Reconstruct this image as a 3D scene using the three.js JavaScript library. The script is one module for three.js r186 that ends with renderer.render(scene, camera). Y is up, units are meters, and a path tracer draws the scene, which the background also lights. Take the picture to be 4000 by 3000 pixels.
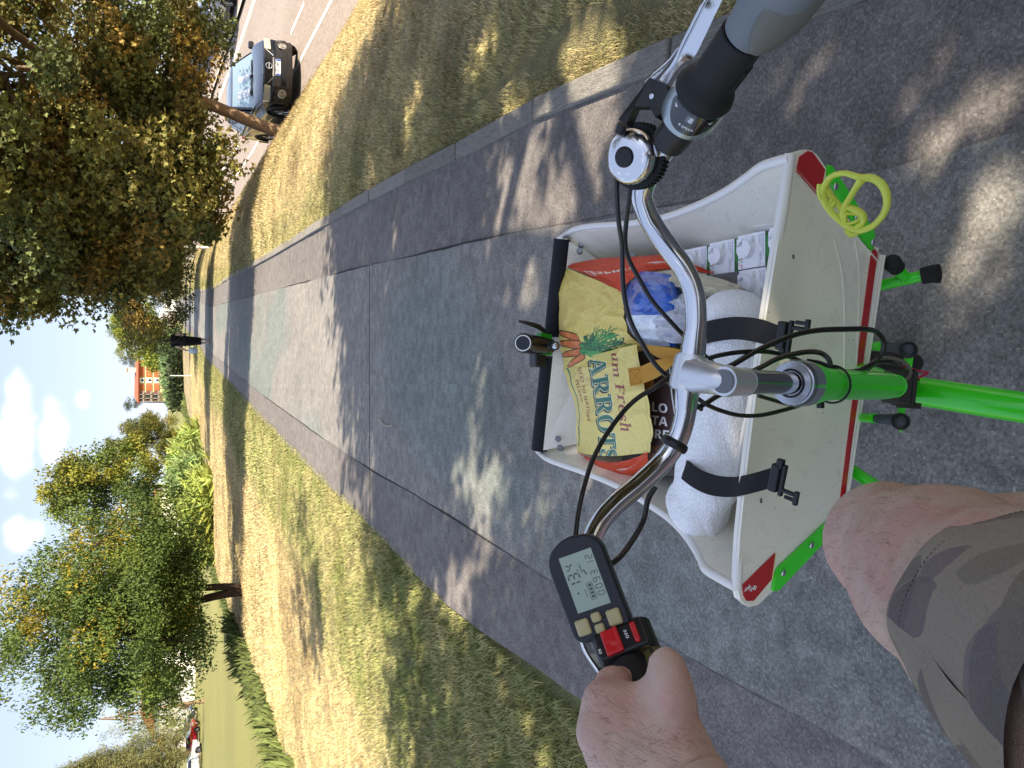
import * as THREE from 'three';
import { mergeGeometries } from 'three/addons/utils/BufferGeometryUtils.js';
import { RoundedBoxGeometry } from 'three/addons/geometries/RoundedBoxGeometry.js';

// ---------- camera (a phone held sideways: its long side stands upright in the world) ----------
const CAM_H = 1.5, PITCH = THREE.MathUtils.degToRad(24.81), FOC = 2910;
const camera = new THREE.PerspectiveCamera(2 * Math.atan(1500 / FOC) * 180 / Math.PI, 4 / 3, 0.05, 3000);
camera.position.set(0, CAM_H, 0);
camera.up.set(1, 0, 0);
camera.lookAt(0, CAM_H - Math.sin(PITCH), -Math.cos(PITCH));
const scene = new THREE.Scene();
const renderer = new THREE.WebGLRenderer({ antialias: true });
renderer.toneMapping = THREE.LinearToneMapping;
renderer.toneMappingExposure = 2.6;
renderer.shadowMap.enabled = true;

// ---------- pixel helpers: a pixel of the 4000 x 3000 photograph plus a real depth, height or plane gives a point ----------
const CP = Math.cos(PITCH), SP = Math.sin(PITCH);
const V = (x, y, z) => new THREE.Vector3(x, y, z);
function rayDir(px, py) { const a = (1500 - py) / FOC, b = -(px - 2000) / FOC; return V(a, b * CP - SP, -b * SP - CP); }
const P = (px, py, z) => rayDir(px, py).multiplyScalar(z).add(V(0, CAM_H, 0));
const Hh = (px, py, h) => { const d = rayDir(px, py); return d.multiplyScalar((h - CAM_H) / d.y).add(V(0, CAM_H, 0)); };
function onPlane(px, py, pl) { const d = rayDir(px, py), o = V(0, CAM_H, 0); return d.multiplyScalar(-(pl.normal.dot(o) + pl.constant) / pl.normal.dot(d)).add(o); }

// ---------- sun and sky ----------
const SUN_EL = THREE.MathUtils.degToRad(37);
const sunDir = V(0.83, 0, 0.56).normalize().multiplyScalar(Math.cos(SUN_EL)); sunDir.y = Math.sin(SUN_EL);
const sun = new THREE.DirectionalLight(new THREE.Color(1, 0.88, 0.70), 5);
sun.position.copy(sunDir).multiplyScalar(80).add(V(0, 0, -20)); sun.target.position.set(0, 0, -20);
sun.castShadow = true; sun.shadow.mapSize.set(4096, 4096);
Object.assign(sun.shadow.camera, { left: -60, right: 60, top: 60, bottom: -60, near: 1, far: 220 });
scene.add(sun, sun.target);

let seedN = 12345;
function rnd() { seedN = (seedN + 0x6d2b79f5) | 0; let t = Math.imul(seedN ^ (seedN >>> 15), 1 | seedN); t = (t + Math.imul(t ^ (t >>> 7), 61 | t)) ^ t; return ((t ^ (t >>> 14)) >>> 0) / 4294967296; }
const rr = (a, b) => a + (b - a) * rnd();
const clamp = (x, a = 0, b = 1) => Math.min(b, Math.max(a, x));
const lerp = (a, b, t) => a + (b - a) * t;
const sstep = (a, b, x) => { const t = clamp((x - a) / (b - a)); return t * t * (3 - 2 * t); };
function hash(x, y, z) { let n = Math.imul(x, 374761393) + Math.imul(y, 668265263) + Math.imul(z, 1274126177) | 0; n = Math.imul(n ^ (n >>> 13), 1274126177); return ((n ^ (n >>> 16)) >>> 0) / 4294967296; }
function noise(x, y, z = 0) {
  const xi = Math.floor(x), yi = Math.floor(y), zi = Math.floor(z), s = (t) => t * t * (3 - 2 * t), u = s(x - xi), v = s(y - yi), w = s(z - zi);
  const L = (k) => lerp(lerp(hash(xi, yi, k), hash(xi + 1, yi, k), u), lerp(hash(xi, yi + 1, k), hash(xi + 1, yi + 1, k), u), v);
  return lerp(L(zi), L(zi + 1), w);
}
const fbm = (x, y, z = 0, o = 4) => { let s = 0, a = 0.5, n = 0; for (let i = 0; i < o; i++) { s += a * noise(x, y, z); n += a; x *= 2.03; y *= 2.03; z *= 2.03; a *= 0.5; } return s / n; };

{ // an equirectangular sky: air, and small fair-weather clouds
  const W = 1536, Hs = 768, data = new Float32Array(W * Hs * 4);
  const cl = [[66, 1690, 0.075, 0.02], [210, 1690, 0.052, 0.015], [95, 2075, 0.024, 0.018], [330, 1560, 0.012, 0.007]].map(([px, py, a, b]) => { const d = rayDir(px, py).normalize(); return { az: Math.atan2(d.x, -d.z), el: Math.asin(d.y), a, b }; });
  for (let i = 0; i < 16; i++) cl.push({ az: rr(0.5, 5.7), el: rr(0.2, 0.9), a: rr(0.05, 0.14), b: rr(0.02, 0.05) });
  for (let j = 0; j < Hs; j++) for (let i = 0; i < W; i++) {
    const el = ((j + 0.5) / Hs - 0.5) * Math.PI, ph = ((i + 0.5) / W - 0.5) * 2 * Math.PI;
    const x = Math.cos(el) * Math.cos(ph), y = Math.sin(el), z = Math.cos(el) * Math.sin(ph);
    const e = Math.max(0, y), t = Math.pow(1 - e, 5), t2 = Math.pow(1 - e, 14);
    let r = lerp(0.225, 0.33, t) + 0.10 * t2, g = lerp(0.275, 0.42, t) + 0.05 * t2, b = lerp(0.40, 0.53, t) - 0.02 * t2;
    const cs = x * sunDir.x + y * sunDir.y + z * sunDir.z, gl = 0.35 * Math.pow(Math.max(0, cs), 8) + 0.9 * Math.pow(Math.max(0, cs), 60);
    r += gl; g += gl * 0.92; b += gl * 0.8;
    const az = Math.atan2(x, -z);
    for (const c of cl) {
      let da = az - c.az; if (da > Math.PI) da -= 2 * Math.PI; if (da < -Math.PI) da += 2 * Math.PI;
      const qx = da * Math.cos(el) / c.a, qy = (el - c.el) / c.b; if (qx * qx + qy * qy > 4) continue;
      const n = fbm(da * 55 + 7, el * 70 + 3, c.a * 90, 5), k = sstep(0.0, 0.75, 1.0 - (qx * qx + qy * qy) + (n - 0.5) * 1.9 - (qy < 0 ? 0.15 : 0)) * 0.95;
      r = lerp(r, 0.62, k); g = lerp(g, 0.62, k); b = lerp(b, 0.62, k);
    }
    if (y < 0) { const k = clamp(-y * 30); r = lerp(r, 0.2, k); g = lerp(g, 0.19, k); b = lerp(b, 0.15, k); }
    const o = (j * W + i) * 4; data[o] = r; data[o + 1] = g; data[o + 2] = b; data[o + 3] = 1;
  }
  const sky = new THREE.DataTexture(data, W, Hs, THREE.RGBAFormat, THREE.FloatType);
  sky.mapping = THREE.EquirectangularReflectionMapping; sky.magFilter = sky.minFilter = THREE.LinearFilter; sky.wrapS = THREE.RepeatWrapping; sky.needsUpdate = true;
  scene.background = sky; scene.environment = sky;
}

// ---------- building helpers ----------
const used = {};
function numbered(n) { const k = used[n] = (used[n] ?? -1) + 1; return k ? `${n}_${String(k).padStart(3, '0')}` : n; }
function tag(o, label, category, group) { if (label) o.userData.label = label; if (category) o.userData.category = category; if (group) o.userData.group = group; return o; }
function thing(name, label, category, pos = V(0, 0, 0), group) { const g = new THREE.Group(); g.name = numbered(name); g.position.copy(pos); scene.add(g); return tag(g, label, category, group); }
function prep(g) {
  let q = g.index ? g.toNonIndexed() : g;
  if (!q.attributes.normal) q.computeVertexNormals();
  if (!q.attributes.uv) q.setAttribute('uv', new THREE.BufferAttribute(new Float32Array(q.attributes.position.count * 2), 2));
  for (const k of Object.keys(q.attributes)) if (!['position', 'normal', 'uv', 'color'].includes(k)) q.deleteAttribute(k);
  return q;
}
function merge(list) {
  const l = list.map(prep);
  if (l.some((g) => g.attributes.color)) for (const g of l) if (!g.attributes.color) g.setAttribute('color', new THREE.BufferAttribute(new Float32Array(g.attributes.position.count * 3).fill(1), 3));
  return l.length === 1 ? l[0] : mergeGeometries(l, false);
}
function obj(name, geos, material, parent, kind) {
  const m = new THREE.Mesh(Array.isArray(geos) ? merge(geos) : geos, material);
  m.name = parent ? name : numbered(name); m.castShadow = m.receiveShadow = true;
  if (kind) m.userData.kind = kind;
  (parent ?? scene).add(m); return m;
}
const M = (hex, rough = 0.6, metal = 0, extra = {}) => new THREE.MeshPhysicalMaterial({ color: hex, roughness: rough, metalness: metal, side: THREE.DoubleSide, ...extra });
const box = (w, h, d, x = 0, y = 0, z = 0) => new THREE.BoxGeometry(w, h, d).translate(x, y, z);
const rbox = (w, h, d, r = 0.005, x = 0, y = 0, z = 0, s = 2) => new RoundedBoxGeometry(w, h, d, s, Math.min(r, w / 2.01, h / 2.01, d / 2.01)).translate(x, y, z);
const cyl = (r1, r2, h, x = 0, y = 0, z = 0, s = 24) => new THREE.CylinderGeometry(r1, r2, h, s).translate(x, y, z);
// a round tube of changing radius through points, with rounded or flat ends
function sweep(pts, rad, { seg = 12, n = 0, cap = true, squash = 1, up } = {}) {
  const cv = new THREE.CatmullRomCurve3(pts, false, 'centripetal'), N = n || Math.max(2, (pts.length - 1) * 5), T = [], C = [], R = [];
  for (let i = 0; i <= N; i++) { const t = i / N; C.push(pts.length === 2 ? pts[0].clone().lerp(pts[1], t) : cv.getPoint(t)); T.push(pts.length === 2 ? pts[1].clone().sub(pts[0]).normalize() : cv.getTangent(t)); if (Array.isArray(rad)) { const q = t * (rad.length - 1), k = Math.min(rad.length - 2, Math.floor(q)); R.push(lerp(rad[k], rad[k + 1], q - k)); } else R.push(rad); }
  let nrm = (up ? up.clone() : Math.abs(T[0].y) < 0.9 ? V(0, 1, 0) : V(1, 0, 0)); const pos = [], nor = [], uv = [], idx = []; let len = 0;
  const ring = (c, t, r, off, v) => { nrm.addScaledVector(t, -nrm.dot(t)).normalize(); const b = t.clone().cross(nrm); for (let j = 0; j <= seg; j++) { const a = j / seg * 2 * Math.PI, x = Math.cos(a), y = Math.sin(a) * squash; const d = nrm.clone().multiplyScalar(x).addScaledVector(b, y); const p = c.clone().addScaledVector(d, r).addScaledVector(t, off); pos.push(p.x, p.y, p.z); const q = nrm.clone().multiplyScalar(x * squash).addScaledVector(b, y / squash).normalize(); nor.push(q.x, q.y, q.z); uv.push(j / seg, v); } };
  for (let i = 0; i <= N; i++) { if (i) len += C[i].distanceTo(C[i - 1]); ring(C[i], T[i], R[i], 0, len); }
  const w = seg + 1; for (let i = 0; i < N; i++) for (let j = 0; j < seg; j++) { const a = i * w + j; idx.push(a, a + 1, a + w, a + 1, a + w + 1, a + w); }
  const g = new THREE.BufferGeometry(); g.setAttribute('position', new THREE.Float32BufferAttribute(pos, 3)); g.setAttribute('normal', new THREE.Float32BufferAttribute(nor, 3)); g.setAttribute('uv', new THREE.Float32BufferAttribute(uv, 2)); g.setIndex(idx);
  if (!cap) return g;
  const disc = (c, t, r) => { const q = new THREE.CircleGeometry(r, seg); q.scale(1, squash, 1); const z = t, x = nrm.clone().addScaledVector(z, -nrm.dot(z)).normalize(), y = z.clone().cross(x); return q.applyMatrix4(new THREE.Matrix4().makeBasis(x, y, z).setPosition(c)); };
  const back = T[0].clone().negate();
  return merge([g, disc(C[N], T[N], R[N]), disc(C[0], back, R[0])]);
}
// a flat plate of any outline: points lie (nearly) in a plane, thickness goes along -normal
function slab(pts, thick, flip = false, bulge) {
  const c = pts.reduce((s, p) => s.add(p), V(0, 0, 0)).divideScalar(pts.length); let n = V(0, 0, 0);
  for (let i = 0; i < pts.length; i++) n.add(pts[i].clone().sub(c).cross(pts[(i + 1) % pts.length].clone().sub(c)));
  n.normalize(); if (flip === true || (flip?.isVector3 && n.dot(flip) < 0)) n.negate();
  const ex = pts[1].clone().sub(pts[0]).normalize(), ey = n.clone().cross(ex), flat = pts.map((p) => new THREE.Vector2(p.clone().sub(pts[0]).dot(ex), p.clone().sub(pts[0]).dot(ey)));
  const tri = THREE.ShapeUtils.triangulateShape(flat, []), pos = [], uv = [], low = pts.map((p) => p.clone().addScaledVector(n, -thick));
  const put = (p, f) => { pos.push(p.x, p.y, p.z); uv.push(f.x, f.y); };
  for (const [a, b, d] of tri) { put(pts[a], flat[a]); put(pts[b], flat[b]); put(pts[d], flat[d]); put(low[a], flat[a]); put(low[d], flat[d]); put(low[b], flat[b]); }
  for (let i = 0; i < pts.length; i++) { const j = (i + 1) % pts.length; for (const [p, f] of [[pts[i], 0], [low[i], 1], [pts[j], 0], [pts[j], 0], [low[i], 1], [low[j], 1]]) { pos.push(p.x, p.y, p.z); uv.push(f * thick, 0); } }
  const g = new THREE.BufferGeometry(); g.setAttribute('position', new THREE.Float32BufferAttribute(pos, 3)); g.setAttribute('uv', new THREE.Float32BufferAttribute(uv, 2)); g.computeVertexNormals(); return g;
}
// a grid surface from a function of (u, v), smooth
function grid(f, nu, nv) {
  const pos = [], uv = [], idx = [];
  for (let j = 0; j <= nv; j++) for (let i = 0; i <= nu; i++) { const p = f(i / nu, j / nv); pos.push(p.x, p.y, p.z); uv.push(i / nu, j / nv); }
  for (let j = 0; j < nv; j++) for (let i = 0; i < nu; i++) { const a = j * (nu + 1) + i; idx.push(a, a + 1, a + nu + 1, a + 1, a + nu + 2, a + nu + 1); }
  const g = new THREE.BufferGeometry(); g.setAttribute('position', new THREE.Float32BufferAttribute(pos, 3)); g.setAttribute('uv', new THREE.Float32BufferAttribute(uv, 2)); g.setIndex(idx); g.computeVertexNormals(); return g;
}
function frame(origin, x, yHint) { const ex = x.clone().normalize(), ez = ex.clone().cross(yHint).normalize(), ey = ez.clone().cross(ex); return new THREE.Matrix4().makeBasis(ex, ey, ez).setPosition(origin); }
function axisFrame(origin, y) { const ey = y.clone().normalize(), h = Math.abs(ey.x) < 0.8 ? V(1, 0, 0) : V(0, 0, 1), ez = h.clone().cross(ey).normalize(), ex = ey.clone().cross(ez); return new THREE.Matrix4().makeBasis(ex, ey, ez).setPosition(origin); }
function canvasTex(w, h, draw, repeat) {
  const c = document.createElement('canvas'); c.width = w; c.height = h; const x = c.getContext('2d'); draw(x, w, h);
  const t = new THREE.CanvasTexture(c); t.colorSpace = THREE.SRGBColorSpace; if (repeat) { t.wrapS = t.wrapT = THREE.RepeatWrapping; } return t;
}
function grainTex(n, f, rep = 1, colour = true) { // grey grain, tileable enough at its size
  const d = new Uint8Array(n * n * 4);
  for (let j = 0; j < n; j++) for (let i = 0; i < n; i++) { const v = clamp(f(i, j, n)) * 255, o = (j * n + i) * 4; d[o] = d[o + 1] = d[o + 2] = v; d[o + 3] = 255; }
  const t = new THREE.DataTexture(d, n, n); t.wrapS = t.wrapT = THREE.RepeatWrapping; t.magFilter = THREE.LinearFilter; t.minFilter = THREE.LinearMipmapLinearFilter; t.generateMipmaps = true; if (colour) t.colorSpace = THREE.SRGBColorSpace; t.repeat.set(rep, rep); t.needsUpdate = true; return t;
}
// ================= the land: path on a low bank, verge down to a road on the right, lawn and ditch on the left =================
const LINES = {
  L0: [[3330, 3260], [2600, 2960], [2191, 2682], [2002, 2550], [1756, 2385], [1542, 2156], [1369, 1977], [1239, 1863], [1000, 1622], [855, 1468], [817, 1417]],
  L1: [[3470, 3000], [3200, 2844], [2166, 2281], [1917, 2118], [1743, 2004], [1570, 1904], [1385, 1798], [1239, 1695], [1000, 1524], [863, 1408], [808, 1365]],
  R1: [[3537, 652], [3329, 666], [2200, 877], [1955, 920], [1743, 969], [1597, 1004], [1466, 1028], [1260, 1083], [1036, 1141], [819, 1201]],
  R0: [[3329, 95], [2923, 156], [2345, 359], [2222, 397], [1854, 595], [1792, 622], [1591, 708], [1466, 774], [1271, 882], [1038, 1018], [879, 1097], [816, 1140]],
};
const FAR = [[46, 3.9], [75, 6.6], [120, 11], [190, 17.5], [420, 40]], OFF = { L0: -1.42, L1: -0.86, R1: 0.86, R0: 1.42 };
const edge = {};
for (const k in LINES) {
  const pts = LINES[k].map(([x, y]) => { const p = Hh(x, y, 0); return [-p.z, p.x]; }).concat(FAR.map(([d, x]) => [d, x + OFF[k]]));
  pts.unshift([-40, pts[0][1] + (k[0] === 'L' ? -0.0 : 0.05)]);
  edge[k] = (d) => { let i = 0; while (i < pts.length - 2 && pts[i + 1][0] < d) i++; const [a, b] = [pts[i], pts[i + 1]], t = clamp((d - a[0]) / (b[0] - a[0]), 0, 2); return lerp(a[1], b[1], t); };
  const raw = edge[k]; edge[k] = (d) => { const w = clamp(d * 0.12, 0.15, 4); return (raw(d - w) + raw(d) * 2 + raw(d + w)) / 4; };
}
const mid = (d) => (edge.L0(d) + edge.R0(d)) / 2;
const roadDrop = (d) => 1.6 - 0.9 * sstep(28, 75, d) - 0.5 * sstep(75, 160, d);
const crest = (d) => Math.min(4.1 + 0.16 * Math.max(d, 0), 9);
const VERGE = 3.9; // path edge to road edge
function landY(o, d) { // height of the ground at lateral offset o from the middle of the path
  const n = (fbm(o * 0.5, d * 0.5, 2) - 0.5) * 0.08;
  if (Math.abs(o) < 1.45) return -0.03;
  if (o > 0) { const s = clamp((o - 1.6) / VERGE); return -roadDrop(d) * Math.pow(s, 2.4) + n * (s > 0.02 && s < 0.97 ? 1 : 0) - (s >= 1 ? 0.02 : 0); }
  const k = crest(d), q = -o;
  const fieldLow = -2.0 + 1.2 * sstep(90, 200, d);
  if (q < k) return -0.15 * sstep(2, k, q) + n * sstep(1.45, 2, q);
  return lerp(-0.15, fieldLow - 0.6 * Math.exp(-Math.pow((q - k - 5.5) / 2.2, 2)), sstep(k, k + 4.5, q)) + n * 2 + 0.02 * Math.max(0, q - 60);
}
const landAt = (x, z) => landY(x - mid(-z), -z);
function G(px, py) { // where the sight line through a pixel meets the ground
  const d = rayDir(px, py), o = V(0, CAM_H, 0); let t = 1; for (let i = 0; i < 4000; i++) { const p = o.clone().addScaledVector(d, t); if (p.y < landAt(p.x, p.z)) return V(p.x, landAt(p.x, p.z), p.z); t *= 1.0025; } return o.clone().addScaledVector(d, t);
}
const rowsD = []; for (let d = -30; d < 420;) { rowsD.push(d); d += d < 0 ? 1.2 : d < 14 ? 0.3 : d < 40 ? 0.8 : d < 120 ? 3 : 14; }
rowsD.push(440);
function strip(name, f0, f1, y, nx, mat, colour, d0 = -30, d1 = 440, ragged = 0.012, parent) {
  const rows = [d0, ...rowsD.filter((d) => d > d0 + 0.05 && d < d1 - 0.05), d1], pos = [], uv = [], col = [], idx = [], c = new THREE.Color();
  rows.forEach((d) => { for (let i = 0; i <= nx; i++) { let a = f0(d), b = f1(d); if (ragged) { a += (noise(d * 5, 1.7) - 0.5) * ragged * 2; b += (noise(d * 5, 9.1) - 0.5) * ragged * 2; } const x = lerp(a, b, i / nx), o = x - mid(d); pos.push(x, typeof y === 'function' ? y(o, d) : y, -d); uv.push(x, d); if (colour) { colour(c, x, d, o); col.push(c.r, c.g, c.b); } } });
  for (let j = 0; j < rows.length - 1; j++) for (let i = 0; i < nx; i++) { const a = j * (nx + 1) + i; idx.push(a, a + 1, a + nx + 1, a + 1, a + nx + 2, a + nx + 1); }
  const g = new THREE.BufferGeometry(); g.setAttribute('position', new THREE.Float32BufferAttribute(pos, 3)); g.setAttribute('uv', new THREE.Float32BufferAttribute(uv, 2)); if (colour) g.setAttribute('color', new THREE.Float32BufferAttribute(col, 3)); g.setIndex(idx); g.computeVertexNormals();
  return obj(name, g, mat, parent, parent ? undefined : 'structure');
}
const stone = (n, k) => grainTex(n, (i, j) => { const a = hash(i, j, k), b = hash(i >> 1, j >> 1, k + 1), c = hash(i >> 2, j >> 2, k + 2), e = noise(i / 24, j / 24, k); return 0.50 + 0.13 * b + 0.10 * a + 0.16 * c + 0.14 * (e - 0.5) + (b > 0.98 ? 0.1 : 0) - (c > 0.92 ? 0.1 : 0); }, 0.5);
const asphaltMap = stone(1024, 3), asphaltMap2 = stone(1024, 11);
const asphaltBump = grainTex(512, (i, j) => 0.5 * hash(i >> 1, j >> 1, 5) + 0.5 * hash(i >> 2, j >> 2, 7), 0.7, false);
const asphalt = new THREE.MeshStandardMaterial({ map: asphaltMap, bumpMap: asphaltBump, bumpScale: 0.0016, roughness: 0.92, vertexColors: true });
const asphaltB = new THREE.MeshStandardMaterial({ map: asphaltMap2, bumpMap: asphaltBump, bumpScale: 0.0014, roughness: 0.94, vertexColors: true });
const centreCol = (c, x, d) => { const n = sstep(0.42, 0.62, fbm(x * 0.9, d * 0.45, 4)), m = fbm(x * 3, d * 3, 8); c.setRGB(lerp(0.50, 0.385, n), lerp(0.462, 0.425, n), lerp(0.415, 0.385, n)).multiplyScalar(0.74 + 0.40 * m); };
const sideCol = (c, x, d) => { const m = fbm(x * 1.3, d * 0.6, 14), k = fbm(x * 4, d * 4, 3); c.setRGB(0.47, 0.42, 0.385).multiplyScalar(0.48 + 0.32 * m + 0.2 * k); };
strip('path_bed', (d) => edge.L0(d) + 0.03, (d) => edge.R0(d) - 0.01, -0.016, 4, M(0x2a2822, 1), null, -30, 440, 0);
for (const [a, b] of [[-30, 6.02], [6.035, 440]]) {
  strip('path', (d) => edge.L1(d) + 0.002, (d) => edge.R1(d) - 0.002, 0, 10, asphalt, centreCol, a, b);
  strip('path_side', (d) => edge.L0(d), (d) => edge.L1(d) + 0.03, -0.004, 4, asphaltB, sideCol, a, b, 0.01);
}
strip('path_side', (d) => edge.R1(d) - 0.03, (d) => edge.R0(d) + 0.03, -0.004, 4, asphaltB, sideCol);
for (const [f, k] of [[edge.L1, 3], [edge.R1, 7]]) { // the open joints between the lanes
  const w = (d) => 0.0008 + 0.0055 * sstep(2.2, 4.5, d) * sstep(0.35, 0.7, noise(d * 1.3, k)) * (0.6 + 0.8 * noise(d * 9, k)), c = (d) => f(d) + 0.012 * (noise(d * 6, k + 2) - 0.5) + 0.008 * (noise(d * 21, k + 4) - 0.5);
  strip('path_joint', (d) => c(d) - w(d), (d) => c(d) + w(d), 0.0022, 1, M(0x2a2723, 1), null, 1.5, 60, 0);
}
{ // kerb stones along the right edge
  const kerb = new THREE.Group(); kerb.name = 'kerb'; kerb.userData.kind = 'structure'; scene.add(kerb);
  const ms = [0, 1, 2].map((i) => new THREE.MeshStandardMaterial({ color: [0xc4bdb2, 0xb7b1a6, 0xcbc4b8][i], map: asphaltMap2, bumpMap: asphaltBump, bumpScale: 0.004, roughness: 0.95 }));
  for (let d = -6; d < 60; d += 1) { const a = V(edge.R0(d) + 0.048, 0, -d), b = V(edge.R0(d + 1) + 0.048, 0, -d - 1), m = a.clone().lerp(b, 0.5); const q = obj('kerb_stone', rbox(0.1, 0.2, a.distanceTo(b) - 0.012, 0.012), ms[(d * 7 + 30) % 3], kerb); q.position.set(m.x, -0.092 + hash(d + 50, 2, 3) * 0.014, m.z); q.rotation.y = Math.atan2(a.x - b.x, a.z - b.z); }
}
// ground sheet
const dryMap = grainTex(1024, (i, j) => 0.55 + 0.28 * hash(i, j >> 2, 1) + 0.22 * (fbm(i / 14, j / 50, 3) - 0.5) + 0.1 * hash(i >> 1, j >> 1, 9), 0.5);
const groundMat = new THREE.MeshStandardMaterial({ map: dryMap, bumpMap: dryMap, bumpScale: 0.02, roughness: 1, vertexColors: true });
function lawnTone(x, d, o) { // 0 = straw, 1 = green
  const n = fbm(x * 0.8, d * 0.5, 21), m = fbm(x * 3, d * 3, 31) - 0.5;
  if (o < 0) { const q = -o, wd = 0.45 * (1 - sstep(5, 9, d)), near = 1 - sstep(2.4 + wd, 3.4 + wd, q + (n - 0.5) * 1.2); const far = sstep(crest(d) - 0.2, crest(d) + 1, q); return clamp(Math.max(near * 0.6, far * 0.7) + m * 0.6 + (n - 0.5) * 0.3); }
  const near = 1 - sstep(1.6, 2.3, o + (n - 0.5)); return clamp(near * 0.35 + 0.02 + m * 0.5 + (n - 0.5) * 0.5 + 0.25 * sstep(12, 40, d));
}
const STRAW = new THREE.Color().setRGB(0.62, 0.49, 0.25), GREEN = new THREE.Color().setRGB(0.15, 0.21, 0.04), FIELD = new THREE.Color().setRGB(0.40, 0.38, 0.10);
const BROWN = new THREE.Color().setRGB(0.30, 0.21, 0.10);
const lawnCol = (c, x, d, o) => { c.copy(STRAW).lerp(BROWN, 0.75 * sstep(0.45, 0.75, fbm(x * 1.7 + 5, d * 1.7, 71))).lerp(GREEN, lawnTone(x, d, o)); if (-o > crest(d) + 5) c.lerp(FIELD, 0.75).multiplyScalar(0.75 + 0.5 * fbm(x * 0.12, d * 0.12, 5)); };
{
  const os = []; for (let o = -260; o <= 300;) { os.push(o); o += Math.abs(o) > 60 ? 20 : Math.abs(o) > 20 ? 4 : Math.abs(o) > 9 ? 0.8 : 0.3; }
  const pos = [], uv = [], col = [], idx = [], c = new THREE.Color(), ds = [...rowsD, 700, 1200, 2400], n = os.length;
  for (const d of ds) for (const o of os) { const x = mid(Math.min(d, 440)) + o; const y = landY(o, d); pos.push(x, y, -d); uv.push(x, d); lawnCol(c, x, d, o); col.push(c.r, c.g, c.b); }
  for (let j = 0; j < ds.length - 1; j++) for (let i = 0; i < n - 1; i++) { const a = j * n + i; idx.push(a, a + 1, a + n, a + 1, a + n + 1, a + n); }
  const g = new THREE.BufferGeometry(); g.setAttribute('position', new THREE.Float32BufferAttribute(pos, 3)); g.setAttribute('uv', new THREE.Float32BufferAttribute(uv, 2)); g.setAttribute('color', new THREE.Float32BufferAttribute(col, 3)); g.setIndex(idx); g.computeVertexNormals();
  obj('ground', g, groundMat, null, 'structure');
}
// the road on the right
const RO = 1.6 + VERGE, roadX = (k) => (d) => mid(d) + RO + k, roadMat = new THREE.MeshStandardMaterial({ map: asphaltMap2, roughness: 0.93, vertexColors: true });
const roadCol = (c, x, d) => { const m = fbm(x * 0.7, d * 0.15, 44), k = fbm(x * 5, d * 0.8, 41); c.setRGB(0.70, 0.58, 0.50).multiplyScalar(0.72 + 0.3 * m + 0.12 * k); };
strip('road', roadX(0.05), roadX(8.6), (o, d) => -roadDrop(d) + 0.012, 8, roadMat, roadCol, -10, 260, 0.05);
const paint = M(0xe9e4d8, 0.8);
const line = (k, w, d0, d1) => strip('road_marking', roadX(k), roadX(k + w), (o, d) => -roadDrop(d) + 0.018, 1, paint, null, d0, d1, 0);
line(1.5, 0.12, -5, 200); line(7.2, 0.1, -5, 200); line(7.45, 0.1, -5, 200);
for (let d = 1; d < 90; d += 6) line(2.75, 0.12, d, d + 2.2);
strip('kerb_strip', roadX(8.6), roadX(8.8), (o, d) => -roadDrop(d) + 0.13, 1, M(0xb8b0a4, 0.9), null, -10, 260, 0);
strip('pavement', roadX(8.8), roadX(11.5), (o, d) => -roadDrop(d) + 0.125, 3, roadMat, roadCol, -10, 260, 0);

// grass: nobody could count it
function bladeTuft(n, h, spread, w) { const pos = [], nor = []; for (let i = 0; i < n; i++) { const a = rnd() * 6.283, r = Math.sqrt(rnd()) * spread, x = Math.cos(a) * r, z = Math.sin(a) * r, b = rnd() * 6.283, hh = h * rr(0.5, 1.1), lx = Math.cos(b) * hh * rr(0.3, 1.1), lz = Math.sin(b) * hh * rr(0.3, 1.1), px = -Math.sin(b) * w, pz = Math.cos(b) * w; const m = [x + lx * 0.4, hh * 0.65, z + lz * 0.4], t = [x + lx, hh * 0.95, z + lz]; pos.push(x - px, 0, z - pz, x + px, 0, z + pz, m[0] + px * 0.8, m[1], m[2] + pz * 0.8, x - px, 0, z - pz, m[0] + px * 0.8, m[1], m[2] + pz * 0.8, m[0] - px * 0.8, m[1], m[2] - pz * 0.8, m[0] - px * 0.8, m[1], m[2] - pz * 0.8, m[0] + px * 0.8, m[1], m[2] + pz * 0.8, ...t); } const g = new THREE.BufferGeometry(); g.setAttribute('position', new THREE.Float32BufferAttribute(pos, 3)); g.computeVertexNormals(); g.setAttribute('uv', new THREE.Float32BufferAttribute(new Float32Array(pos.length / 3 * 2), 2)); return g; }
const leafMat = (extra = {}) => new THREE.MeshPhysicalMaterial({ color: 0xffffff, roughness: 0.7, side: THREE.DoubleSide, transmission: 0.25, thickness: 0, specularIntensity: 0.3, ...extra });
const bladeMat = new THREE.MeshStandardMaterial({ color: 0xffffff, roughness: 0.85, side: THREE.DoubleSide });
function scatter(name, geo, mat, list, parent, label, cat) {
  const m = new THREE.InstancedMesh(geo, mat, list.length), q = new THREE.Object3D(); list.forEach((it, i) => { q.position.copy(it.p); q.rotation.set(it.rx ?? 0, it.ry ?? 0, it.rz ?? 0); q.scale.setScalar(it.s ?? 1); if (it.sy) q.scale.y = it.sy; q.updateMatrix(); m.setMatrixAt(i, q.matrix); m.setColorAt(i, it.c); });
  m.name = parent ? name : numbered(name); m.castShadow = m.receiveShadow = true; m.userData.kind = 'stuff'; (parent ?? scene).add(m); return tag(m, label, cat);
}
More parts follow.
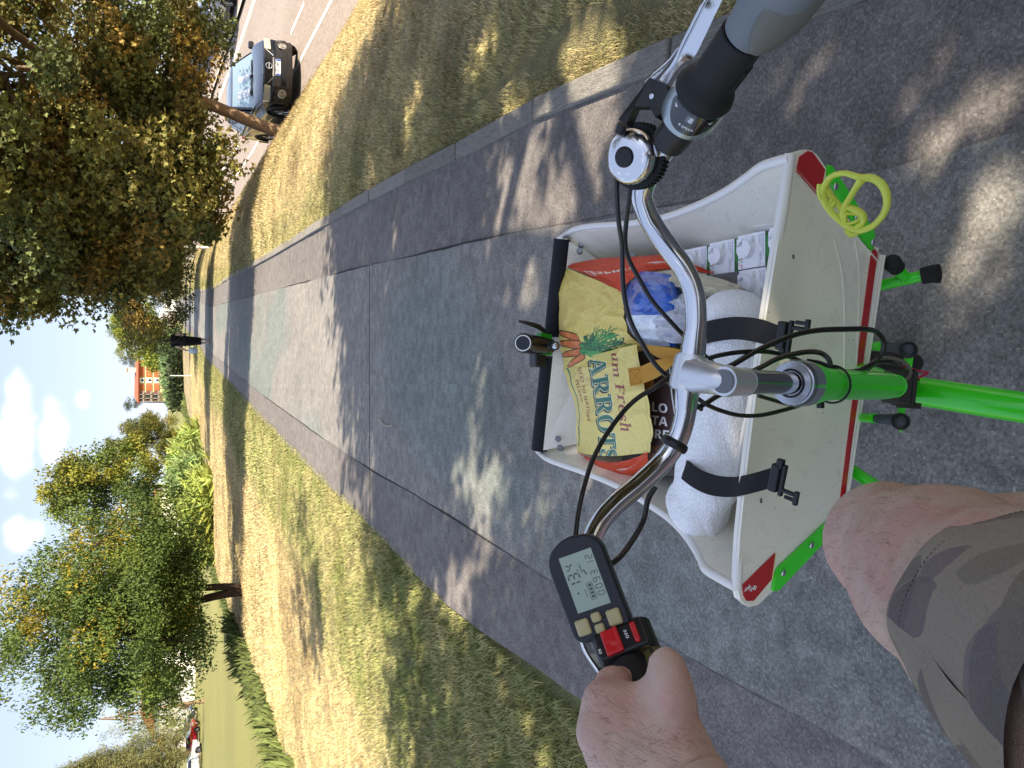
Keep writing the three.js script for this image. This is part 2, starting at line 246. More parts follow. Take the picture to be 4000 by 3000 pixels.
{
  const near = [], farT = [], c0 = new THREE.Color();
  const put = (list, o, d, s) => { const x = mid(d) + o, tn = lawnTone(x, d, o), c = c0.clone().copy(STRAW).lerp(BROWN, 0.75 * sstep(0.45, 0.75, fbm(x * 1.7 + 5, d * 1.7, 71))).lerp(GREEN, clamp(tn + rr(-0.25, 0.25))).multiplyScalar(rr(0.75, 1.25)); list.push({ p: V(x, landY(o, d) - 0.005, -d), ry: rnd() * 6.3, s: s * rr(0.6, 1.25) * (tn > 0.5 ? 1.15 : 0.9), c }); };
  for (let i = 0; i < 64000; i++) { const d = 0.3 + 13 * Math.pow(rnd(), 1.1), right = rnd() < 0.5, o = right ? rr(1.56, 5.3) : -rr(1.36, Math.min(crest(d) + 0.2, 6)); put(near, o, d, 1); }
  for (let i = 0; i < 22000; i++) { const d = rr(0.2, 30), right = rnd() < 0.4, o = right ? edge.R0(d) - mid(d) + 0.02 + Math.pow(rnd(), 0.8) * 0.2 : -(1.34 + Math.pow(rnd(), 2) * 0.5); put(near, o, d, right ? 0.9 : 1.15); }
  for (let i = 0; i < 34000; i++) { const d = 12 + 48 * Math.pow(rnd(), 1.5), right = rnd() < 0.45, o = right ? rr(1.56, 5.4) : -rr(1.4, crest(d) + 0.3); put(farT, o, d, 1.5); }
  scatter('grass', bladeTuft(11, 0.036, 0.06, 0.0017), bladeMat, near, null, 'dry mown grass in short blades on both verges beside the path', 'grass');
  scatter('grass', bladeTuft(9, 0.042, 0.1, 0.0035), bladeMat, farT, null, 'straw coloured grass on the verges farther along the path', 'grass');
}
// ================= trees =================
const barkTex = canvasTex(256, 512, (x, w, h) => { x.fillStyle = '#86705a'; x.fillRect(0, 0, w, h); for (let i = 0; i < 1500; i++) { const v = rnd(); x.strokeStyle = v < 0.5 ? `rgba(50,34,22,${rr(0.2, 0.7)})` : `rgba(190,150,105,${rr(0.15, 0.5)})`; x.lineWidth = rr(1, 4); const a = rnd() * w, b = rnd() * h; x.beginPath(); x.moveTo(a, b); x.lineTo(a + rr(-6, 6), b + rr(10, 46)); x.stroke(); } }, true);
barkTex.repeat.set(2, 1.5);
const bark = new THREE.MeshStandardMaterial({ map: barkTex, bumpMap: barkTex, bumpScale: 0.02, roughness: 0.95 });
const darkBark = new THREE.MeshStandardMaterial({ map: barkTex, bumpMap: barkTex, bumpScale: 0.02, roughness: 0.95, color: 0x6a6058 });
function leafShape(kind) { // outline points of a leaf lying along +y, unit long
  if (kind === 'maple') return [[0, 0], [0.16, 0.06], [0.44, 0.0], [0.36, 0.2], [0.56, 0.48], [0.3, 0.46], [0.2, 0.6], [0, 1], [-0.2, 0.6], [-0.3, 0.46], [-0.56, 0.48], [-0.36, 0.2], [-0.44, 0.0], [-0.16, 0.06]];
  if (kind === 'blade') return [[0, 0], [0.07, 0.3], [0.05, 0.7], [0, 1], [-0.05, 0.7], [-0.07, 0.3]];
  return [[0, 0], [0.2, 0.22], [0.25, 0.5], [0.13, 0.8], [0, 1], [-0.13, 0.8], [-0.25, 0.5], [-0.2, 0.22]];
}
function sprig(kind, n, size, spread, hang = 0.3) {
  const sh = leafShape(kind), pos = [], col = [];
  for (let i = 0; i < n; i++) {
    const m = new THREE.Matrix4().makeRotationFromEuler(new THREE.Euler(rr(-1.3, 1.3) + hang, rnd() * 6.283, rr(-0.9, 0.9) + Math.PI * (rnd() < hang ? 1 : 0)));
    m.setPosition(rr(-1, 1) * spread, rr(-1, 1) * spread, rr(-1, 1) * spread); const s = size * rr(0.65, 1.2), b = rr(0.6, 1.3), yl = rr(-0.12, 0.16), fold = rr(0.05, 0.3);
    const pts = sh.map(([x, y]) => V(x * s, y * s, Math.abs(x) * fold * s - y * y * 0.12 * s).applyMatrix4(m)), c = V(0, sh.length > 10 ? 0.25 * s : 0.5 * s, -0.02 * s).applyMatrix4(m);
    for (let k = 0; k < pts.length; k++) { for (const q of [c, pts[k], pts[(k + 1) % pts.length]]) { pos.push(q.x, q.y, q.z); col.push(b * (1 + yl), b, b * (1 - yl)); } }
  }
  const g = new THREE.BufferGeometry(); g.setAttribute('position', new THREE.Float32BufferAttribute(pos, 3)); g.setAttribute('color', new THREE.Float32BufferAttribute(col, 3)); g.computeVertexNormals(); g.setAttribute('uv', new THREE.Float32BufferAttribute(new Float32Array(pos.length / 3 * 2), 2)); return g;
}
const foliage = leafMat({ vertexColors: true, roughness: 0.62, specularIntensity: 0.45 });
// blobs: list of [x, y, z, rx, ry, rz] that fill the crown; clumps of sprigs sit mostly near their surface
// gaps in the canopy over the path: where the sun falls through in patches (centre, half length, half width in the photograph, on the ground)
const GAPS = [[1542, 833, 140, 12], [1518, 1001, 55, 12], [1380, 1088, 60, 8], [1442, 1077, 50, 8], [1388, 947, 60, 8], [1423, 860, 50, 8], [1415, 990, 50, 14], [1735, 1083, 50, 14], [1784, 1170, 50, 12], [1748, 893, 50, 8], [1906, 877, 60, 12], [1819, 752, 30, 8], [1673, 757, 35, 10], [2031, 698, 150, 50], [2107, 790, 130, 30], [1987, 860, 90, 25], [1976, 947, 60, 22], [2096, 947, 60, 25], [2052, 1175, 80, 22], [1944, 1175, 60, 14], [1960, 1278, 20, 14], [1757, 1267, 40, 14], [1475, 1267, 35, 7], [1320, 1213, 30, 8], [1705, 1376, 35, 10], [1781, 1403, 45, 20], [1825, 1360, 50, 12], [1868, 1425, 40, 22], [1890, 1305, 40, 12], [1396, 1300, 40, 8], [1325, 1332, 60, 7], [1415, 1370, 50, 8], [1271, 1256, 40, 12], [1846, 1592, 90, 28], [1911, 1907, 190, 55], [1846, 1825, 80, 20], [1787, 1912, 50, 38], [1971, 1815, 40, 14], [1890, 2070, 70, 25], [2096, 1961, 75, 22], [1770, 2178, 35, 18], [1868, 2178, 110, 25], [1787, 2287, 70, 30], [1743, 1994, 30, 10], [1374, 1766, 25, 12], [1602, 2124, 45, 10], [1428, 1912, 25, 7], [1325, 1825, 40, 10], [3670, 330, 290, 75], [3840, 142, 120, 100], [3934, 302, 90, 70], [3745, 472, 130, 120], [3528, 142, 80, 25], [3197, 250, 25, 25], [3055, 378, 25, 25], [3154, 151, 25, 15], [3962, 718, 100, 45], [3688, 1153, 45, 35], [3547, 1298, 90, 25], [1872, 198, 130, 50], [1617, 397, 150, 35], [1589, 530, 50, 25], [1967, 378, 150, 20], [2005, 236, 60, 40], [2213, 190, 190, 50], [2345, 113, 120, 50], [2440, 170, 100, 35], [1457, 660, 60, 30], [1523, 633, 30, 15], [1929, 567, 60, 12], [2100, 425, 60, 40], [2392, 265, 50, 40], [2062, 614, 120, 40], [2274, 510, 50, 40], [2213, 718, 60, 20], [2274, 747, 100, 18], [2383, 416, 25, 40], [3291, 2398, 30, 20], [3344, 2317, 25, 15], [3250, 2830, 40, 30], [1586, 2403, 25, 12], [1780, 2408, 25, 15], [1822, 2408, 25, 20], [2134, 2909, 45, 25]].filter((g) => g[3] > 8).map(([x, y, l, w]) => { const c = Hh(x, y, 0), a = Hh(x - l * 0.2, y + l, 0).sub(c), b = Hh(x + w, y, 0).sub(c), m = c.z > -2.2 ? 0.16 : c.z > -3.2 ? 0.12 : 0.085; a.multiplyScalar((a.length() + m) / a.length()); b.multiplyScalar((b.length() + m) / b.length()); return { c, a, b, det: a.x * b.z - a.z * b.x }; });
const inGap = (q) => { const t = q.y / sunDir.y, x = q.x - sunDir.x * t, z = q.z - sunDir.z * t; for (const g of GAPS) { const dx = x - g.c.x, dz = z - g.c.z, u = (dx * g.b.z - dz * g.b.x) / g.det, v = (g.a.x * dz - g.a.z * dx) / g.det; if (u * u + v * v < 1) return true; } return false; };
function tree({ name, label, cat = 'tree', group, pos, trunk, barkM = bark, blobs, clumps, per, geo, tones, clumpR = 0.55, extraBranches = 10, scaleS = 1, shell = 0.45, seed = 1, gaps = false, extra = [] }) {
  seedN = seed * 7919; const t = thing(name, label, cat, pos, group), tg = [], tips = [];
  const base = trunk[0][0], top = trunk[0][trunk[0].length - 1];
  for (const [pts, rad] of trunk.map((k) => [k.slice(0, -1).length ? k : k, k.rad])) tg.push(sweep(pts, rad, { seg: 10, n: pts.length * 3 }));
  for (let i = 0; i < clumps; i++) { const b = blobs[Math.floor(rnd() * blobs.length)], u = rr(-1, 1), a = rnd() * 6.283, q = Math.sqrt(1 - u * u), r = Math.pow(rr(shell, 1), 0.7); tips.push(V(b[0] + q * Math.cos(a) * b[3] * r, b[1] + u * b[4] * r, b[2] + q * Math.sin(a) * b[5] * r)); }
  for (const e of extra) tips.push(e.clone().sub(pos));
  const fork = trunk[0][Math.max(1, trunk[0].length - 2)];
  for (let i = 0; i < extraBranches; i++) { const e = tips[Math.floor(rnd() * tips.length)]; if (gaps && [0.4, 0.6, 0.8, 1].some((k) => inGap(fork.clone().lerp(e, k).add(pos)))) continue; const s = fork.clone().lerp(top, rr(0, 1)), m = s.clone().lerp(e, 0.55); m.y += 0.18 * s.distanceTo(e); const r0 = Math.min(0.05, 0.016 * s.distanceTo(e)) * scaleS + 0.012; tg.push(sweep([s, m, e], [r0, r0 * 0.6, 0.006], { seg: 6, n: 8, cap: false })); }
  obj('trunk', tg, barkM, t);
  const list = [], c = new THREE.Color();
  for (const tip of tips) { const tone = tones[Math.floor(Math.pow(rnd(), 1.3) * tones.length)], br = rr(0.75, 1.2), R = clumpR * rr(0.6, 1.3); for (let k = 0; k < per; k++) { const u = rr(-1, 1), a = rnd() * 6.283, q = Math.sqrt(1 - u * u), r = R * Math.cbrt(rnd()); c.setRGB(...tone).multiplyScalar(br * rr(0.8, 1.25)); list.push({ p: V(tip.x + q * Math.cos(a) * r, tip.y + u * r * 0.8, tip.z + q * Math.sin(a) * r), rx: rr(-0.5, 0.5), ry: rnd() * 6.3, rz: rr(-0.5, 0.5), s: rr(0.75, 1.2), c: c.clone() }); } }
  scatter('crown', geo, foliage, gaps ? list.filter((k) => !inGap(k.p.clone().add(pos))) : list, t);
  return t;
}
const rad = (pts, r) => { pts.rad = r; return pts; };
seedN = 4242;
const maple = sprig('maple', 9, 0.092, 0.13, 0.35), mids = sprig('oval', 12, 0.13, 0.26, 0.2), small = sprig('oval', 10, 0.07, 0.11, 0.2), fine = sprig('oval', 9, 0.3, 0.5, 0.1), finer = sprig('blade', 14, 0.5, 0.42, -0.1), needles = sprig('blade', 26, 0.2, 0.28, 0.5), reedGeo = sprig('blade', 12, 0.55, 0.12, 0);
// the row of roadside trees with brown-olive leaves
const t1 = P(1097, 520, 16); t1.y = landAt(t1.x, t1.z);
const MAPLE = { pos: t1, trunk: [rad([V(-0.05, -0.4, 0), V(0.1, 0.4, 0), V(0.38, 1.4, 0.02), V(0.55, 2.2, 0.05), V(0.5, 3.6, 0), V(0.4, 5.2, 0)], [0.15, 0.132, 0.122, 0.1, 0.07, 0.03])],
  blobs: [[0.2, 3.8, 0, 3.6, 2.0, 3.6], [-1.0, 3.0, 0.3, 2.7, 1.4, 2.6], [-1.4, 2.0, 1.0, 1.4, 0.8, 1.3], [2.2, 2.7, -0.6, 3.2, 1.5, 2.8], [-2.4, 4.5, 0, 2.1, 1.7, 2.2], [0.5, 5.8, 0, 3.4, 2.0, 3.4], [-1.9, 6.0, 0.3, 2.7, 1.6, 2.4], [-0.2, 4.6, 1.5, 3.0, 1.8, 2.2]],
  clumps: 270, per: 54, geo: maple, clumpR: 0.62, extraBranches: 22, shell: 0.35, seed: 5,
  tones: [[0.195, 0.185, 0.04], [0.16, 0.17, 0.04], [0.23, 0.20, 0.044], [0.125, 0.15, 0.038], [0.24, 0.205, 0.045], [0.30, 0.20, 0.04]] };
const firstMaple = tree({ name: 'maple_tree', label: 'large brown-leaved roadside tree whose leaning bare trunk stands before the black car', group: 'roadside trees along the right verge', ...MAPLE });
[[857, 922, 'roadside tree with dark leaves whose trunk is next behind the leaning trunk', 0.9], [780, 1035, 'third roadside tree along the verge, its short trunk past the white pole', 0.9], [737, 1087, 'fourth roadside tree along the verge, seen as a thin dark trunk', 0.85], [717, 1122, 'farthest roadside tree of the row, small behind the white posts', 0.85]].forEach(([px, py, label, s], i) => {
  const c = firstMaple.clone(); c.name = numbered('maple_tree'); const g = i < 1 ? G(px, py) : null, d = [0, 44, 58, 72][i]; c.position.copy(g ?? V(mid(d) + 4.6, landY(4.6, d), -d)); c.rotation.y = 2.1 * (i + 1); c.scale.setScalar(s); tag(c, label); scene.add(c);
});
const HIGH = { ...MAPLE, blobs: [[0, 5.0, 0, 4.0, 1.7, 4.2], [-0.8, 4.6, -1.6, 3.8, 1.4, 3.4], [0.4, 6.2, 0, 3.0, 1.3, 3.2], [0.6, 4.8, -2.4, 3.4, 1.4, 2.4], [0, 4.9, 2.4, 3.4, 1.4, 2.6], [-0.8, 4.7, 2.0, 1.1, 0.8, 1.3], [-0.7, 5.0, 2.9, 1.2, 0.8, 0.9]], clumps: 190, shell: 0.1, per: 62, clumpR: 0.72, extraBranches: 16, gaps: true,
  trunk: [rad([V(0, -0.3, 0), V(0.02, 0.8, 0), V(0.1, 2.2, 0.02), V(0.15, 3.4, 0.05), V(0.1, 4.6, 0), V(0, 6, 0)], [0.16, 0.135, 0.12, 0.1, 0.07, 0.03])] };
[[5.2, 0.4, 'roadside tree standing beside the rider that shades the near path'], [5.2, -7.4, 'roadside tree standing behind the rider on the right verge']].forEach(([o, d, label], i) => tree({ name: 'maple_tree', label, group: 'roadside trees along the right verge', ...HIGH, extra: i ? [] : [V(-0.28, 1, -0.45), V(-0.3, 1, -0.25), V(-0.18, 0.85, -0.4), V(0, 1, -0.6), V(-0.1, 0.7, -1)].flatMap((q) => [6.3, 7.1].map((k) => q.clone().addScaledVector(sunDir, k))).concat([[1200, 2280], [1255, 2420]].map(([x, y]) => Hh(x, y, -0.1).addScaledVector(sunDir, 9.2))), seed: 71 + i, pos: V(mid(d) + o, landY(o, d), -d) }));
// the broad green tree on the edge of the left bank
const lt = G(946, 2310);
tree({ name: 'round_tree', label: 'broad green tree with twin stems and yellow sprays on the left bank edge', pos: lt, trunk: [rad([V(0, -0.3, 0), V(-0.02, 0.4, 0), V(-0.12, 1.2, 0), V(-0.1, 2.4, 0), V(0, 4.2, 0)], [0.12, 0.1, 0.09, 0.07, 0.03]), rad([V(0.05, -0.3, 0), V(0.16, 0.4, 0), V(0.22, 1.2, 0), V(0.5, 2.2, 0)], [0.1, 0.085, 0.08, 0.04])], barkM: darkBark,
  blobs: [[-0.2, 3.0, 0, 2.6, 1.8, 2.5], [-0.9, 2.5, 0, 2.3, 1.5, 2.2], [0.7, 2.5, 0, 2.0, 1.5, 2.1], [-0.2, 4.1, 0, 1.9, 1.5, 1.9], [-1.4, 1.7, 0, 1.7, 1.0, 1.6], [1.0, 1.9, 0, 1.4, 1.0, 1.5]], clumps: 260, per: 52, geo: small, clumpR: 0.55, shell: 0.15, extraBranches: 30, seed: 9,
  tones: [[0.10, 0.155, 0.028], [0.115, 0.175, 0.032], [0.08, 0.13, 0.028], [0.13, 0.18, 0.028], [0.105, 0.16, 0.032], [0.15, 0.20, 0.03], [0.36, 0.29, 0.025]] });
// ================= the cargo bicycle =================
const bike = thing('cargo_bicycle', 'bright green cargo bicycle with a white front box and chrome swept handlebar', 'bicycle');
const mGreen = M(0x38e01e, 0.28, 0, { clearcoat: 0.6, clearcoatRoughness: 0.12 }), mChrome = M(0xd2d4d8, 0.13, 1), mAlu = M(0xc9ccd1, 0.22, 1), mSteel = M(0x8c8f94, 0.28, 1);
const mRubber = M(0x131314, 0.72), mBlack = M(0x0f1012, 0.42), mFoam = M(0x10131c, 0.85), mGrey = M(0x737a7e, 0.8), mCable = M(0x0b0b0c, 0.32, 0, { clearcoat: 0.3 }), mLime = M(0xd3de55, 0.45);
const scuff = canvasTex(1024, 1024, (x, w, h) => { x.fillStyle = '#f2eddd'; x.fillRect(0, 0, w, h); for (let i = 0; i < 900; i++) { x.strokeStyle = `rgba(${rnd() < 0.6 ? '120,110,90' : '90,80,66'},${rr(0.03, 0.16)})`; x.lineWidth = rr(0.6, 2.2); const a = rnd() * w, b = rnd() * h, l = rr(4, 60), t = rnd() * 6.3; x.beginPath(); x.moveTo(a, b); x.lineTo(a + Math.cos(t) * l, b + Math.sin(t) * l); x.stroke(); } for (let i = 0; i < 260; i++) { x.fillStyle = `rgba(70,60,48,${rr(0.1, 0.5)})`; x.beginPath(); x.arc(rnd() * w, rnd() * h, rr(0.6, 2.4), 0, 7); x.fill(); } for (let i = 0; i < 60; i++) { x.fillStyle = `rgba(150,136,108,${rr(0.03, 0.1)})`; x.beginPath(); x.ellipse(rnd() * w, rnd() * h, rr(10, 60), rr(6, 26), rnd() * 3, 0, 7); x.fill(); } }, true);
scuff.repeat.set(1.6, 1.6);
const mBox = new THREE.MeshPhysicalMaterial({ map: scuff, roughness: 0.38, clearcoat: 0.25, clearcoatRoughness: 0.25, side: THREE.DoubleSide });
const mRim = M(0xeceae4, 0.35);

// --- cargo box: rear panel leans toward the rider, sides taper, front panel carries the foam ---
const TOP = 0.72, FLOOR = 0.47, boxG = new THREE.Group(); boxG.name = 'cargo_box'; bike.add(boxG);
const TR = Hh(3092, 600, TOP), TL = Hh(2880, 2300, TOP), BM = Hh(3356, 1510, FLOOR);
const rear = new THREE.Plane().setFromCoplanarPoints(TR, TL, BM); if (rear.normal.z < 0) rear.negate();
const RP = (x, y) => onPlane(x, y, rear);
const rearPts = [[3094, 600], [3150, 584], [3170, 588], [3192, 604], [3250, 690], [3318, 810], [3372, 905], [3402, 955], [3412, 990], [3372, 1250], [3340, 1510], [3307, 1790], [3276, 2058], [3262, 2076], [3120, 2215], [2960, 2364], [2925, 2372], [2893, 2345], [2880, 2296], [2891, 2098], [2924, 1779], [2996, 1217], [3064, 800]].map(([x, y]) => RP(x, y));
obj('rear_panel', slab(rearPts, 0.012, rear.normal), mBox, boxG);
{ // raised ribs moulded in the panel
  const rib = (pts, r) => sweep(pts.map(([x, y]) => RP(x, y)), r, { seg: 8, squash: 0.35, up: V(1, 0, 0) });
  for (const g of [rib([[3262, 935], [3290, 1060], [3300, 1200], [3300, 1440]], 0.004), rib([[3340, 935], [3355, 1040], [3356, 1200], [3345, 1440]], 0.004)]) obj('panel_rib', g, mBox, boxG);
}
const side = (rim, low, hs) => { const top = rim.map(([x, y], i) => Hh(x, y, hs[i])), bot = low; return slab([...top, ...bot], 0.012); };
const FBR = V(0.27, FLOOR, -1.56), FBL = V(-0.13, FLOOR, -1.6), RBR = RP(3400, 990), RBL = RP(3268, 2050); RBR.y = RBL.y = FLOOR;
const rimR = [[3092, 602], [3040, 616], [2983, 636], [2925, 678], [2850, 730], [2766, 775], [2690, 808], [2604, 838], [2480, 862], [2260, 884], [2184, 928]], hR = [0.72, 0.72, 0.718, 0.70, 0.68, 0.66, 0.645, 0.635, 0.625, 0.62, 0.60];
const rimL = [[2878, 2306], [2824, 2276], [2760, 2235], [2742, 2195], [2690, 2110], [2622, 2038], [2531, 1975], [2427, 1913], [2300, 1859], [2140, 1800], [2103, 1768]], hL = [0.72, 0.72, 0.718, 0.705, 0.68, 0.66, 0.645, 0.635, 0.625, 0.62, 0.605];
const topR = rimR.map(([x, y], i) => Hh(x, y, hR[i])), topL = rimL.map(([x, y], i) => Hh(x, y, hL[i]));
function wallFrom(top, b0, b1, thick, inward) { // a leaning side wall with a thick upper edge
  const pos = [], idx = [], uv = [], n = top.length; let len = 0;
  top.forEach((p, i) => { if (i) len += p.distanceTo(top[i - 1]); const f = i / (n - 1), q = b0.clone().lerp(b1, f), tIn = p.clone().addScaledVector(inward, thick), qIn = q.clone().addScaledVector(inward, thick); for (const [k, v] of [[q, 0], [p, p.y - q.y], [p, 1], [tIn, 1.01], [tIn, 0.4], [qIn, 0.1]]) { pos.push(k.x, k.y, k.z); uv.push(len, v); } });
  for (let i = 0; i < n - 1; i++) for (const k of [0, 2, 4]) { const a = i * 6 + k, b = a + 6; idx.push(a, a + 1, b, b, a + 1, b + 1); }
  const g = new THREE.BufferGeometry(); g.setAttribute('position', new THREE.Float32BufferAttribute(pos, 3)); g.setAttribute('uv', new THREE.Float32BufferAttribute(uv, 2)); g.setIndex(idx); const q = g.toNonIndexed(); q.computeVertexNormals(); return q;
}
obj('side_panel', wallFrom(topR, RBR, FBR, 0.013, V(-1, 0, 0)), mBox, boxG);
obj('side_panel', wallFrom(topL, RBL, FBL, 0.013, V(1, 0, 0)), mBox, boxG);
const FTR = topR[10], FTL = topL[10], FHR = Hh(2205, 935, 0.62), FHL = Hh(2122, 1755, 0.62);
obj('front_panel', slab([FHR, FHL, FBL, FBR], 0.012, true), mBox, boxG);
obj('floor_panel', slab([RBR, RBL, FBL, FBR], 0.012, true), mBox, boxG);
obj('floor_lip', slab([RP(3416, 962), RP(3284, 2068), RP(3302, 2072), RP(3432, 968)], 0.008, rear.normal), mRim, boxG);
{ // rim edges: the white cut edge of the panels
  const e = (pts, r) => sweep(pts, r, { seg: 6, n: pts.length * 4 });
  obj('panel_rim', [sweep([[3086, 602], [3060, 800], [2991, 1217], [2920, 1779], [2888, 2098], [2878, 2302]].map(([x, y]) => Hh(x, y, TOP)), 0.0085, { seg: 8, squash: 0.8, n: 40 })], mRim, boxG);
  obj('panel_rim', [e(topR.map((p) => p.clone().add(V(-0.006, 0.003, 0))), 0.0075)], mRim, boxG);
  obj('panel_rim', [e(topL.map((p) => p.clone().add(V(0.006, 0.003, 0))), 0.0075)], mRim, boxG);
}
// reflective red tape
const tapeTex = canvasTex(256, 256, (x, w, h) => { x.fillStyle = '#b90d16'; x.fillRect(0, 0, w, h); for (let j = 0; j < 32; j++) for (let i = 0; i < 32; i++) { x.fillStyle = (i + j) % 2 ? 'rgba(230,60,50,0.55)' : 'rgba(120,0,10,0.5)'; x.beginPath(); x.ellipse(i * 8 + 4, j * 8 + 4, 1.6, 3.2, 0.5, 0, 7); x.fill(); } }, true); tapeTex.repeat.set(14, 14);
const mTape = new THREE.MeshPhysicalMaterial({ map: tapeTex, roughness: 0.35, clearcoat: 0.5, side: THREE.DoubleSide }), mTapeEdge = M(0xe6d9a0, 0.5);
const out = rear.normal.clone(), onR = (pts, off) => pts.map(([x, y]) => RP(x, y).addScaledVector(out, off));
for (const [a, b] of [[[[3414, 972], [3424, 990], [3386, 1270], [3352, 1530], [3318, 1800], [3286, 2052], [3266, 2054], [3300, 1790], [3335, 1510], [3366, 1250], [3401, 985]], 0], [[[3120, 612], [3152, 590], [3170, 596], [3218, 662], [3198, 770], [3108, 668]], 0], [[[2897, 2285], [3024, 2160], [3010, 2262], [2940, 2345], [2912, 2345], [2902, 2325]], 0]]) obj('reflective_tape', slab(onR(a, 0.0022), 0.0018, out), mTape, boxG);
for (const g of [slab(onR([[3219, 661], [3222, 664], [3201, 772], [3198, 770]], 0.0024), 0.0018, out), slab(onR([[3026, 2158], [3029, 2160], [3014, 2264], [3010, 2262]], 0.0024), 0.0018, out)]) obj('tape_edge', g, mTapeEdge, boxG);
{ // white scratches worn into the lower tape
  const l = []; for (let i = 0; i < 9; i++) { const x = 2903 + i * 5 + rr(-2, 2), y = 2296 + rr(-8, 8); l.push(slab(onR([[x, y + 8], [x + 2, y + 9], [x + 8, y - 7], [x + 6, y - 8]], 0.0032), 0.0006, out)); } obj('scratch', l, mRim, boxG);
}
// green angle irons along the slanted lower edges, with screws
const angle = (a, b, w0, w1) => slab([a, b, w1, w0], 0.004);
obj('angle_iron', [slab(onR([[3226, 645], [3238, 650], [3404, 905], [3402, 960], [3394, 978], [3360, 935], [3318, 862], [3226, 700]], 0.006), 0.005, out)], mGreen, boxG);
obj('angle_iron', [slab(onR([[3258, 2003], [3262, 2010], [3250, 2070], [3030, 2302], [3010, 2304], [3018, 2250], [3030, 2218]], 0.006), 0.005, out)], mGreen, boxG);
const screw = (p, n, r = 0.006) => { const g = new THREE.SphereGeometry(r, 14, 8, 0, 6.2832, 0, 1.35); g.scale(1, 0.55, 1); return g.applyMatrix4(axisFrame(p, n)); };
for (const [x, y] of [[3248, 730], [3330, 850], [3394, 948], [3243, 2030], [3156, 2124], [3046, 2232]]) obj('screw', screw(onR([[x, y]], 0.0066)[0], out), mAlu, boxG);
for (const [x, y] of [[3097, 1002], [2971, 1956]]) obj('hole', slab([[x - 3, y - 8], [x + 3, y - 8], [x + 3, y + 8], [x - 3, y + 8]].map(([a, b]) => RP(a, b).addScaledVector(out, 0.0015)), 0.001, out), mSteel, boxG);
for (const p of [Hh(2265, 980, 0.60), Hh(2270, 955, 0.585), Hh(2468, 995, 0.60), Hh(2180, 1715, 0.605), Hh(2188, 1748, 0.59)]) obj('bolt', [screw(p, V(0, 0.5, 1), 0.008), cyl(0.006, 0.008, 0.012).applyMatrix4(axisFrame(p, V(0, 0.5, 1)))], mSteel, boxG);
// a pale tape strip inside the right wall
obj('tape_strip', slab([Hh(2945, 880, 0.60), Hh(3030, 872, 0.60), Hh(3028, 896, 0.585), Hh(2945, 900, 0.585)], 0.002), mRim, boxG);
// foam tubes on the front edge
for (const [a, b] of [[[2196, 934], [2157, 1312]], [[2144, 1396], [2106, 1756]]]) { const p = Hh(...a, 0.625), q = Hh(...b, 0.625); obj('foam_tube', sweep([p, q], 0.0205, { seg: 20 }), mFoam, boxG); }

// --- handlebar ---
const barPts = [[3060, -70, 0.53], [2985, 40, 0.55], [2880, 165, 0.585], [2780, 290, 0.62], [2690, 430, 0.665], [2600, 575, 0.705], [2530, 690, 0.74], [2508, 760, 0.755], [2525, 830, 0.765], [2556, 890, 0.772], [2618, 977, 0.778], [2670, 1048, 0.78], [2708, 1135, 0.78], [2719, 1234, 0.78], [2714, 1330, 0.78], [2700, 1440, 0.78], [2688, 1540, 0.78], [2672, 1640, 0.78], [2648, 1715, 0.78], [2596, 1795, 0.78], [2500, 1890, 0.775], [2400, 1975, 0.768], [2332, 2058, 0.76], [2305, 2150, 0.748], [2335, 2280, 0.73], [2385, 2420, 0.712], [2440, 2570, 0.688], [2500, 2740, 0.652], [2550, 2890, 0.62], [2600, 3030, 0.598]].map((q) => P(...q));
obj('handlebar', sweep(barPts, 0.0111, { seg: 20, n: 180 }), mChrome, bike);
obj('handlebar_bulge', sweep([[2716, 1290, 0.78], [2706, 1380, 0.78], [2690, 1480, 0.78], [2678, 1600, 0.78]].map((q) => P(...q)), [0.0112, 0.0132, 0.0132, 0.0132, 0.0112], { seg: 20, n: 30 }), mChrome, bike);
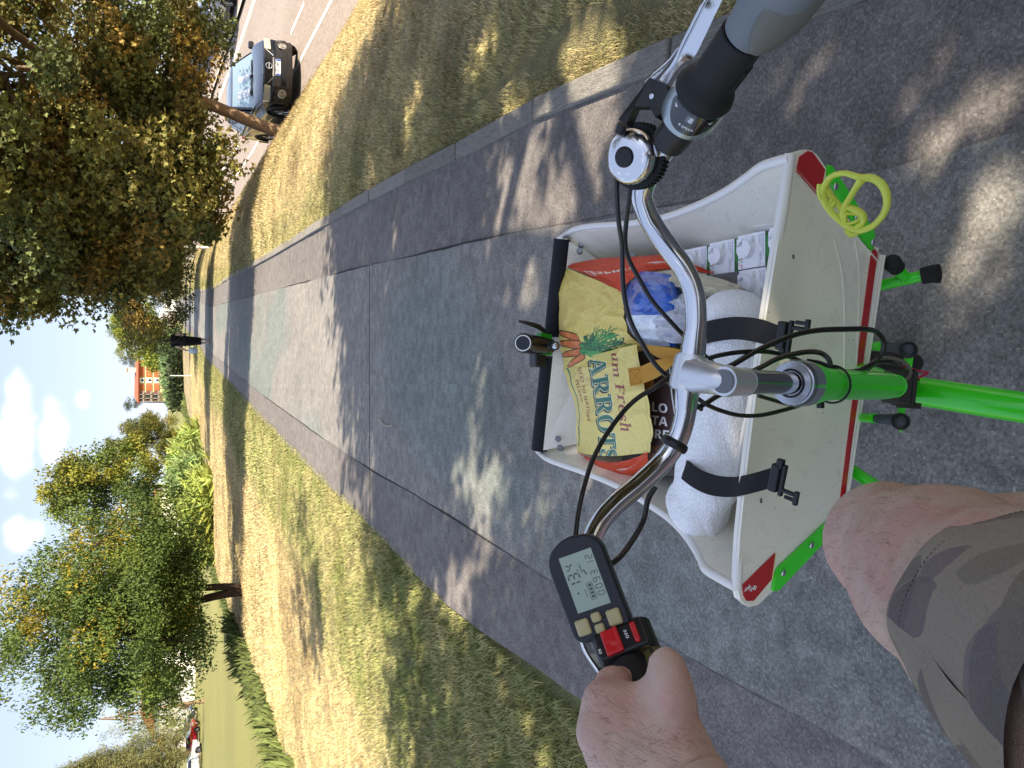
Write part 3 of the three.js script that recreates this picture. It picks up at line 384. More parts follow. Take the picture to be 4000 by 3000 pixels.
{ // stem: clamp round the bar, a waisted neck and the quill going down
  const cl = P(2692, 1458, 0.78), ax = P(2678, 1520, 0.78).sub(P(2704, 1400, 0.78)).normalize();
  const clamp0 = sweep([cl.clone().addScaledVector(ax, -0.019), cl.clone().addScaledVector(ax, -0.014), cl.clone().addScaledVector(ax, 0.014), cl.clone().addScaledVector(ax, 0.019)], [0.0152, 0.0182, 0.0186, 0.0186, 0.0182, 0.0152], { seg: 24, n: 14 });
  const q0 = P(2852, 1490, 0.742), neck = sweep([P(2700, 1462, 0.774), P(2745, 1470, 0.763), P(2800, 1480, 0.75), P(2852, 1489, 0.746)], [0.0188, 0.0184, 0.0168, 0.0158, 0.0158], { seg: 24, n: 24 });
  const qb = P(3112, 1497, 0.834), qd = qb.clone().sub(q0).normalize();
  const knob = sweep([q0.clone().addScaledVector(qd, -0.012), q0, q0.clone().addScaledVector(qd, 0.028)], [0.0146, 0.0158, 0.0146, 0.0142], { seg: 24, n: 12 });
  const stem = obj('stem', [clamp0, neck, knob], M(0xd8dadd, 0.33, 0.72), bike);
  obj('cap', cyl(0.0118, 0.0118, 0.003).applyMatrix4(axisFrame(q0.clone().addScaledVector(qd, -0.0128), qd.clone().negate())), M(0x6d7378, 0.6), stem);
  obj('quill', [sweep([q0.clone().addScaledVector(qd, 0.0285), qb], 0.0127, { seg: 24 }), sweep([q0.clone().addScaledVector(qd, 0.028), q0.clone().addScaledVector(qd, 0.03)], 0.0146, { seg: 24 })], M(0x9a9ca0, 0.12, 1), bike);
  // headset
  const h0 = P(3088, 1497, 0.826), hd = qd, at = (k) => h0.clone().addScaledVector(hd, k);
  obj('headset', [sweep([at(0), at(0.006)], 0.0235, { seg: 28 }), sweep([at(0.006), at(0.012), at(0.03), at(0.034)], [0.0245, 0.0268, 0.0268, 0.026, 0.025], { seg: 32, n: 16 })], mAlu, bike);
  obj('seal_ring', new THREE.TorusGeometry(0.0152, 0.0012, 8, 28).rotateX(Math.PI / 2).applyMatrix4(axisFrame(at(-0.0008), hd)), mBlack, bike);
  const a = at(0.034), b = P(3495, 1508, 1.005);
  obj('head_tube', sweep([a, a.clone().lerp(b, 0.12), a.clone().lerp(b, 0.3), a.clone().lerp(b, 0.86), b], [0.0255, 0.024, 0.0205, 0.0192, 0.0185, 0.0182, 0.0172, 0.014], { seg: 24, n: 24 }), mGreen, bike);
  obj('down_tube', sweep([P(3470, 1512, 1.09), P(3600, 1530, 1.06), P(4000, 1592, 0.97), P(4500, 1660, 0.90), P(5200, 1700, 0.85)], 0.0205, { seg: 24, n: 40, up: V(1, 0, 0) }), mGreen, bike);
  // zip tie round the head tube with its loose tail
  const zc = a.clone().lerp(b, 0.27); obj('zip_tie', [new THREE.TorusGeometry(0.0222, 0.0014, 8, 40).rotateX(Math.PI / 2).applyMatrix4(axisFrame(zc, hd.clone().add(V(0, 0.12, 0.1)))), rbox(0.008, 0.006, 0.008, 0.001).translate(...P(3205, 1582, 0.915).toArray())], mBlack, bike);
  obj('zip_tie', new THREE.TorusGeometry(0.0128, 0.0022, 8, 30).scale(1, 1, 2.2).rotateX(Math.PI / 2).applyMatrix4(axisFrame(P(2634, 1735, 0.78), P(2600, 1795, 0.78).sub(P(2660, 1690, 0.78)))), mBlack, bike);
  // motor cable clamp where the tubes meet
  const cc = frame(P(3513, 1512, 1.03), P(3600, 1520, 1.03).sub(P(3480, 1508, 1.03)), V(1, 0, 0));
  obj('cable_clamp', [rbox(0.024, 0.046, 0.05, 0.003), box(0.003, 0.05, 0.053, 0.006, 0, 0), box(0.006, 0.008, 0.054, 0.015, -0.024, 0)].map((g) => g.applyMatrix4(cc)), M(0x26231f, 0.55), bike);
}
// --- bell ---
{
  const c = P(2470, 612, 0.715), toCam = V(0, CAM_H, 0).sub(c).normalize(), left = rayDir(1000, 1500).sub(rayDir(2000, 1500)).normalize(), ax = toCam.clone().multiplyScalar(0.80).addScaledVector(left, 0.58).addScaledVector(V(1, 0, 0), -0.03).normalize(), m = axisFrame(c, ax), prof = [];
  for (let i = 0; i <= 14; i++) { const t = i / 14 * Math.PI / 2; prof.push(new THREE.Vector2(0.0255 * Math.pow(Math.sin(t), 0.82) + 0.0006, 0.014 * Math.pow(Math.cos(t), 0.75))); } prof.push(new THREE.Vector2(0.0252, -0.005), new THREE.Vector2(0.0235, -0.0055));
  const bell = obj('bell', new THREE.LatheGeometry(prof, 48).applyMatrix4(m), M(0xd9dadd, 0.16, 1), bike);
  obj('bell_cap', new THREE.LatheGeometry([[0.0001, 0.0165], [0.008, 0.0163], [0.0097, 0.0154], [0.0099, 0.0125]].map(([x, y]) => new THREE.Vector2(x, y)), 36).applyMatrix4(m), M(0x0b0d14, 0.5), bell);
  const rg = [cyl(0.0298, 0.0298, 0.011, 0, -0.0115, 0, 40), cyl(0.02, 0.016, 0.014, 0, -0.024, 0, 24)]; for (let i = 0; i < 48; i++) { const a = i / 48 * Math.PI * 2; rg.push(sweep([V(Math.cos(a) * 0.0302, -0.017, Math.sin(a) * 0.0302), V(Math.cos(a) * 0.0302, -0.0065, Math.sin(a) * 0.0302)], 0.0014, { seg: 6 })); }
  obj('bell_ring', rg.map((g) => g.applyMatrix4(m)), mRubber, bell);
  obj('bell_clamp', sweep([P(2520, 600, 0.74), P(2545, 630, 0.74), P(2575, 660, 0.735)], 0.009, { seg: 10 }), mRubber, bell);
}
// --- right side: brake lever, twist shifter, grip ---
{
  const A = P(2632, 528, 0.688), B = P(3020, -20, 0.542), ax = B.clone().sub(A), L = ax.length(); ax.normalize(); const at = (px) => { const a = P(2632, 528, 0.688), r = rayDir(px, 1500 - (1500 - 528) - (px - 2632) * 1.41); const w = a.clone().sub(V(0, CAM_H, 0)); const b = ax.dot(r) / r.lengthSq(); return a.clone().addScaledVector(ax, clamp((px - 2632) / 388, -1, 2) * L); };
  const S = (t) => A.clone().addScaledVector(ax, t * L);
  obj('brake_clamp', [sweep([S(-0.06), S(0.13)], [0.0165, 0.0178, 0.0172], { seg: 20, n: 8 }), slab([P(2440, 480, 0.69), P(2560, 320, 0.68), P(2625, 345, 0.67), P(2640, 440, 0.672), P(2580, 470, 0.68), P(2560, 430, 0.683), P(2500, 430, 0.687), P(2470, 500, 0.69)], 0.018), sweep([P(2432, 486, 0.7), P(2420, 520, 0.705)], 0.005, { seg: 8 })], mBlack, bike);
  obj('screw', screw(P(2556, 374, 0.668), V(0, 0.8, 0.6), 0.008), mAlu, bike);
  const sh = obj('twist_shifter', sweep([S(0.13), S(0.15), S(0.22), S(0.345), S(0.35)], [0.0185, 0.0232, 0.0255, 0.0262, 0.0262, 0.0255], { seg: 36, n: 24 }), M(0xa9b3b6, 0.25, 0.7), bike);
  // black display window on the shifter with its markings
  const winTex = canvasTex(512, 256, (x, w, h) => { x.fillStyle = '#07080b'; x.fillRect(0, 0, w, h); x.fillStyle = '#cfd3d6'; x.textAlign = 'center'; x.fillStyle = 'rgba(90,96,110,1)'; x.fillRect(215, 36, 76, 74); x.fillStyle = '#d9dbe0'; x.font = 'bold 78px sans-serif'; x.fillText('8', 262, 102); x.font = 'bold 40px sans-serif'; x.fillText('8 SPEED', 262, 190); for (const cx of [70, 446]) { x.beginPath(); x.moveTo(cx - 24, 60); x.lineTo(cx + 24, 60); x.lineTo(cx, 102); x.fill(); } });
  const toC = V(0, CAM_H, 0).sub(S(0.25)).normalize(), up0 = toC.clone().addScaledVector(ax, -toC.dot(ax)).normalize(), sd = ax.clone().cross(up0);
  const g = grid((u, v) => { const a = lerp(-1.05, 0.75, u), t = lerp(0.348, 0.2 + 0.115 * Math.pow(Math.abs(u - 0.5) * 2, 3), v), r = 0.0272; return S(t).addScaledVector(up0, Math.cos(a) * r).addScaledVector(sd, -Math.sin(a) * r); }, 28, 8);
  { const uvA = g.attributes.uv; for (let i = 0; i < uvA.count; i++) uvA.setXY(i, 1 - uvA.getX(i), 1 - uvA.getY(i) * 0.98); }
  obj('window', g, new THREE.MeshPhysicalMaterial({ map: winTex, roughness: 0.12, clearcoat: 1, side: THREE.DoubleSide }), sh);
  const gr = obj('twist_grip', [sweep([S(0.352), S(0.37), S(0.42), S(0.46), S(0.52), S(0.66), S(0.75), S(0.757)], [0.0262, 0.0268, 0.0255, 0.0222, 0.0196, 0.0193, 0.0192, 0.0192, 0.0195, 0.0182], { seg: 36, n: 36 })], mRubber, bike);
  obj('grip_ridge', [0, 1, 2, 3].map((i) => { const a = -1.9 + i * 0.25; return sweep([S(0.5).addScaledVector(up0, Math.cos(a) * 0.0195).addScaledVector(sd, -Math.sin(a) * 0.0195), S(0.64).addScaledVector(up0, Math.cos(a) * 0.0195).addScaledVector(sd, -Math.sin(a) * 0.0195)], 0.0012, { seg: 6 }); }), mRubber, gr);
  const ends = P(3330, -330, 0.46);
  obj('grip', sweep([S(0.765), S(0.85), S(1.0), P(3095, -90, 0.52), P(3180, -190, 0.50), ends], [0.0172, 0.0184, 0.0205, 0.0225, 0.024, 0.024], { seg: 28, n: 30, squash: 1.12 }), mGrey, bike);
  obj('grip_wing', sweep([P(2950, 205, 0.566), P(3000, 140, 0.552), P(3070, 50, 0.536), P(3150, -60, 0.515), P(3230, -160, 0.495)], [0.006, 0.015, 0.02, 0.021, 0.012], { seg: 18, n: 20, squash: 0.6 }), M(0x6f6e66, 0.85), bike);
  // lever blade: starts at the bracket, bends and runs along the grip
  const blade = (c, w) => { const pts = new THREE.CatmullRomCurve3(c.map(([x, y, z]) => P(x, y, z))), ws = new THREE.CatmullRomCurve3(w.map(([x, y, z]) => P(x, y, z))); return [grid((u, v) => pts.getPoint(u).lerp(ws.getPoint(u), v), 40, 3), sweep(c.map(([x, y, z]) => P(x, y, z)), 0.0022, { seg: 8, n: 40 })]; };
  obj('brake_lever', blade([[2568, 345, 0.68], [2585, 310, 0.68], [2640, 235, 0.672], [2665, 180, 0.665], [2700, 110, 0.655], [2740, 30, 0.645], [2770, -25, 0.64], [2800, -110, 0.63]], [[2592, 362, 0.665], [2605, 330, 0.662], [2672, 242, 0.652], [2708, 225, 0.645], [2752, 145, 0.635], [2792, 60, 0.625], [2808, 28, 0.62], [2850, -60, 0.61]]), mChrome, bike);
  obj('lever_edge', sweep([[2525, 325, 0.685], [2560, 300, 0.684], [2620, 245, 0.68], [2655, 190, 0.675]].map((q) => P(...q)), [0.004, 0.006, 0.005, 0.003], { seg: 10, squash: 0.5 }), mAlu, bike);
  // left lever under the switch
  obj('brake_lever', [...blade([[2265, 2478, 0.705], [2285, 2540, 0.70], [2330, 2610, 0.69], [2375, 2670, 0.68], [2400, 2760, 0.675]], [[2300, 2500, 0.715], [2322, 2550, 0.712], [2362, 2600, 0.705], [2400, 2650, 0.695], [2430, 2750, 0.69]]), sweep([P(2285, 2470, 0.72), P(2350, 2470, 0.715)], 0.007, { seg: 10 })], mChrome, bike);
}
// --- left side: display, switch, grip ---
{
  const c = P(2290, 2292, 0.70), R = P(2222, 2110, 0.712).sub(P(2350, 2465, 0.692)), U = P(2205, 2325, 0.706).sub(P(2365, 2255, 0.698)), m = frame(c, R, U);
  const shp = new THREE.Shape(), w = 0.0455, h = 0.0262; // half sizes
  shp.moveTo(-w + 0.008, -h); shp.lineTo(w - 0.016, -h + 0.001); shp.quadraticCurveTo(w - 0.002, -h + 0.004, w - 0.001, -0.008); shp.quadraticCurveTo(w + 0.003, 0.006, w - 0.008, h - 0.006); shp.quadraticCurveTo(w - 0.014, h, w - 0.024, h); shp.lineTo(-w + 0.01, h - 0.001); shp.quadraticCurveTo(-w, h - 0.001, -w, h - 0.012); shp.lineTo(-w, -h + 0.008); shp.quadraticCurveTo(-w, -h, -w + 0.008, -h);
  const disp = obj('display', new THREE.ExtrudeGeometry(shp, { depth: 0.012, bevelEnabled: true, bevelThickness: 0.003, bevelSize: 0.003, bevelSegments: 4, curveSegments: 12 }).translate(0, 0, -0.015).applyMatrix4(m), M(0x10131f, 0.5), bike);
  const seg = { 0: 'abcdef', 1: 'bc', 2: 'abged', 3: 'abgcd', 4: 'fgbc', 5: 'afgcd', 6: 'afgedc', 7: 'abc', 8: 'abcdefg', 9: 'abfgcd' };
  const lcd = canvasTex(512, 320, (x, W, H) => {
    x.fillStyle = '#93a592'; x.fillRect(0, 0, W, H); x.strokeStyle = '#132a22'; x.fillStyle = '#132a22'; x.lineCap = 'butt';
    const digit = (n, px, py, w, h, t) => { x.lineWidth = t; const y2 = py + h / 2, L = { a: [px, py, px + w, py], b: [px + w, py, px + w, y2], c: [px + w, y2, px + w, py + h], d: [px, py + h, px + w, py + h], e: [px, y2, px, py + h], f: [px, py, px, y2], g: [px, y2, px + w, y2] }; for (const s of seg[n]) { const [a, b, c2, d2] = L[s]; const k = t * 0.45, dx = Math.sign(c2 - a) * k, dy = Math.sign(d2 - b) * k; x.beginPath(); x.moveTo(a + dx, b + dy); x.lineTo(c2 - dx, d2 - dy); x.stroke(); } };
    digit(1, 210, 26, 50, 104, 15); digit(3, 286, 26, 50, 104, 15); x.fillRect(352, 122, 14, 14); digit(4, 382, 30, 40, 76, 11);
    x.font = 'bold 26px sans-serif'; x.fillText('ASSIST', 326, 172); x.font = '24px sans-serif'; x.fillText('POWER', 104, 146); x.beginPath(); x.moveTo(150, 74); x.lineTo(178, 74); x.lineTo(164, 52); x.fill();
    x.lineWidth = 5; x.beginPath(); x.roundRect(74, 166, 150, 52, 10); x.stroke(); for (let i = 0; i < 4; i++) x.fillRect(88 + i * 34, 176, 24, 32); x.fillRect(300, 192, 16, 16); x.lineWidth = 14; x.beginPath(); x.moveTo(318, 194); x.lineTo(350, 182); x.stroke();
    [0, 0, 9, 3, 1, 2].forEach((n, i) => digit(n, 92 + i * 62 + (i > 3 ? 24 : 0), 240, 32, 62, 8));
  });
  const sm = frame(P(2272, 2258, 0.6985).addScaledVector(V(0, 0, 0), 0), R, U);
  const face = new THREE.PlaneGeometry(0.053, 0.033, 1, 1).translate(0.006, -0.0005, 0.0006).applyMatrix4(m);
  obj('screen', face, new THREE.MeshPhysicalMaterial({ map: lcd, roughness: 0.22, clearcoat: 0.9, clearcoatRoughness: 0.08, side: THREE.DoubleSide }), disp);
  const bm = M(0xb7ad80, 0.6), btn = (x, y, w2, h2) => rbox(w2, h2, 0.005, 0.003, x, y, 0.001, 3).applyMatrix4(m);
  for (const [x, y, w2, h2] of [[-0.0335, 0.0155, 0.015, 0.0135], [-0.0335, -0.0155, 0.015, 0.0135], [-0.0285, 0.0008, 0.009, 0.0095], [-0.039, 0.0008, 0.009, 0.0095]]) obj('button', btn(x, y, w2, h2), bm, disp);
  obj('display_clamp', [sweep([P(2330, 2300, 0.722), P(2385, 2420, 0.702)], 0.0155, { seg: 16 })], mBlack, bike);
  // on/off switch block
  const sc = P(2428, 2508, 0.684), sR = P(2400, 2440, 0.695).sub(P(2455, 2590, 0.668)), sU = P(2330, 2535, 0.686).sub(P(2510, 2450, 0.684)), s = frame(sc, sR, sU);
  const sw = obj('switch', [rbox(0.033, 0.052, 0.03, 0.006, 0, 0, -0.01, 3), cyl(0.019, 0.019, 0.03, 0, 0, 0).rotateZ(Math.PI / 2).translate(0, -0.012, -0.012), rbox(0.028, 0.05, 0.01, 0.004, -0.001, -0.001, 0.0045)].map((g) => g.applyMatrix4(s)), mBlack, bike);
  const red = M(0xc8101c, 0.35, 0, { clearcoat: 0.4 });
  obj('rocker', [rbox(0.0235, 0.0165, 0.008, 0.0015, -0.001, 0.007, 0.0085), rbox(0.0235, 0.003, 0.002, 0.0008, -0.001, 0.0005, 0.0128)].map((g) => g.applyMatrix4(s)), red, sw);
  obj('slider', rbox(0.0205, 0.0058, 0.006, 0.0026, 0, -0.0155, 0.0085, 3).applyMatrix4(s), red, sw);
  const lt2 = (txt) => canvasTex(128, 64, (x, w, h) => { x.fillStyle = '#0f1012'; x.fillRect(0, 0, w, h); x.fillStyle = '#e9ebf0'; x.font = 'bold 50px sans-serif'; x.textAlign = 'center'; x.fillText(txt, w / 2, 50); });
  obj('lettering', new THREE.PlaneGeometry(0.0125, 0.0052).translate(0.001, -0.0075, 0.0098).applyMatrix4(s), new THREE.MeshStandardMaterial({ map: lt2('OFF'), roughness: 0.5 }), sw);
  obj('lettering', new THREE.PlaneGeometry(0.0085, 0.0048).translate(-0.005, 0.0205, 0.0098).applyMatrix4(s), new THREE.MeshStandardMaterial({ map: lt2('ON'), roughness: 0.5 }), sw);
  obj('grip', sweep([P(2440, 2545, 0.689), P(2500, 2740, 0.652), P(2550, 2890, 0.62), P(2640, 3130, 0.585)], [0.0165, 0.0168, 0.017, 0.018], { seg: 24, n: 20 }), mRubber, bike);
}
// --- cables ---
const cable = (pts, r = 0.0026, m = mCable, name = 'cable') => obj(name, sweep(pts.map((q) => P(...q)), r, { seg: 10, n: pts.length * 7 }), m, bike);
cable([[2440, 560, 0.74], [2412, 660, 0.745], [2410, 760, 0.75], [2416, 860, 0.76], [2430, 960, 0.78], [2432, 1070, 0.79], [2441, 1171, 0.795], [2466, 1261, 0.80], [2510, 1345, 0.80], [2560, 1424, 0.805], [2606, 1470, 0.81], [2680, 1540, 0.83], [2740, 1600, 0.85]]);
cable([[2470, 640, 0.745], [2460, 760, 0.76], [2447, 860, 0.78], [2442, 954, 0.79], [2457, 1014, 0.80], [2500, 1095, 0.81], [2545, 1171, 0.815], [2617, 1254, 0.82], [2690, 1330, 0.83], [2760, 1395, 0.84], [2800, 1430, 0.86]]);
cable([[2640, 1458, 0.80], [2608, 1477, 0.80], [2552, 1517, 0.79], [2491, 1555, 0.785], [2444, 1598, 0.78], [2389, 1668, 0.775], [2346, 1735, 0.77], [2310, 1810, 0.765], [2278, 1916, 0.755], [2258, 2010, 0.74], [2246, 2105, 0.725]]);
cable([[2560, 1900, 0.79], [2532, 1950, 0.79], [2513, 2033, 0.785], [2474, 2105, 0.775], [2423, 2174, 0.76], [2375, 2212, 0.745]], 0.0031);
cable([[2700, 1500, 0.82], [2760, 1470, 0.83], [2847, 1433, 0.85], [2970, 1363, 0.87], [3115, 1305, 0.89], [3200, 1290, 0.90], [3300, 1286, 0.91], [3385, 1286, 0.925], [3425, 1298, 0.94], [3450, 1332, 0.95], [3449, 1370, 0.95], [3422, 1408, 0.95], [3374, 1440, 0.94], [3319, 1453, 0.92], [3254, 1441, 0.89], [3200, 1420, 0.875], [3155, 1412, 0.87]], 0.0034);
cable([[2690, 1450, 0.82], [2757, 1406, 0.83], [2825, 1385, 0.85], [2898, 1375, 0.86], [3006, 1375, 0.88], [3079, 1393, 0.90], [3133, 1414, 0.905], [3180, 1450, 0.92]], 0.0028);
cable([[2940, 1450, 0.87], [2985, 1428, 0.875], [3024, 1407, 0.88], [3079, 1388, 0.885], [3169, 1374, 0.89], [3210, 1381, 0.89], [3236, 1403, 0.888], [3243, 1432, 0.885], [3240, 1470, 0.885]], 0.0032);
cable([[2600, 1480, 0.81], [2660, 1530, 0.82], [2720, 1590, 0.84], [2753, 1578, 0.85], [2807, 1545, 0.86], [2880, 1520, 0.87]], 0.003);
cable([[2730, 1560, 0.83], [2760, 1580, 0.85], [2807, 1601, 0.86], [2880, 1621, 0.87], [2970, 1622, 0.89], [3061, 1602, 0.905], [3120, 1585, 0.915], [3200, 1565, 0.93]], 0.0026);
cable([[2960, 1545, 0.88], [3010, 1560, 0.885], [3080, 1580, 0.9]], 0.0024);
for (let i = 0; i < 7; i++) cable([[3385 + i * 2, 1452 - i * 4, 1.03], [3415 + i * 8, 1430 - i * 7, 1.03], [3470 + i * 6, 1425 - i * 2, 1.03], [3530 + i * 4, 1440 + i * 5, 1.02], [3560, 1462 + i * 4, 1.03], [3600 - i * 8, 1490, 1.06]], 0.0014, M([0x1a1816, 0x5d564a, 0x201c1a, 0x14120f][i % 4], 0.5), 'wire');
cable([[3420, 1402, 1.02], [3475, 1398, 1.02], [3530, 1415, 1.01], [3556, 1445, 1.005], [3552, 1470, 1.005], [3530, 1492, 1.005]], 0.0026, M(0x5b554b, 0.5), 'wire');
cable([[3500, 1420, 1.03], [3590, 1450, 1.03], [3624, 1456, 1.03], [3600, 1470, 1.03], [3545, 1488, 1.01]], 0.0017, M(0xb3123e, 0.45), 'wire');
// --- headlight in front of the box ---
{
  const c = P(2043, 1340, 1.72), bk = P(2115, 1352, 1.84), ax = c.clone().sub(bk).normalize(), at = (k) => c.clone().addScaledVector(ax, k);
  const toC = V(0, CAM_H, 0).sub(c).normalize(), fa = toC.clone().lerp(ax, 0.35).normalize(), m = axisFrame(c, fa);
  const hl = obj('headlight', sweep([c.clone().addScaledVector(fa, 0.001), c.clone().addScaledVector(fa, -0.018), c.clone().addScaledVector(fa, -0.045), bk.clone().add(V(0, -0.02, 0))], [0.0185, 0.0232, 0.0245, 0.0235, 0.021], { seg: 24, n: 16 }), M(0x4b4640, 0.25, 0.8), bike);
  obj('headlight_ring', new THREE.TorusGeometry(0.0172, 0.0018, 10, 36).rotateX(Math.PI / 2).applyMatrix4(m), M(0xe3e8f2, 0.25), hl);
  obj('headlight_face', [cyl(0.0166, 0.0166, 0.003, 0, 0, 0, 32), cyl(0.004, 0.004, 0.0045, 0, 0, 0)].map((g) => g.applyMatrix4(m)), M(0x0b0e1c, 0.15), hl);
  obj('headlight_bracket', [slab([P(2096, 1300, 1.83), P(2138, 1308, 1.85), P(2136, 1388, 1.85), P(2088, 1382, 1.83)], 0.02)], M(0x0f8f18, 0.35), hl);
  obj('bracket_arm', [sweep([P(2090, 1342, 1.79), P(2130, 1348, 1.81), P(2172, 1352, 1.80)], [0.0105, 0.009, 0.008], { seg: 12, squash: 0.7 }), cyl(0.011, 0.011, 0.006).applyMatrix4(axisFrame(P(2168, 1351, 1.79), toC))], mBlack, hl);
  obj('screw', screw(P(2168, 1351, 1.784), toC, 0.008), mAlu, hl);
  obj('cable_lever', sweep([P(2026, 1254, 1.80), P(2060, 1262, 1.80), P(2110, 1280, 1.82), P(2130, 1300, 1.84)], [0.005, 0.008, 0.012, 0.009], { seg: 8, squash: 0.5 }), mBlack, hl);
  obj('mount_block', rbox(0.05, 0.03, 0.04, 0.005).translate(...P(2100, 1395, 1.86).toArray()), mBlack, hl);
}
// --- bottle cage on the box corner ---
{
  const q = (X, Y, z) => P(2900 + X / 2.765, 500 + Y / 2.765, z), pts = (l) => l.map((k) => q(...k));
  const loop = pts([[890, 620, 0.985], [940, 545, 0.975], [1010, 503, 0.965], [1115, 490, 0.955], [1215, 517, 0.945], [1285, 537, 0.94], [1400, 542, 0.935], [1495, 600, 0.93], [1552, 700, 0.93], [1562, 820, 0.935], [1530, 920, 0.945], [1470, 1000, 0.955], [1395, 1065, 0.97], [1270, 1105, 0.985], [1150, 1070, 0.995], [1040, 990, 1.0], [945, 890, 1.0], [885, 790, 0.997], [868, 700, 0.992], [890, 620, 0.985]]);
  obj('bottle_cage', [sweep(loop, [0.005, 0.0048, 0.0048, 0.005, 0.0054, 0.0062, 0.0068, 0.007, 0.0068, 0.0062, 0.0056, 0.0052, 0.005, 0.0048, 0.0045, 0.0045, 0.0046, 0.0048, 0.005, 0.005], { seg: 14, n: 110, squash: 0.75 }), sweep(pts([[1300, 545, 0.938], [1230, 640, 0.95], [1170, 740, 0.965], [1115, 830, 0.98], [1090, 930, 0.99], [1110, 1020, 0.996]]), [0.0068, 0.005, 0.0046, 0.0046, 0.005, 0.0045], { seg: 12, n: 30, squash: 0.7 }),
    sweep(pts([[900, 650, 0.99], [960, 740, 0.998], [1030, 830, 1.0], [1090, 900, 1.0]]), [0.0055, 0.005, 0.005, 0.0055], { seg: 10, n: 18, squash: 0.7 }), sweep(pts([[1110, 925, 0.99], [1180, 925, 0.988], [1255, 940, 0.985], [1262, 985, 0.985], [1200, 1020, 0.99], [1120, 1020, 0.996], [1105, 960, 0.99], [1110, 925, 0.99]]), 0.004, { seg: 8, n: 40, squash: 0.6 }), sweep(pts([[1130, 850, 0.985], [1230, 890, 0.98], [1305, 950, 0.978], [1300, 1020, 0.982], [1215, 1080, 0.99]]), [0.006, 0.008, 0.008, 0.007, 0.0055], { seg: 10, n: 24, squash: 0.6 }),
    sweep(pts([[845, 605, 0.99], [842, 690, 0.992], [862, 760, 0.996]]), 0.006, { seg: 8, n: 12, squash: 0.6 }), sweep(pts([[1120, 1085, 1.0], [1180, 1130, 1.0], [1260, 1125, 0.995]]), [0.006, 0.009, 0.005], { seg: 8, n: 12, squash: 0.7 }), ...[[940, 780], [975, 800], [1075, 900]].map(([a, b]) => sweep(pts([[a - 30, b + 60, 1.0], [a + 20, b, 0.998]]), 0.004, { seg: 8 }))], mLime, bike);
}
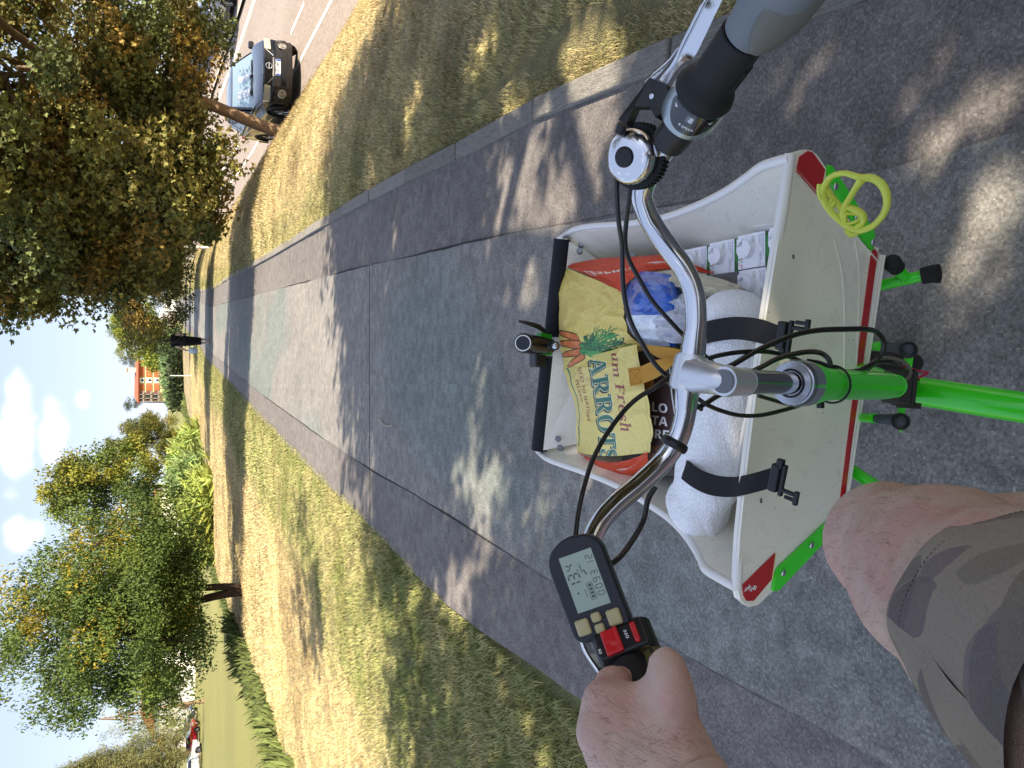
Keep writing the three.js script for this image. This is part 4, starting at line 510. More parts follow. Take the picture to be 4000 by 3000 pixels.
// --- stand, steering rods, fork and wheels below the box ---
{
  const h = 0.33, t = (l, r, m = mGreen, n = 'stand_tube') => obj(n, sweep(l, r, { seg: 16 }), m, bike);
  const s1 = P(3380, 1128, 1.27), s2 = P(3606, 1077, 1.22), s3 = P(3540, 1092, 1.235), s4 = P(3504, 1044, 1.21);
  t([P(3300, 1146, 1.29), s1, s2], 0.0095); t([s3, s4], 0.0095);
  obj('rubber_foot', sweep([P(3598, 1079, 1.222), P(3632, 1072, 1.215), P(3668, 1068, 1.205)], [0.0135, 0.0145, 0.0155], { seg: 20 }), mRubber, bike);
  obj('rubber_foot', [new THREE.SphereGeometry(0.0142, 20, 14).translate(...P(3486, 1028, 1.2).toArray()), sweep([P(3486, 1028, 1.2), P(3502, 1045, 1.212)], 0.0132, { seg: 18 })], mRubber, bike);
  for (const [y, k] of [[1352, 0], [1632, 1]]) { const o = k ? -30 : 0; t([P(3350 + o, y - 4, 1.27), P(3448 + o, y + 2, 1.2)], 0.008); obj('steering_rod', [sweep([P(3440 + o, y + 2, 1.2), P(3470 + o, y + 4, 1.2), P(3520 + o, y + 8, 1.19), P(3555 + o, y + 12, 1.18)], [0.005, 0.0075, 0.008, 0.0105, 0.0115], { seg: 16 }), new THREE.SphereGeometry(0.0118, 16, 12).translate(...P(3548 + o, y + 14, 1.178).toArray())], M(0x3a4046, 0.5), bike); obj('rod_end', new THREE.TorusGeometry(0.012, 0.0018, 8, 24).rotateX(1.57).applyMatrix4(axisFrame(P(3548 + o, y + 14, 1.17), V(0.1, 0.6, 0.6))), mBlack, bike); }
  obj('steering_arm', slab([P(3556, 1365, 1.2), P(3560, 1400, 1.2), P(3515, 1690, 1.2), P(3500, 1650, 1.2), P(3530, 1400, 1.2)], 0.006), mGreen, bike);
  t([P(3300, 1820, 1.3), P(3345, 1850, 1.28), P(3440, 1912, 1.25)], 0.011, mGreen, 'frame_tube');
  obj('rubber_foot', new THREE.SphereGeometry(0.02, 16, 12).scale(1.2, 1, 1.2).translate(...P(3342, 1965, 1.26).toArray()), mRubber, bike);
  // fork and small front wheel under the box floor, rear wheel behind
  const wheel = (c, r, yaw) => { const w = new THREE.Group(); w.name = 'wheel'; bike.add(w); const m = new THREE.Matrix4().makeRotationY(yaw).setPosition(c); obj('tyre', new THREE.TorusGeometry(r - 0.022, 0.022, 14, 48).rotateY(Math.PI / 2).applyMatrix4(m), mRubber, w); obj('rim', new THREE.TorusGeometry(r - 0.05, 0.01, 8, 48).rotateY(Math.PI / 2).applyMatrix4(m), mAlu, w); const sp = [cyl(0.03, 0.03, 0.07).rotateZ(1.57).applyMatrix4(m)]; for (let i = 0; i < 18; i++) { const a = i / 18 * 6.283; sp.push(sweep([V(0, 0, 0).applyMatrix4(m), V(0, Math.cos(a) * (r - 0.05), Math.sin(a) * (r - 0.05)).applyMatrix4(m)], 0.001, { seg: 4 })); } obj('hub', sp, mSteel, w); };
  wheel(V(0.06, 0.2, -1.2), 0.2, -0.12); wheel(V(-0.08, 0.32, 0.42), 0.32, -0.12);
  t([P(3495, 1508, 1.005), V(0.03, 0.42, -0.95), V(0.06, 0.4, -1.2)], 0.016, mGreen, 'frame_tube'); t([V(0.06, 0.43, -1.2), V(0.06, 0.46, -1.2)], 0.05, mGreen, 'box_mount');
  for (const s of [-1, 1]) t([V(0.06 + s * 0.045, 0.41, -1.2), V(0.06 + s * 0.045, 0.2, -1.2)], 0.01, mGreen, 'fork_blade');
  t([V(-0.08, 0.33, -0.05), V(-0.08, 0.9, 0.12)], 0.016, mGreen, 'seat_tube'); t([V(-0.03, 0.33, 0), V(-0.03, 0.32, 0.42)], 0.01, mGreen, 'chain_stay'); t([V(-0.13, 0.33, 0), V(-0.13, 0.32, 0.42)], 0.01, mGreen, 'chain_stay');
  obj('saddle', sweep([V(-0.08, 0.93, 0.0), V(-0.08, 0.94, 0.12), V(-0.08, 0.95, 0.26)], [0.02, 0.05, 0.085, 0.07], { seg: 16, squash: 0.45 }), mBlack, bike);
  obj('pedal', rbox(0.1, 0.02, 0.09, 0.005, -0.21, 0.36, -0.2), mBlack, bike); t([V(-0.15, 0.33, -0.05), V(-0.16, 0.36, -0.2)], 0.01, mSteel, 'crank');
}
// ================= things carried in the box =================
const wor = (x, y, n) => { let m = 9, m2 = 9; const X = Math.floor(x), Y = Math.floor(y); for (let i = -1; i < 2; i++) for (let j = -1; j < 2; j++) { const a = (X + i + n) % n, b = (Y + j + n) % n, d = Math.hypot(X + i + hash(a, b, 1) - x, Y + j + hash(a, b, 2) - y); if (d < m) { m2 = m; m = d; } else if (d < m2) m2 = d; } return [m, m2]; };
const fleeceF = (k) => (i, j, n) => { const [a, b] = wor(i / n * 34, j / n * 34, 34), e = clamp((b - a) * 2.2); return k ? 0.35 + 0.65 * Math.sqrt(e) * (1 - 0.4 * a) + 0.06 * (hash(i, j, 4) - 0.5) : 0.93 + 0.05 * e + 0.04 * (hash(i >> 1, j >> 1, 4) - 0.5); };
const fleeceTex = grainTex(512, fleeceF(0)), fleeceBump = grainTex(512, fleeceF(1), 1, false);
const mFleece = new THREE.MeshPhysicalMaterial({ map: fleeceTex, bumpMap: fleeceBump, bumpScale: 0.0014, roughness: 1, sheen: 0.5, sheenRoughness: 0.8, sheenColor: new THREE.Color(0.6, 0.6, 0.62), side: THREE.DoubleSide });
{ // a fleece pad folded over, lying against the rear panel
  const cl = thing('fleece_pad', 'curly white fleece pad rolled up against the rear wall of the bicycle box', 'pad');
  const ax = new THREE.CatmullRomCurve3([[2862, 1130, 0.66], [2850, 1300, 0.664], [2832, 1480, 0.664], [2802, 1680, 0.664], [2768, 1840, 0.662], [2722, 1975, 0.655], [2694, 2045, 0.648]].map(([x, y, h]) => Hh(x, y, h)));
  const cell = (x, y, z) => { let m = 9; const X = Math.floor(x), Y = Math.floor(y), Z = Math.floor(z); for (let i = -1; i < 2; i++) for (let j = -1; j < 2; j++) for (let k = -1; k < 2; k++) { const a = X + i, b = Y + j, c = Z + k, d = (a + hash(a, b, c) - x) ** 2 + (b + hash(b, c, a + 7) - y) ** 2 + (c + hash(c, a, b + 13) - z) ** 2; if (d < m) m = d; } return 1 - Math.sqrt(m); };
  const roll = (r1, r2, t0, t1, off) => grid((u, v) => { const t = lerp(t0, t1, v), c = ax.getPoint(t), tg = ax.getTangent(t), a = u * 6.2832, up = V(0, 1, 0), sd = tg.clone().cross(up).normalize(); const e = Math.min(1, Math.min(v, 1 - v) * 9), k = Math.sqrt(1 - (1 - e) * (1 - e)); const pin = Math.exp(-Math.pow((t - 0.21) / 0.045, 2)) + Math.exp(-Math.pow((t - 0.775) / 0.045, 2)); const nn = 1 - 0.1 * pin + 0.1 * (fbm(Math.cos(a) * 3 + 7, Math.sin(a) * 3 + t * 15, 3) - 0.5) + 0.022 * (cell(Math.cos(a) * 6, Math.sin(a) * 6, t * 42) - 0.5); return c.clone().addScaledVector(sd, Math.cos(a) * r1 * k * nn + off[0]).addScaledVector(up, Math.sin(a) * r2 * k * nn + off[1]); }, 130, 260);
  const g = roll(0.062, 0.05, 0, 1, [0, 0]); { const q = g.attributes.uv; for (let i = 0; i < q.count; i++) q.setXY(i, q.getY(i) * 1.9, q.getX(i) * 1.75); } obj('pad', g, mFleece, cl);
  const g2 = roll(0.06, 0.03, 0.66, 0.99, [0.012, -0.03]); { const q = g2.attributes.uv; for (let i = 0; i < q.count; i++) q.setXY(i, q.getY(i) * 0.7, q.getX(i) * 1.5); } obj('pad_layer', g2, mFleece, cl);
  obj('piping', sweep([[2944, 1345], [2931, 1547], [2899, 1706], [2880, 1850]].map(([x, y]) => Hh(x, y, 0.694)), 0.0032, { seg: 8 }), M(0xd9d6d2, 0.8), cl);
  const web = canvasTex(64, 256, (x, w, h) => { x.fillStyle = '#060607'; x.fillRect(0, 0, w, h); for (let j = 0; j < h; j += 4) { x.strokeStyle = 'rgba(46,46,52,0.7)'; x.beginPath(); x.moveTo(0, j); x.lineTo(w / 2, j + 8); x.lineTo(w, j); x.stroke(); } }, true);
  const mWeb = new THREE.MeshStandardMaterial({ map: web, roughness: 0.85, side: THREE.DoubleSide });
  const strap = (A, B) => { const a = new THREE.CatmullRomCurve3(A.map((q) => Hh(...q))), b = new THREE.CatmullRomCurve3(B.map((q) => Hh(...q))); const top = (u, v) => a.getPoint(u).lerp(b.getPoint(u), v); return [grid(top, 40, 4), grid((u, v) => top(u, v).add(V(0, -0.0022, 0)), 40, 4)]; };
  obj('strap', strap([[2640, 1300, 0.66], [2690, 1282, 0.69], [2760, 1255, 0.716], [2862, 1238, 0.726], [2970, 1247, 0.74], [3040, 1272, 0.736]], [[2640, 1392, 0.66], [2690, 1372, 0.69], [2757, 1342, 0.716], [2862, 1326, 0.726], [2952, 1337, 0.74], [3026, 1357, 0.736]]), mWeb, cl);
  obj('strap', strap([[2640, 1745, 0.655], [2662, 1772, 0.69], [2682, 1796, 0.713], [2718, 1827, 0.722], [2788, 1855, 0.724], [2860, 1863, 0.727], [2951, 1846, 0.742], [3010, 1828, 0.738]], [[2618, 1818, 0.65], [2642, 1848, 0.688], [2666, 1874, 0.713], [2716, 1910, 0.722], [2770, 1933, 0.724], [2842, 1942, 0.727], [2918, 1931, 0.742], [3002, 1908, 0.738]]), mWeb, cl);
  const buckle = (c, x, y) => { const m = frame(Hh(...c), Hh(...x).sub(Hh(...c)), Hh(...y).sub(Hh(...c))); return [rbox(0.014, 0.04, 0.011, 0.003), rbox(0.006, 0.045, 0.007, 0.002, 0.012, 0, 0), rbox(0.022, 0.006, 0.006, 0.002, 0.022, 0.013, 0), rbox(0.02, 0.0055, 0.005, 0.002, 0.028, 0.021, 0.001), rbox(0.007, 0.02, 0.006, 0.002, 0.036, 0.017, 0), rbox(0.01, 0.013, 0.009, 0.002, 0.004, -0.022, 0)].map((g) => g.applyMatrix4(m)); };
  obj('buckle', buckle([3055, 1312, 0.737], [3120, 1322, 0.732], [3066, 1250, 0.737]), mBlack, cl);
  obj('buckle', buckle([3028, 1866, 0.74], [3085, 1888, 0.735], [3016, 1930, 0.74]), mBlack, cl);
}
// --- milk cartons ---
const cartonTex = canvasTex(512, 512, (x, w, h) => { // left: the sloping top; right: the sides
  x.fillStyle = '#f2f0f4'; x.fillRect(0, 0, w, h);
  x.fillStyle = '#f7f6f8'; x.fillRect(0, 0, 256, 256);
  x.save(); x.translate(40, 50); x.fillStyle = '#fff'; x.strokeStyle = '#2d6b34'; x.lineWidth = 4; x.beginPath(); x.roundRect(-16, -26, 96, 48, 20); x.fill(); x.stroke(); x.fillStyle = '#27342a'; x.font = 'italic bold 34px serif'; x.fillText('Mukki', -10, 10); x.restore();
  const cols = ['#d2691e', '#2f6fb0', '#b8323a', '#3f8a3c', '#d59a1c']; x.font = 'bold 36px sans-serif'; 'BIM'.split('').forEach((c, i) => { x.fillStyle = cols[i]; x.fillText(c, 168 + i * 26, 218); }); 'BO'.split('').forEach((c, i) => { x.fillStyle = cols[(i + 3) % 5]; x.fillText(c, 172 + i * 30, 250); });
  x.fillStyle = '#27342a'; x.fillText('', 0, 0); x.font = 'bold 22px sans-serif'; x.fillText('500ml', 20, 240);
  // side with lettering
  x.fillStyle = '#26264a'; x.font = 'bold 19px sans-serif'; x.fillText('LATTE', 400, 130); x.fillText('CRESCITA', 400, 154); x.font = '11px sans-serif'; x.fillText('a lunga conservazione', 400, 172); x.font = 'italic 34px serif'; x.fillStyle = '#5a567a'; x.fillText('Latte', 284, 140); x.fillText('più', 290, 176); x.fillStyle = '#33336a'; x.fillRect(284, 84, 150, 4); x.fillRect(284, 94, 130, 4);
  x.fillStyle = '#1d5a22'; x.fillRect(256, 256, 256, 256); x.fillStyle = '#2f8233'; x.beginPath(); x.ellipse(384, 384, 60, 120, 0.4, 0, 7); x.fill();
});
const mCarton = new THREE.MeshPhysicalMaterial({ map: cartonTex, roughness: 0.45, side: THREE.DoubleSide }), mCap = M(0xf3f2f6, 0.4);
function carton(x, z, h, label) {
  const t = thing('milk_carton', label, 'carton', V(x, FLOOR + 0.001, z), 'milk cartons packed along the right wall of the box'), a = 0.029, d = 0.0345, hb = h - 0.012;
  const pos = [], uv = [], quad = (p, r) => { const [u0, v0, u1, v1] = r, U = [[u0, v0], [u1, v0], [u1, v1], [u0, v1]]; for (const k of [0, 1, 2, 0, 2, 3]) { pos.push(...p[k]); uv.push(...U[k]); } };
  // the writing is turned to be read from the front: right is -x... and up is toward the rider
  const z1 = 0.006, h1 = h - 0.004, z2 = 0.02, h2 = h - 0.009, h3 = h - 0.017;
  quad([[a, h, -d], [-a, h, -d], [-a, h1, z1], [a, h1, z1]], [0, 0.5, 0.5, 1]);
  quad([[a, h1, z1], [-a, h1, z1], [-a, h2, z2], [a, h2, z2]], [0.53, 0.58, 0.97, 0.9]);
  quad([[a, h2, z2], [-a, h2, z2], [-a, h3, d], [a, h3, d]], [0.55, 0.1, 0.95, 0.4]);
  quad([[a, h3, d], [-a, h3, d], [-a, 0, d], [a, 0, d]], [0.52, 0.55, 0.98, 0.95]);
  for (const s of [-a, a]) { quad([[s, h, -d], [s, h1, z1], [s, 0, z1], [s, 0, -d]], [0.05, 0.1, 0.3, 0.3]); quad([[s, h1, z1], [s, h2, z2], [s, 0, z2], [s, 0, z1]], [0.05, 0.1, 0.3, 0.3]); quad([[s, h2, z2], [s, h3, d], [s, 0, d], [s, 0, z2]], [0.05, 0.1, 0.3, 0.3]); }
  quad([[a, h, -d], [-a, h, -d], [-a, 0, -d], [a, 0, -d]], [0.05, 0.1, 0.3, 0.3]);
  const g = new THREE.BufferGeometry(); g.setAttribute('position', new THREE.Float32BufferAttribute(pos, 3)); g.setAttribute('uv', new THREE.Float32BufferAttribute(uv, 2)); g.computeVertexNormals(); obj('box', g, mCarton, t);
  const cap = [cyl(0.0135, 0.0145, 0.012, 0, 0.006, 0, 28), cyl(0.0148, 0.0148, 0.003, 0, 0.0135, 0, 28), box(0.013, 0.003, 0.012, 0.012, 0.0135, -0.008)].map((q) => q.rotateX(0.1).translate(0.002, h - 0.004, -0.012)); obj('cap', cap, mCap, t);
  return t;
}
{
  const H0 = 0.135, X = [0.226, 0.166], Z = (k) => -(0.895 + 0.074 * k);
  const L = ['milk carton by the right box wall, nearest to the rider and half under the rim', 'milk carton second from the rear panel along the right box wall', 'milk carton third from the rear panel along the right box wall', 'milk carton at the far end of the wall row, partly behind the chrome handlebar', 'milk carton beside the fleece pad, half under the panel rim', 'milk carton between the fleece pad and the pale paper bag'];
  for (let k = 0; k < 4; k++) carton(X[0], Z(k), H0, L[k]); for (let k = 0; k < 2; k++) carton(X[1], Z(k) , H0 - 0.002, L[4 + k]);
}
// --- yellow shopping bag ---
const wrinkle = canvasTex(256, 256, (x, w, h) => { x.fillStyle = '#808080'; x.fillRect(0, 0, w, h); for (let i = 0; i < 260; i++) { x.strokeStyle = rnd() < 0.5 ? `rgba(40,40,40,${rr(0.1, 0.35)})` : `rgba(230,230,230,${rr(0.1, 0.35)})`; x.lineWidth = rr(1, 5); const a = rnd() * w, b = rnd() * h; x.beginPath(); x.moveTo(a, b); x.quadraticCurveTo(a + rr(-30, 30), b + rr(-30, 30), a + rr(-60, 60), b + rr(-60, 60)); x.stroke(); } }, true);
const bagCloth = (c) => { for (let i = 0; i < 500; i++) { c.strokeStyle = rnd() < 0.5 ? `rgba(176,150,70,${rr(0.08, 0.3)})` : `rgba(255,246,190,${rr(0.05, 0.25)})`; c.lineWidth = rr(1, 4); const a = rnd() * 768, b = rnd() * 768; c.beginPath(); c.moveTo(a, b); c.quadraticCurveTo(a + rr(-40, 40), b + rr(-40, 40), a + rr(-90, 90), b + rr(-90, 90)); c.stroke(); } };
function carrots(c, cx, cy, s) { // a bunch of carrots with leafy tops, as printed
  c.save(); c.translate(cx, cy); c.scale(s, s); c.lineJoin = 'round';
  for (const [x, y, l, w, a] of [[0, -62, 150, 34, 0.16], [8, -22, 168, 40, 0.05], [2, 22, 150, 36, -0.1], [20, 62, 128, 32, -0.34]]) { c.save(); c.translate(x, y); c.rotate(a); c.fillStyle = '#d8743a'; c.strokeStyle = '#57331a'; c.lineWidth = 5; c.beginPath(); c.moveTo(70, -w / 2); c.quadraticCurveTo(88, 0, 66, w / 2); c.quadraticCurveTo(-30, w * 0.6, -l * 0.75, 4); c.quadraticCurveTo(-40, -w * 0.55, 70, -w / 2); c.fill(); c.stroke(); c.strokeStyle = 'rgba(250,180,120,0.7)'; c.lineWidth = 3; for (let k = 0; k < 9; k++) { const q = rr(-70, 60); c.beginPath(); c.moveTo(q, -w * 0.35); c.lineTo(q + rr(-4, 8), w * rr(0, 0.35)); c.stroke(); } c.restore(); }
  for (let k = 0; k < 70; k++) { const a = rr(-0.7, 0.75), r = rr(30, 250), x = 75 + Math.cos(a) * r, y = Math.sin(a) * r * 0.75; c.strokeStyle = ['#1f6b2e', '#2d8a3c', '#134a24', '#3f9a4a'][k % 4]; c.lineWidth = rr(4, 8); c.beginPath(); c.moveTo(80, rr(-30, 30)); c.quadraticCurveTo(x * 0.6 + 30, y * 0.4, x, y); c.stroke(); for (let m = 0; m < 5; m++) { c.beginPath(); c.moveTo(x - m * 12, y * (1 - m * 0.05)); c.lineTo(x - m * 12 + rr(6, 22), y + rr(-26, 26)); c.stroke(); } }
  c.restore();
}
const fontS = (t) => `italic bold ${t}px serif`;
// canvas axes: right on the canvas is image-down in the photograph, up on the canvas is image-right
const texA = canvasTex(768, 768, (c, w, h) => { c.fillStyle = '#e6cc6a'; c.fillRect(0, 0, w, h); bagCloth(c); c.save(); c.translate(0, h); c.rotate(-Math.PI / 2); carrots(c, 150, 600, 1.75); c.restore(); });
const texB = canvasTex(768, 768, (c, w, h) => {
  c.fillStyle = '#ecd676'; c.fillRect(0, 0, w, h); bagCloth(c);
  c.save(); c.translate(20, 470); c.rotate(0.0); c.font = 'bold 220px serif'; c.lineJoin = 'round'; c.scale(0.86, 1); c.strokeStyle = '#10231c'; c.lineWidth = 20; c.strokeText('ARROTS', 6, 8); c.strokeStyle = '#f2ecc0'; c.lineWidth = 9; c.strokeText('ARROTS', 0, 0); c.fillStyle = '#1d6a55'; c.fillText('ARROTS', 0, 0); c.restore();
  c.fillStyle = '#9a4a3c'; c.font = fontS(118); c.fillText('um Fresh', 6, 250); c.fillStyle = '#9a5a34'; c.font = 'bold 52px sans-serif'; c.fillText('NEXT TO NATURE', 60, 600); c.fillText('PICKED', 150, 660); c.strokeStyle = '#1d6a55'; c.lineWidth = 14; c.beginPath(); c.moveTo(40, 720); c.quadraticCurveTo(300, 690, 700, 745); c.stroke();
  c.strokeStyle = 'rgba(150,90,40,0.8)'; c.lineWidth = 3; c.setLineDash([10, 7]); c.beginPath(); c.moveTo(0, 18); c.lineTo(w, 22); c.stroke();
});
const texO = canvasTex(512, 512, (c, w, h) => { c.fillStyle = '#d8440f'; c.fillRect(0, 0, w, h); for (let i = 0; i < 200; i++) { c.strokeStyle = `rgba(${rnd() < 0.5 ? '250,110,50' : '150,40,8'},${rr(0.1, 0.3)})`; c.lineWidth = rr(1, 5); const a = rnd() * w, b = rnd() * h; c.beginPath(); c.moveTo(a, b); c.lineTo(a + rr(-60, 60), b + rr(-30, 30)); c.stroke(); } c.fillStyle = '#f4e8dc'; c.font = 'bold 58px sans-serif'; c.fillText('ESPRIT', 60, 250); c.lineWidth = 7; c.strokeStyle = '#f4e8dc'; c.strokeRect(40, 180, 26, 60); c.beginPath(); c.ellipse(340, 300, 40, 11, 0.2, 0, 7); c.fill(); c.beginPath(); c.moveTo(330, 250); c.lineTo(440, 360); c.stroke(); });
const mClothA = new THREE.MeshPhysicalMaterial({ map: texA, bumpMap: wrinkle, bumpScale: 0.004, roughness: 0.5, clearcoat: 0.15, side: THREE.DoubleSide }), mClothB = new THREE.MeshPhysicalMaterial({ map: texB, bumpMap: wrinkle, bumpScale: 0.004, roughness: 0.48, clearcoat: 0.2, side: THREE.DoubleSide }), mOrange = new THREE.MeshPhysicalMaterial({ map: texO, bumpMap: wrinkle, bumpScale: 0.003, roughness: 0.5, side: THREE.DoubleSide });
// bilinear cloth patch: rows of corner points, puffed up a little
function cloth(rows, mat, name, parent, puff = 0.006, fu = (u) => u, fv = (v) => v, crease = 0.004) {
  const curves = rows.map((r) => new THREE.CatmullRomCurve3(r.map((q) => Hh(...q)), false, 'centripetal'));
  const g = grid((u, v) => { const c = new THREE.CatmullRomCurve3(curves.map((k) => k.getPoint(u)), false, 'centripetal'), p = c.getPoint(v); const rg = (k, a) => 1 - Math.abs(2 * fbm(u * k + a, v * k * 0.8 + a, rows.length + puff * 100, 2) - 1); p.y += puff * Math.sin(Math.PI * u) * Math.sin(Math.PI * v) + crease * ((fbm(u * 5, v * 5, rows.length + puff * 100, 3) - 0.5) * 2 + 1.1 * (Math.pow(rg(4, 3), 5) - 0.4) + 0.5 * (Math.pow(rg(9, 8), 4) - 0.4)); return p; }, 64, 64);
  const q = g.attributes.uv; for (let i = 0; i < q.count; i++) { const u = q.getX(i), v = q.getY(i); q.setXY(i, fu(u, v), fv(v, u)); }
  return obj(name, g, mat, parent);
}
{
  const bag = thing('shopping_bag', 'yellow shopping bag printed with carrots, orange sides, slumped in the bicycle box', 'bag');
  // u runs down the image, v runs right in the image
  cloth([[[2186, 1038, 0.60], [2182, 1130, 0.625], [2182, 1250, 0.63], [2190, 1350, 0.62], [2200, 1440, 0.60]], [[2300, 1082, 0.66], [2310, 1170, 0.665], [2305, 1260, 0.665], [2312, 1350, 0.655], [2330, 1420, 0.635]], [[2430, 1140, 0.665], [2436, 1200, 0.668], [2442, 1270, 0.665], [2470, 1325, 0.655], [2540, 1360, 0.63]]], mClothA, 'front_panel', bag, 0.008, (u) => u, (v) => v, 0.004);
  cloth([[[2198, 1425, 0.595], [2222, 1510, 0.60], [2248, 1600, 0.60], [2254, 1690, 0.60], [2252, 1768, 0.59]], [[2335, 1382, 0.648], [2355, 1480, 0.652], [2380, 1590, 0.652], [2385, 1690, 0.64], [2380, 1782, 0.625]], [[2482, 1345, 0.672], [2502, 1450, 0.677], [2530, 1570, 0.674], [2546, 1680, 0.66], [2535, 1768, 0.64]]], mClothB, 'flap', bag, 0.01, (u) => u, (v) => v, 0.003);
  // orange gussets
  cloth([[[2190, 1038, 0.598], [2330, 1012, 0.612], [2480, 1002, 0.622], [2620, 1000, 0.625], [2760, 1052, 0.618]], [[2240, 1052, 0.632], [2360, 1060, 0.645], [2490, 1040, 0.645], [2610, 1030, 0.64], [2780, 1066, 0.622]], [[2430, 1142, 0.664], [2438, 1118, 0.664], [2480, 1080, 0.655], [2610, 1052, 0.642], [2800, 1072, 0.624]]], mOrange, 'gusset', bag, 0.003);
  cloth([[[2254, 1766, 0.592], [2340, 1800, 0.61], [2440, 1800, 0.63], [2536, 1766, 0.638]], [[2290, 1790, 0.585], [2360, 1830, 0.6], [2430, 1840, 0.61], [2520, 1820, 0.625]], [[2330, 1800, 0.575], [2400, 1850, 0.58], [2450, 1872, 0.585], [2500, 1850, 0.6]]], mOrange, 'gusset', bag, 0.003);
  // the body of the bag underneath
  const body = [[2200, 1060], [2420, 1150], [2450, 1330], [2520, 1600], [2520, 1740], [2280, 1740], [2240, 1500], [2200, 1300]].map(([x, y]) => { const p = Hh(x, y, 0.585); p.y = 0.58; return p; }); obj('body', slab(body, 0.105, V(0, 1, 0)), M(0xcdb96c, 0.6), bag);
  // webbing handles with a stitched patch
  const hTex = canvasTex(128, 128, (c, w, h) => { c.fillStyle = '#c9902a'; c.fillRect(0, 0, w, h); for (let j = 0; j < h; j += 5) { c.strokeStyle = 'rgba(110,74,14,0.5)'; c.beginPath(); c.moveTo(0, j); c.lineTo(w, j); c.stroke(); } c.strokeStyle = '#6a4410'; c.lineWidth = 3; c.strokeRect(14, 14, 100, 100); c.beginPath(); c.moveTo(14, 14); c.lineTo(114, 114); c.moveTo(114, 14); c.lineTo(14, 114); c.stroke(); });
  const mH = new THREE.MeshStandardMaterial({ map: hTex, roughness: 0.8, side: THREE.DoubleSide }), mH2 = M(0xc08a2a, 0.8);
  obj('handle_patch', grid((u, v) => Hh(lerp(lerp(2452, 2508, u), lerp(2462, 2512, u), v), lerp(lerp(1438, 1432, u), lerp(1510, 1500, u), v), 0.688), 4, 4), mH, bag);
  const ribbon = (a, b) => { const A = new THREE.CatmullRomCurve3(a.map((q) => Hh(...q))), B = new THREE.CatmullRomCurve3(b.map((q) => Hh(...q))); return grid((u, v) => A.getPoint(u).lerp(B.getPoint(u), v), 24, 3); };
  obj('handle', ribbon([[2500, 1432, 0.69], [2560, 1408, 0.70], [2620, 1396, 0.70], [2680, 1388, 0.69]], [[2508, 1500, 0.69], [2575, 1470, 0.70], [2640, 1420, 0.71], [2690, 1402, 0.69]]), mH2, bag);
  obj('handle', ribbon([[2520, 1346, 0.66], [2570, 1352, 0.68], [2630, 1360, 0.69], [2690, 1372, 0.68]], [[2530, 1372, 0.66], [2580, 1400, 0.675], [2640, 1400, 0.69], [2690, 1404, 0.68]]), mH2, bag);
}
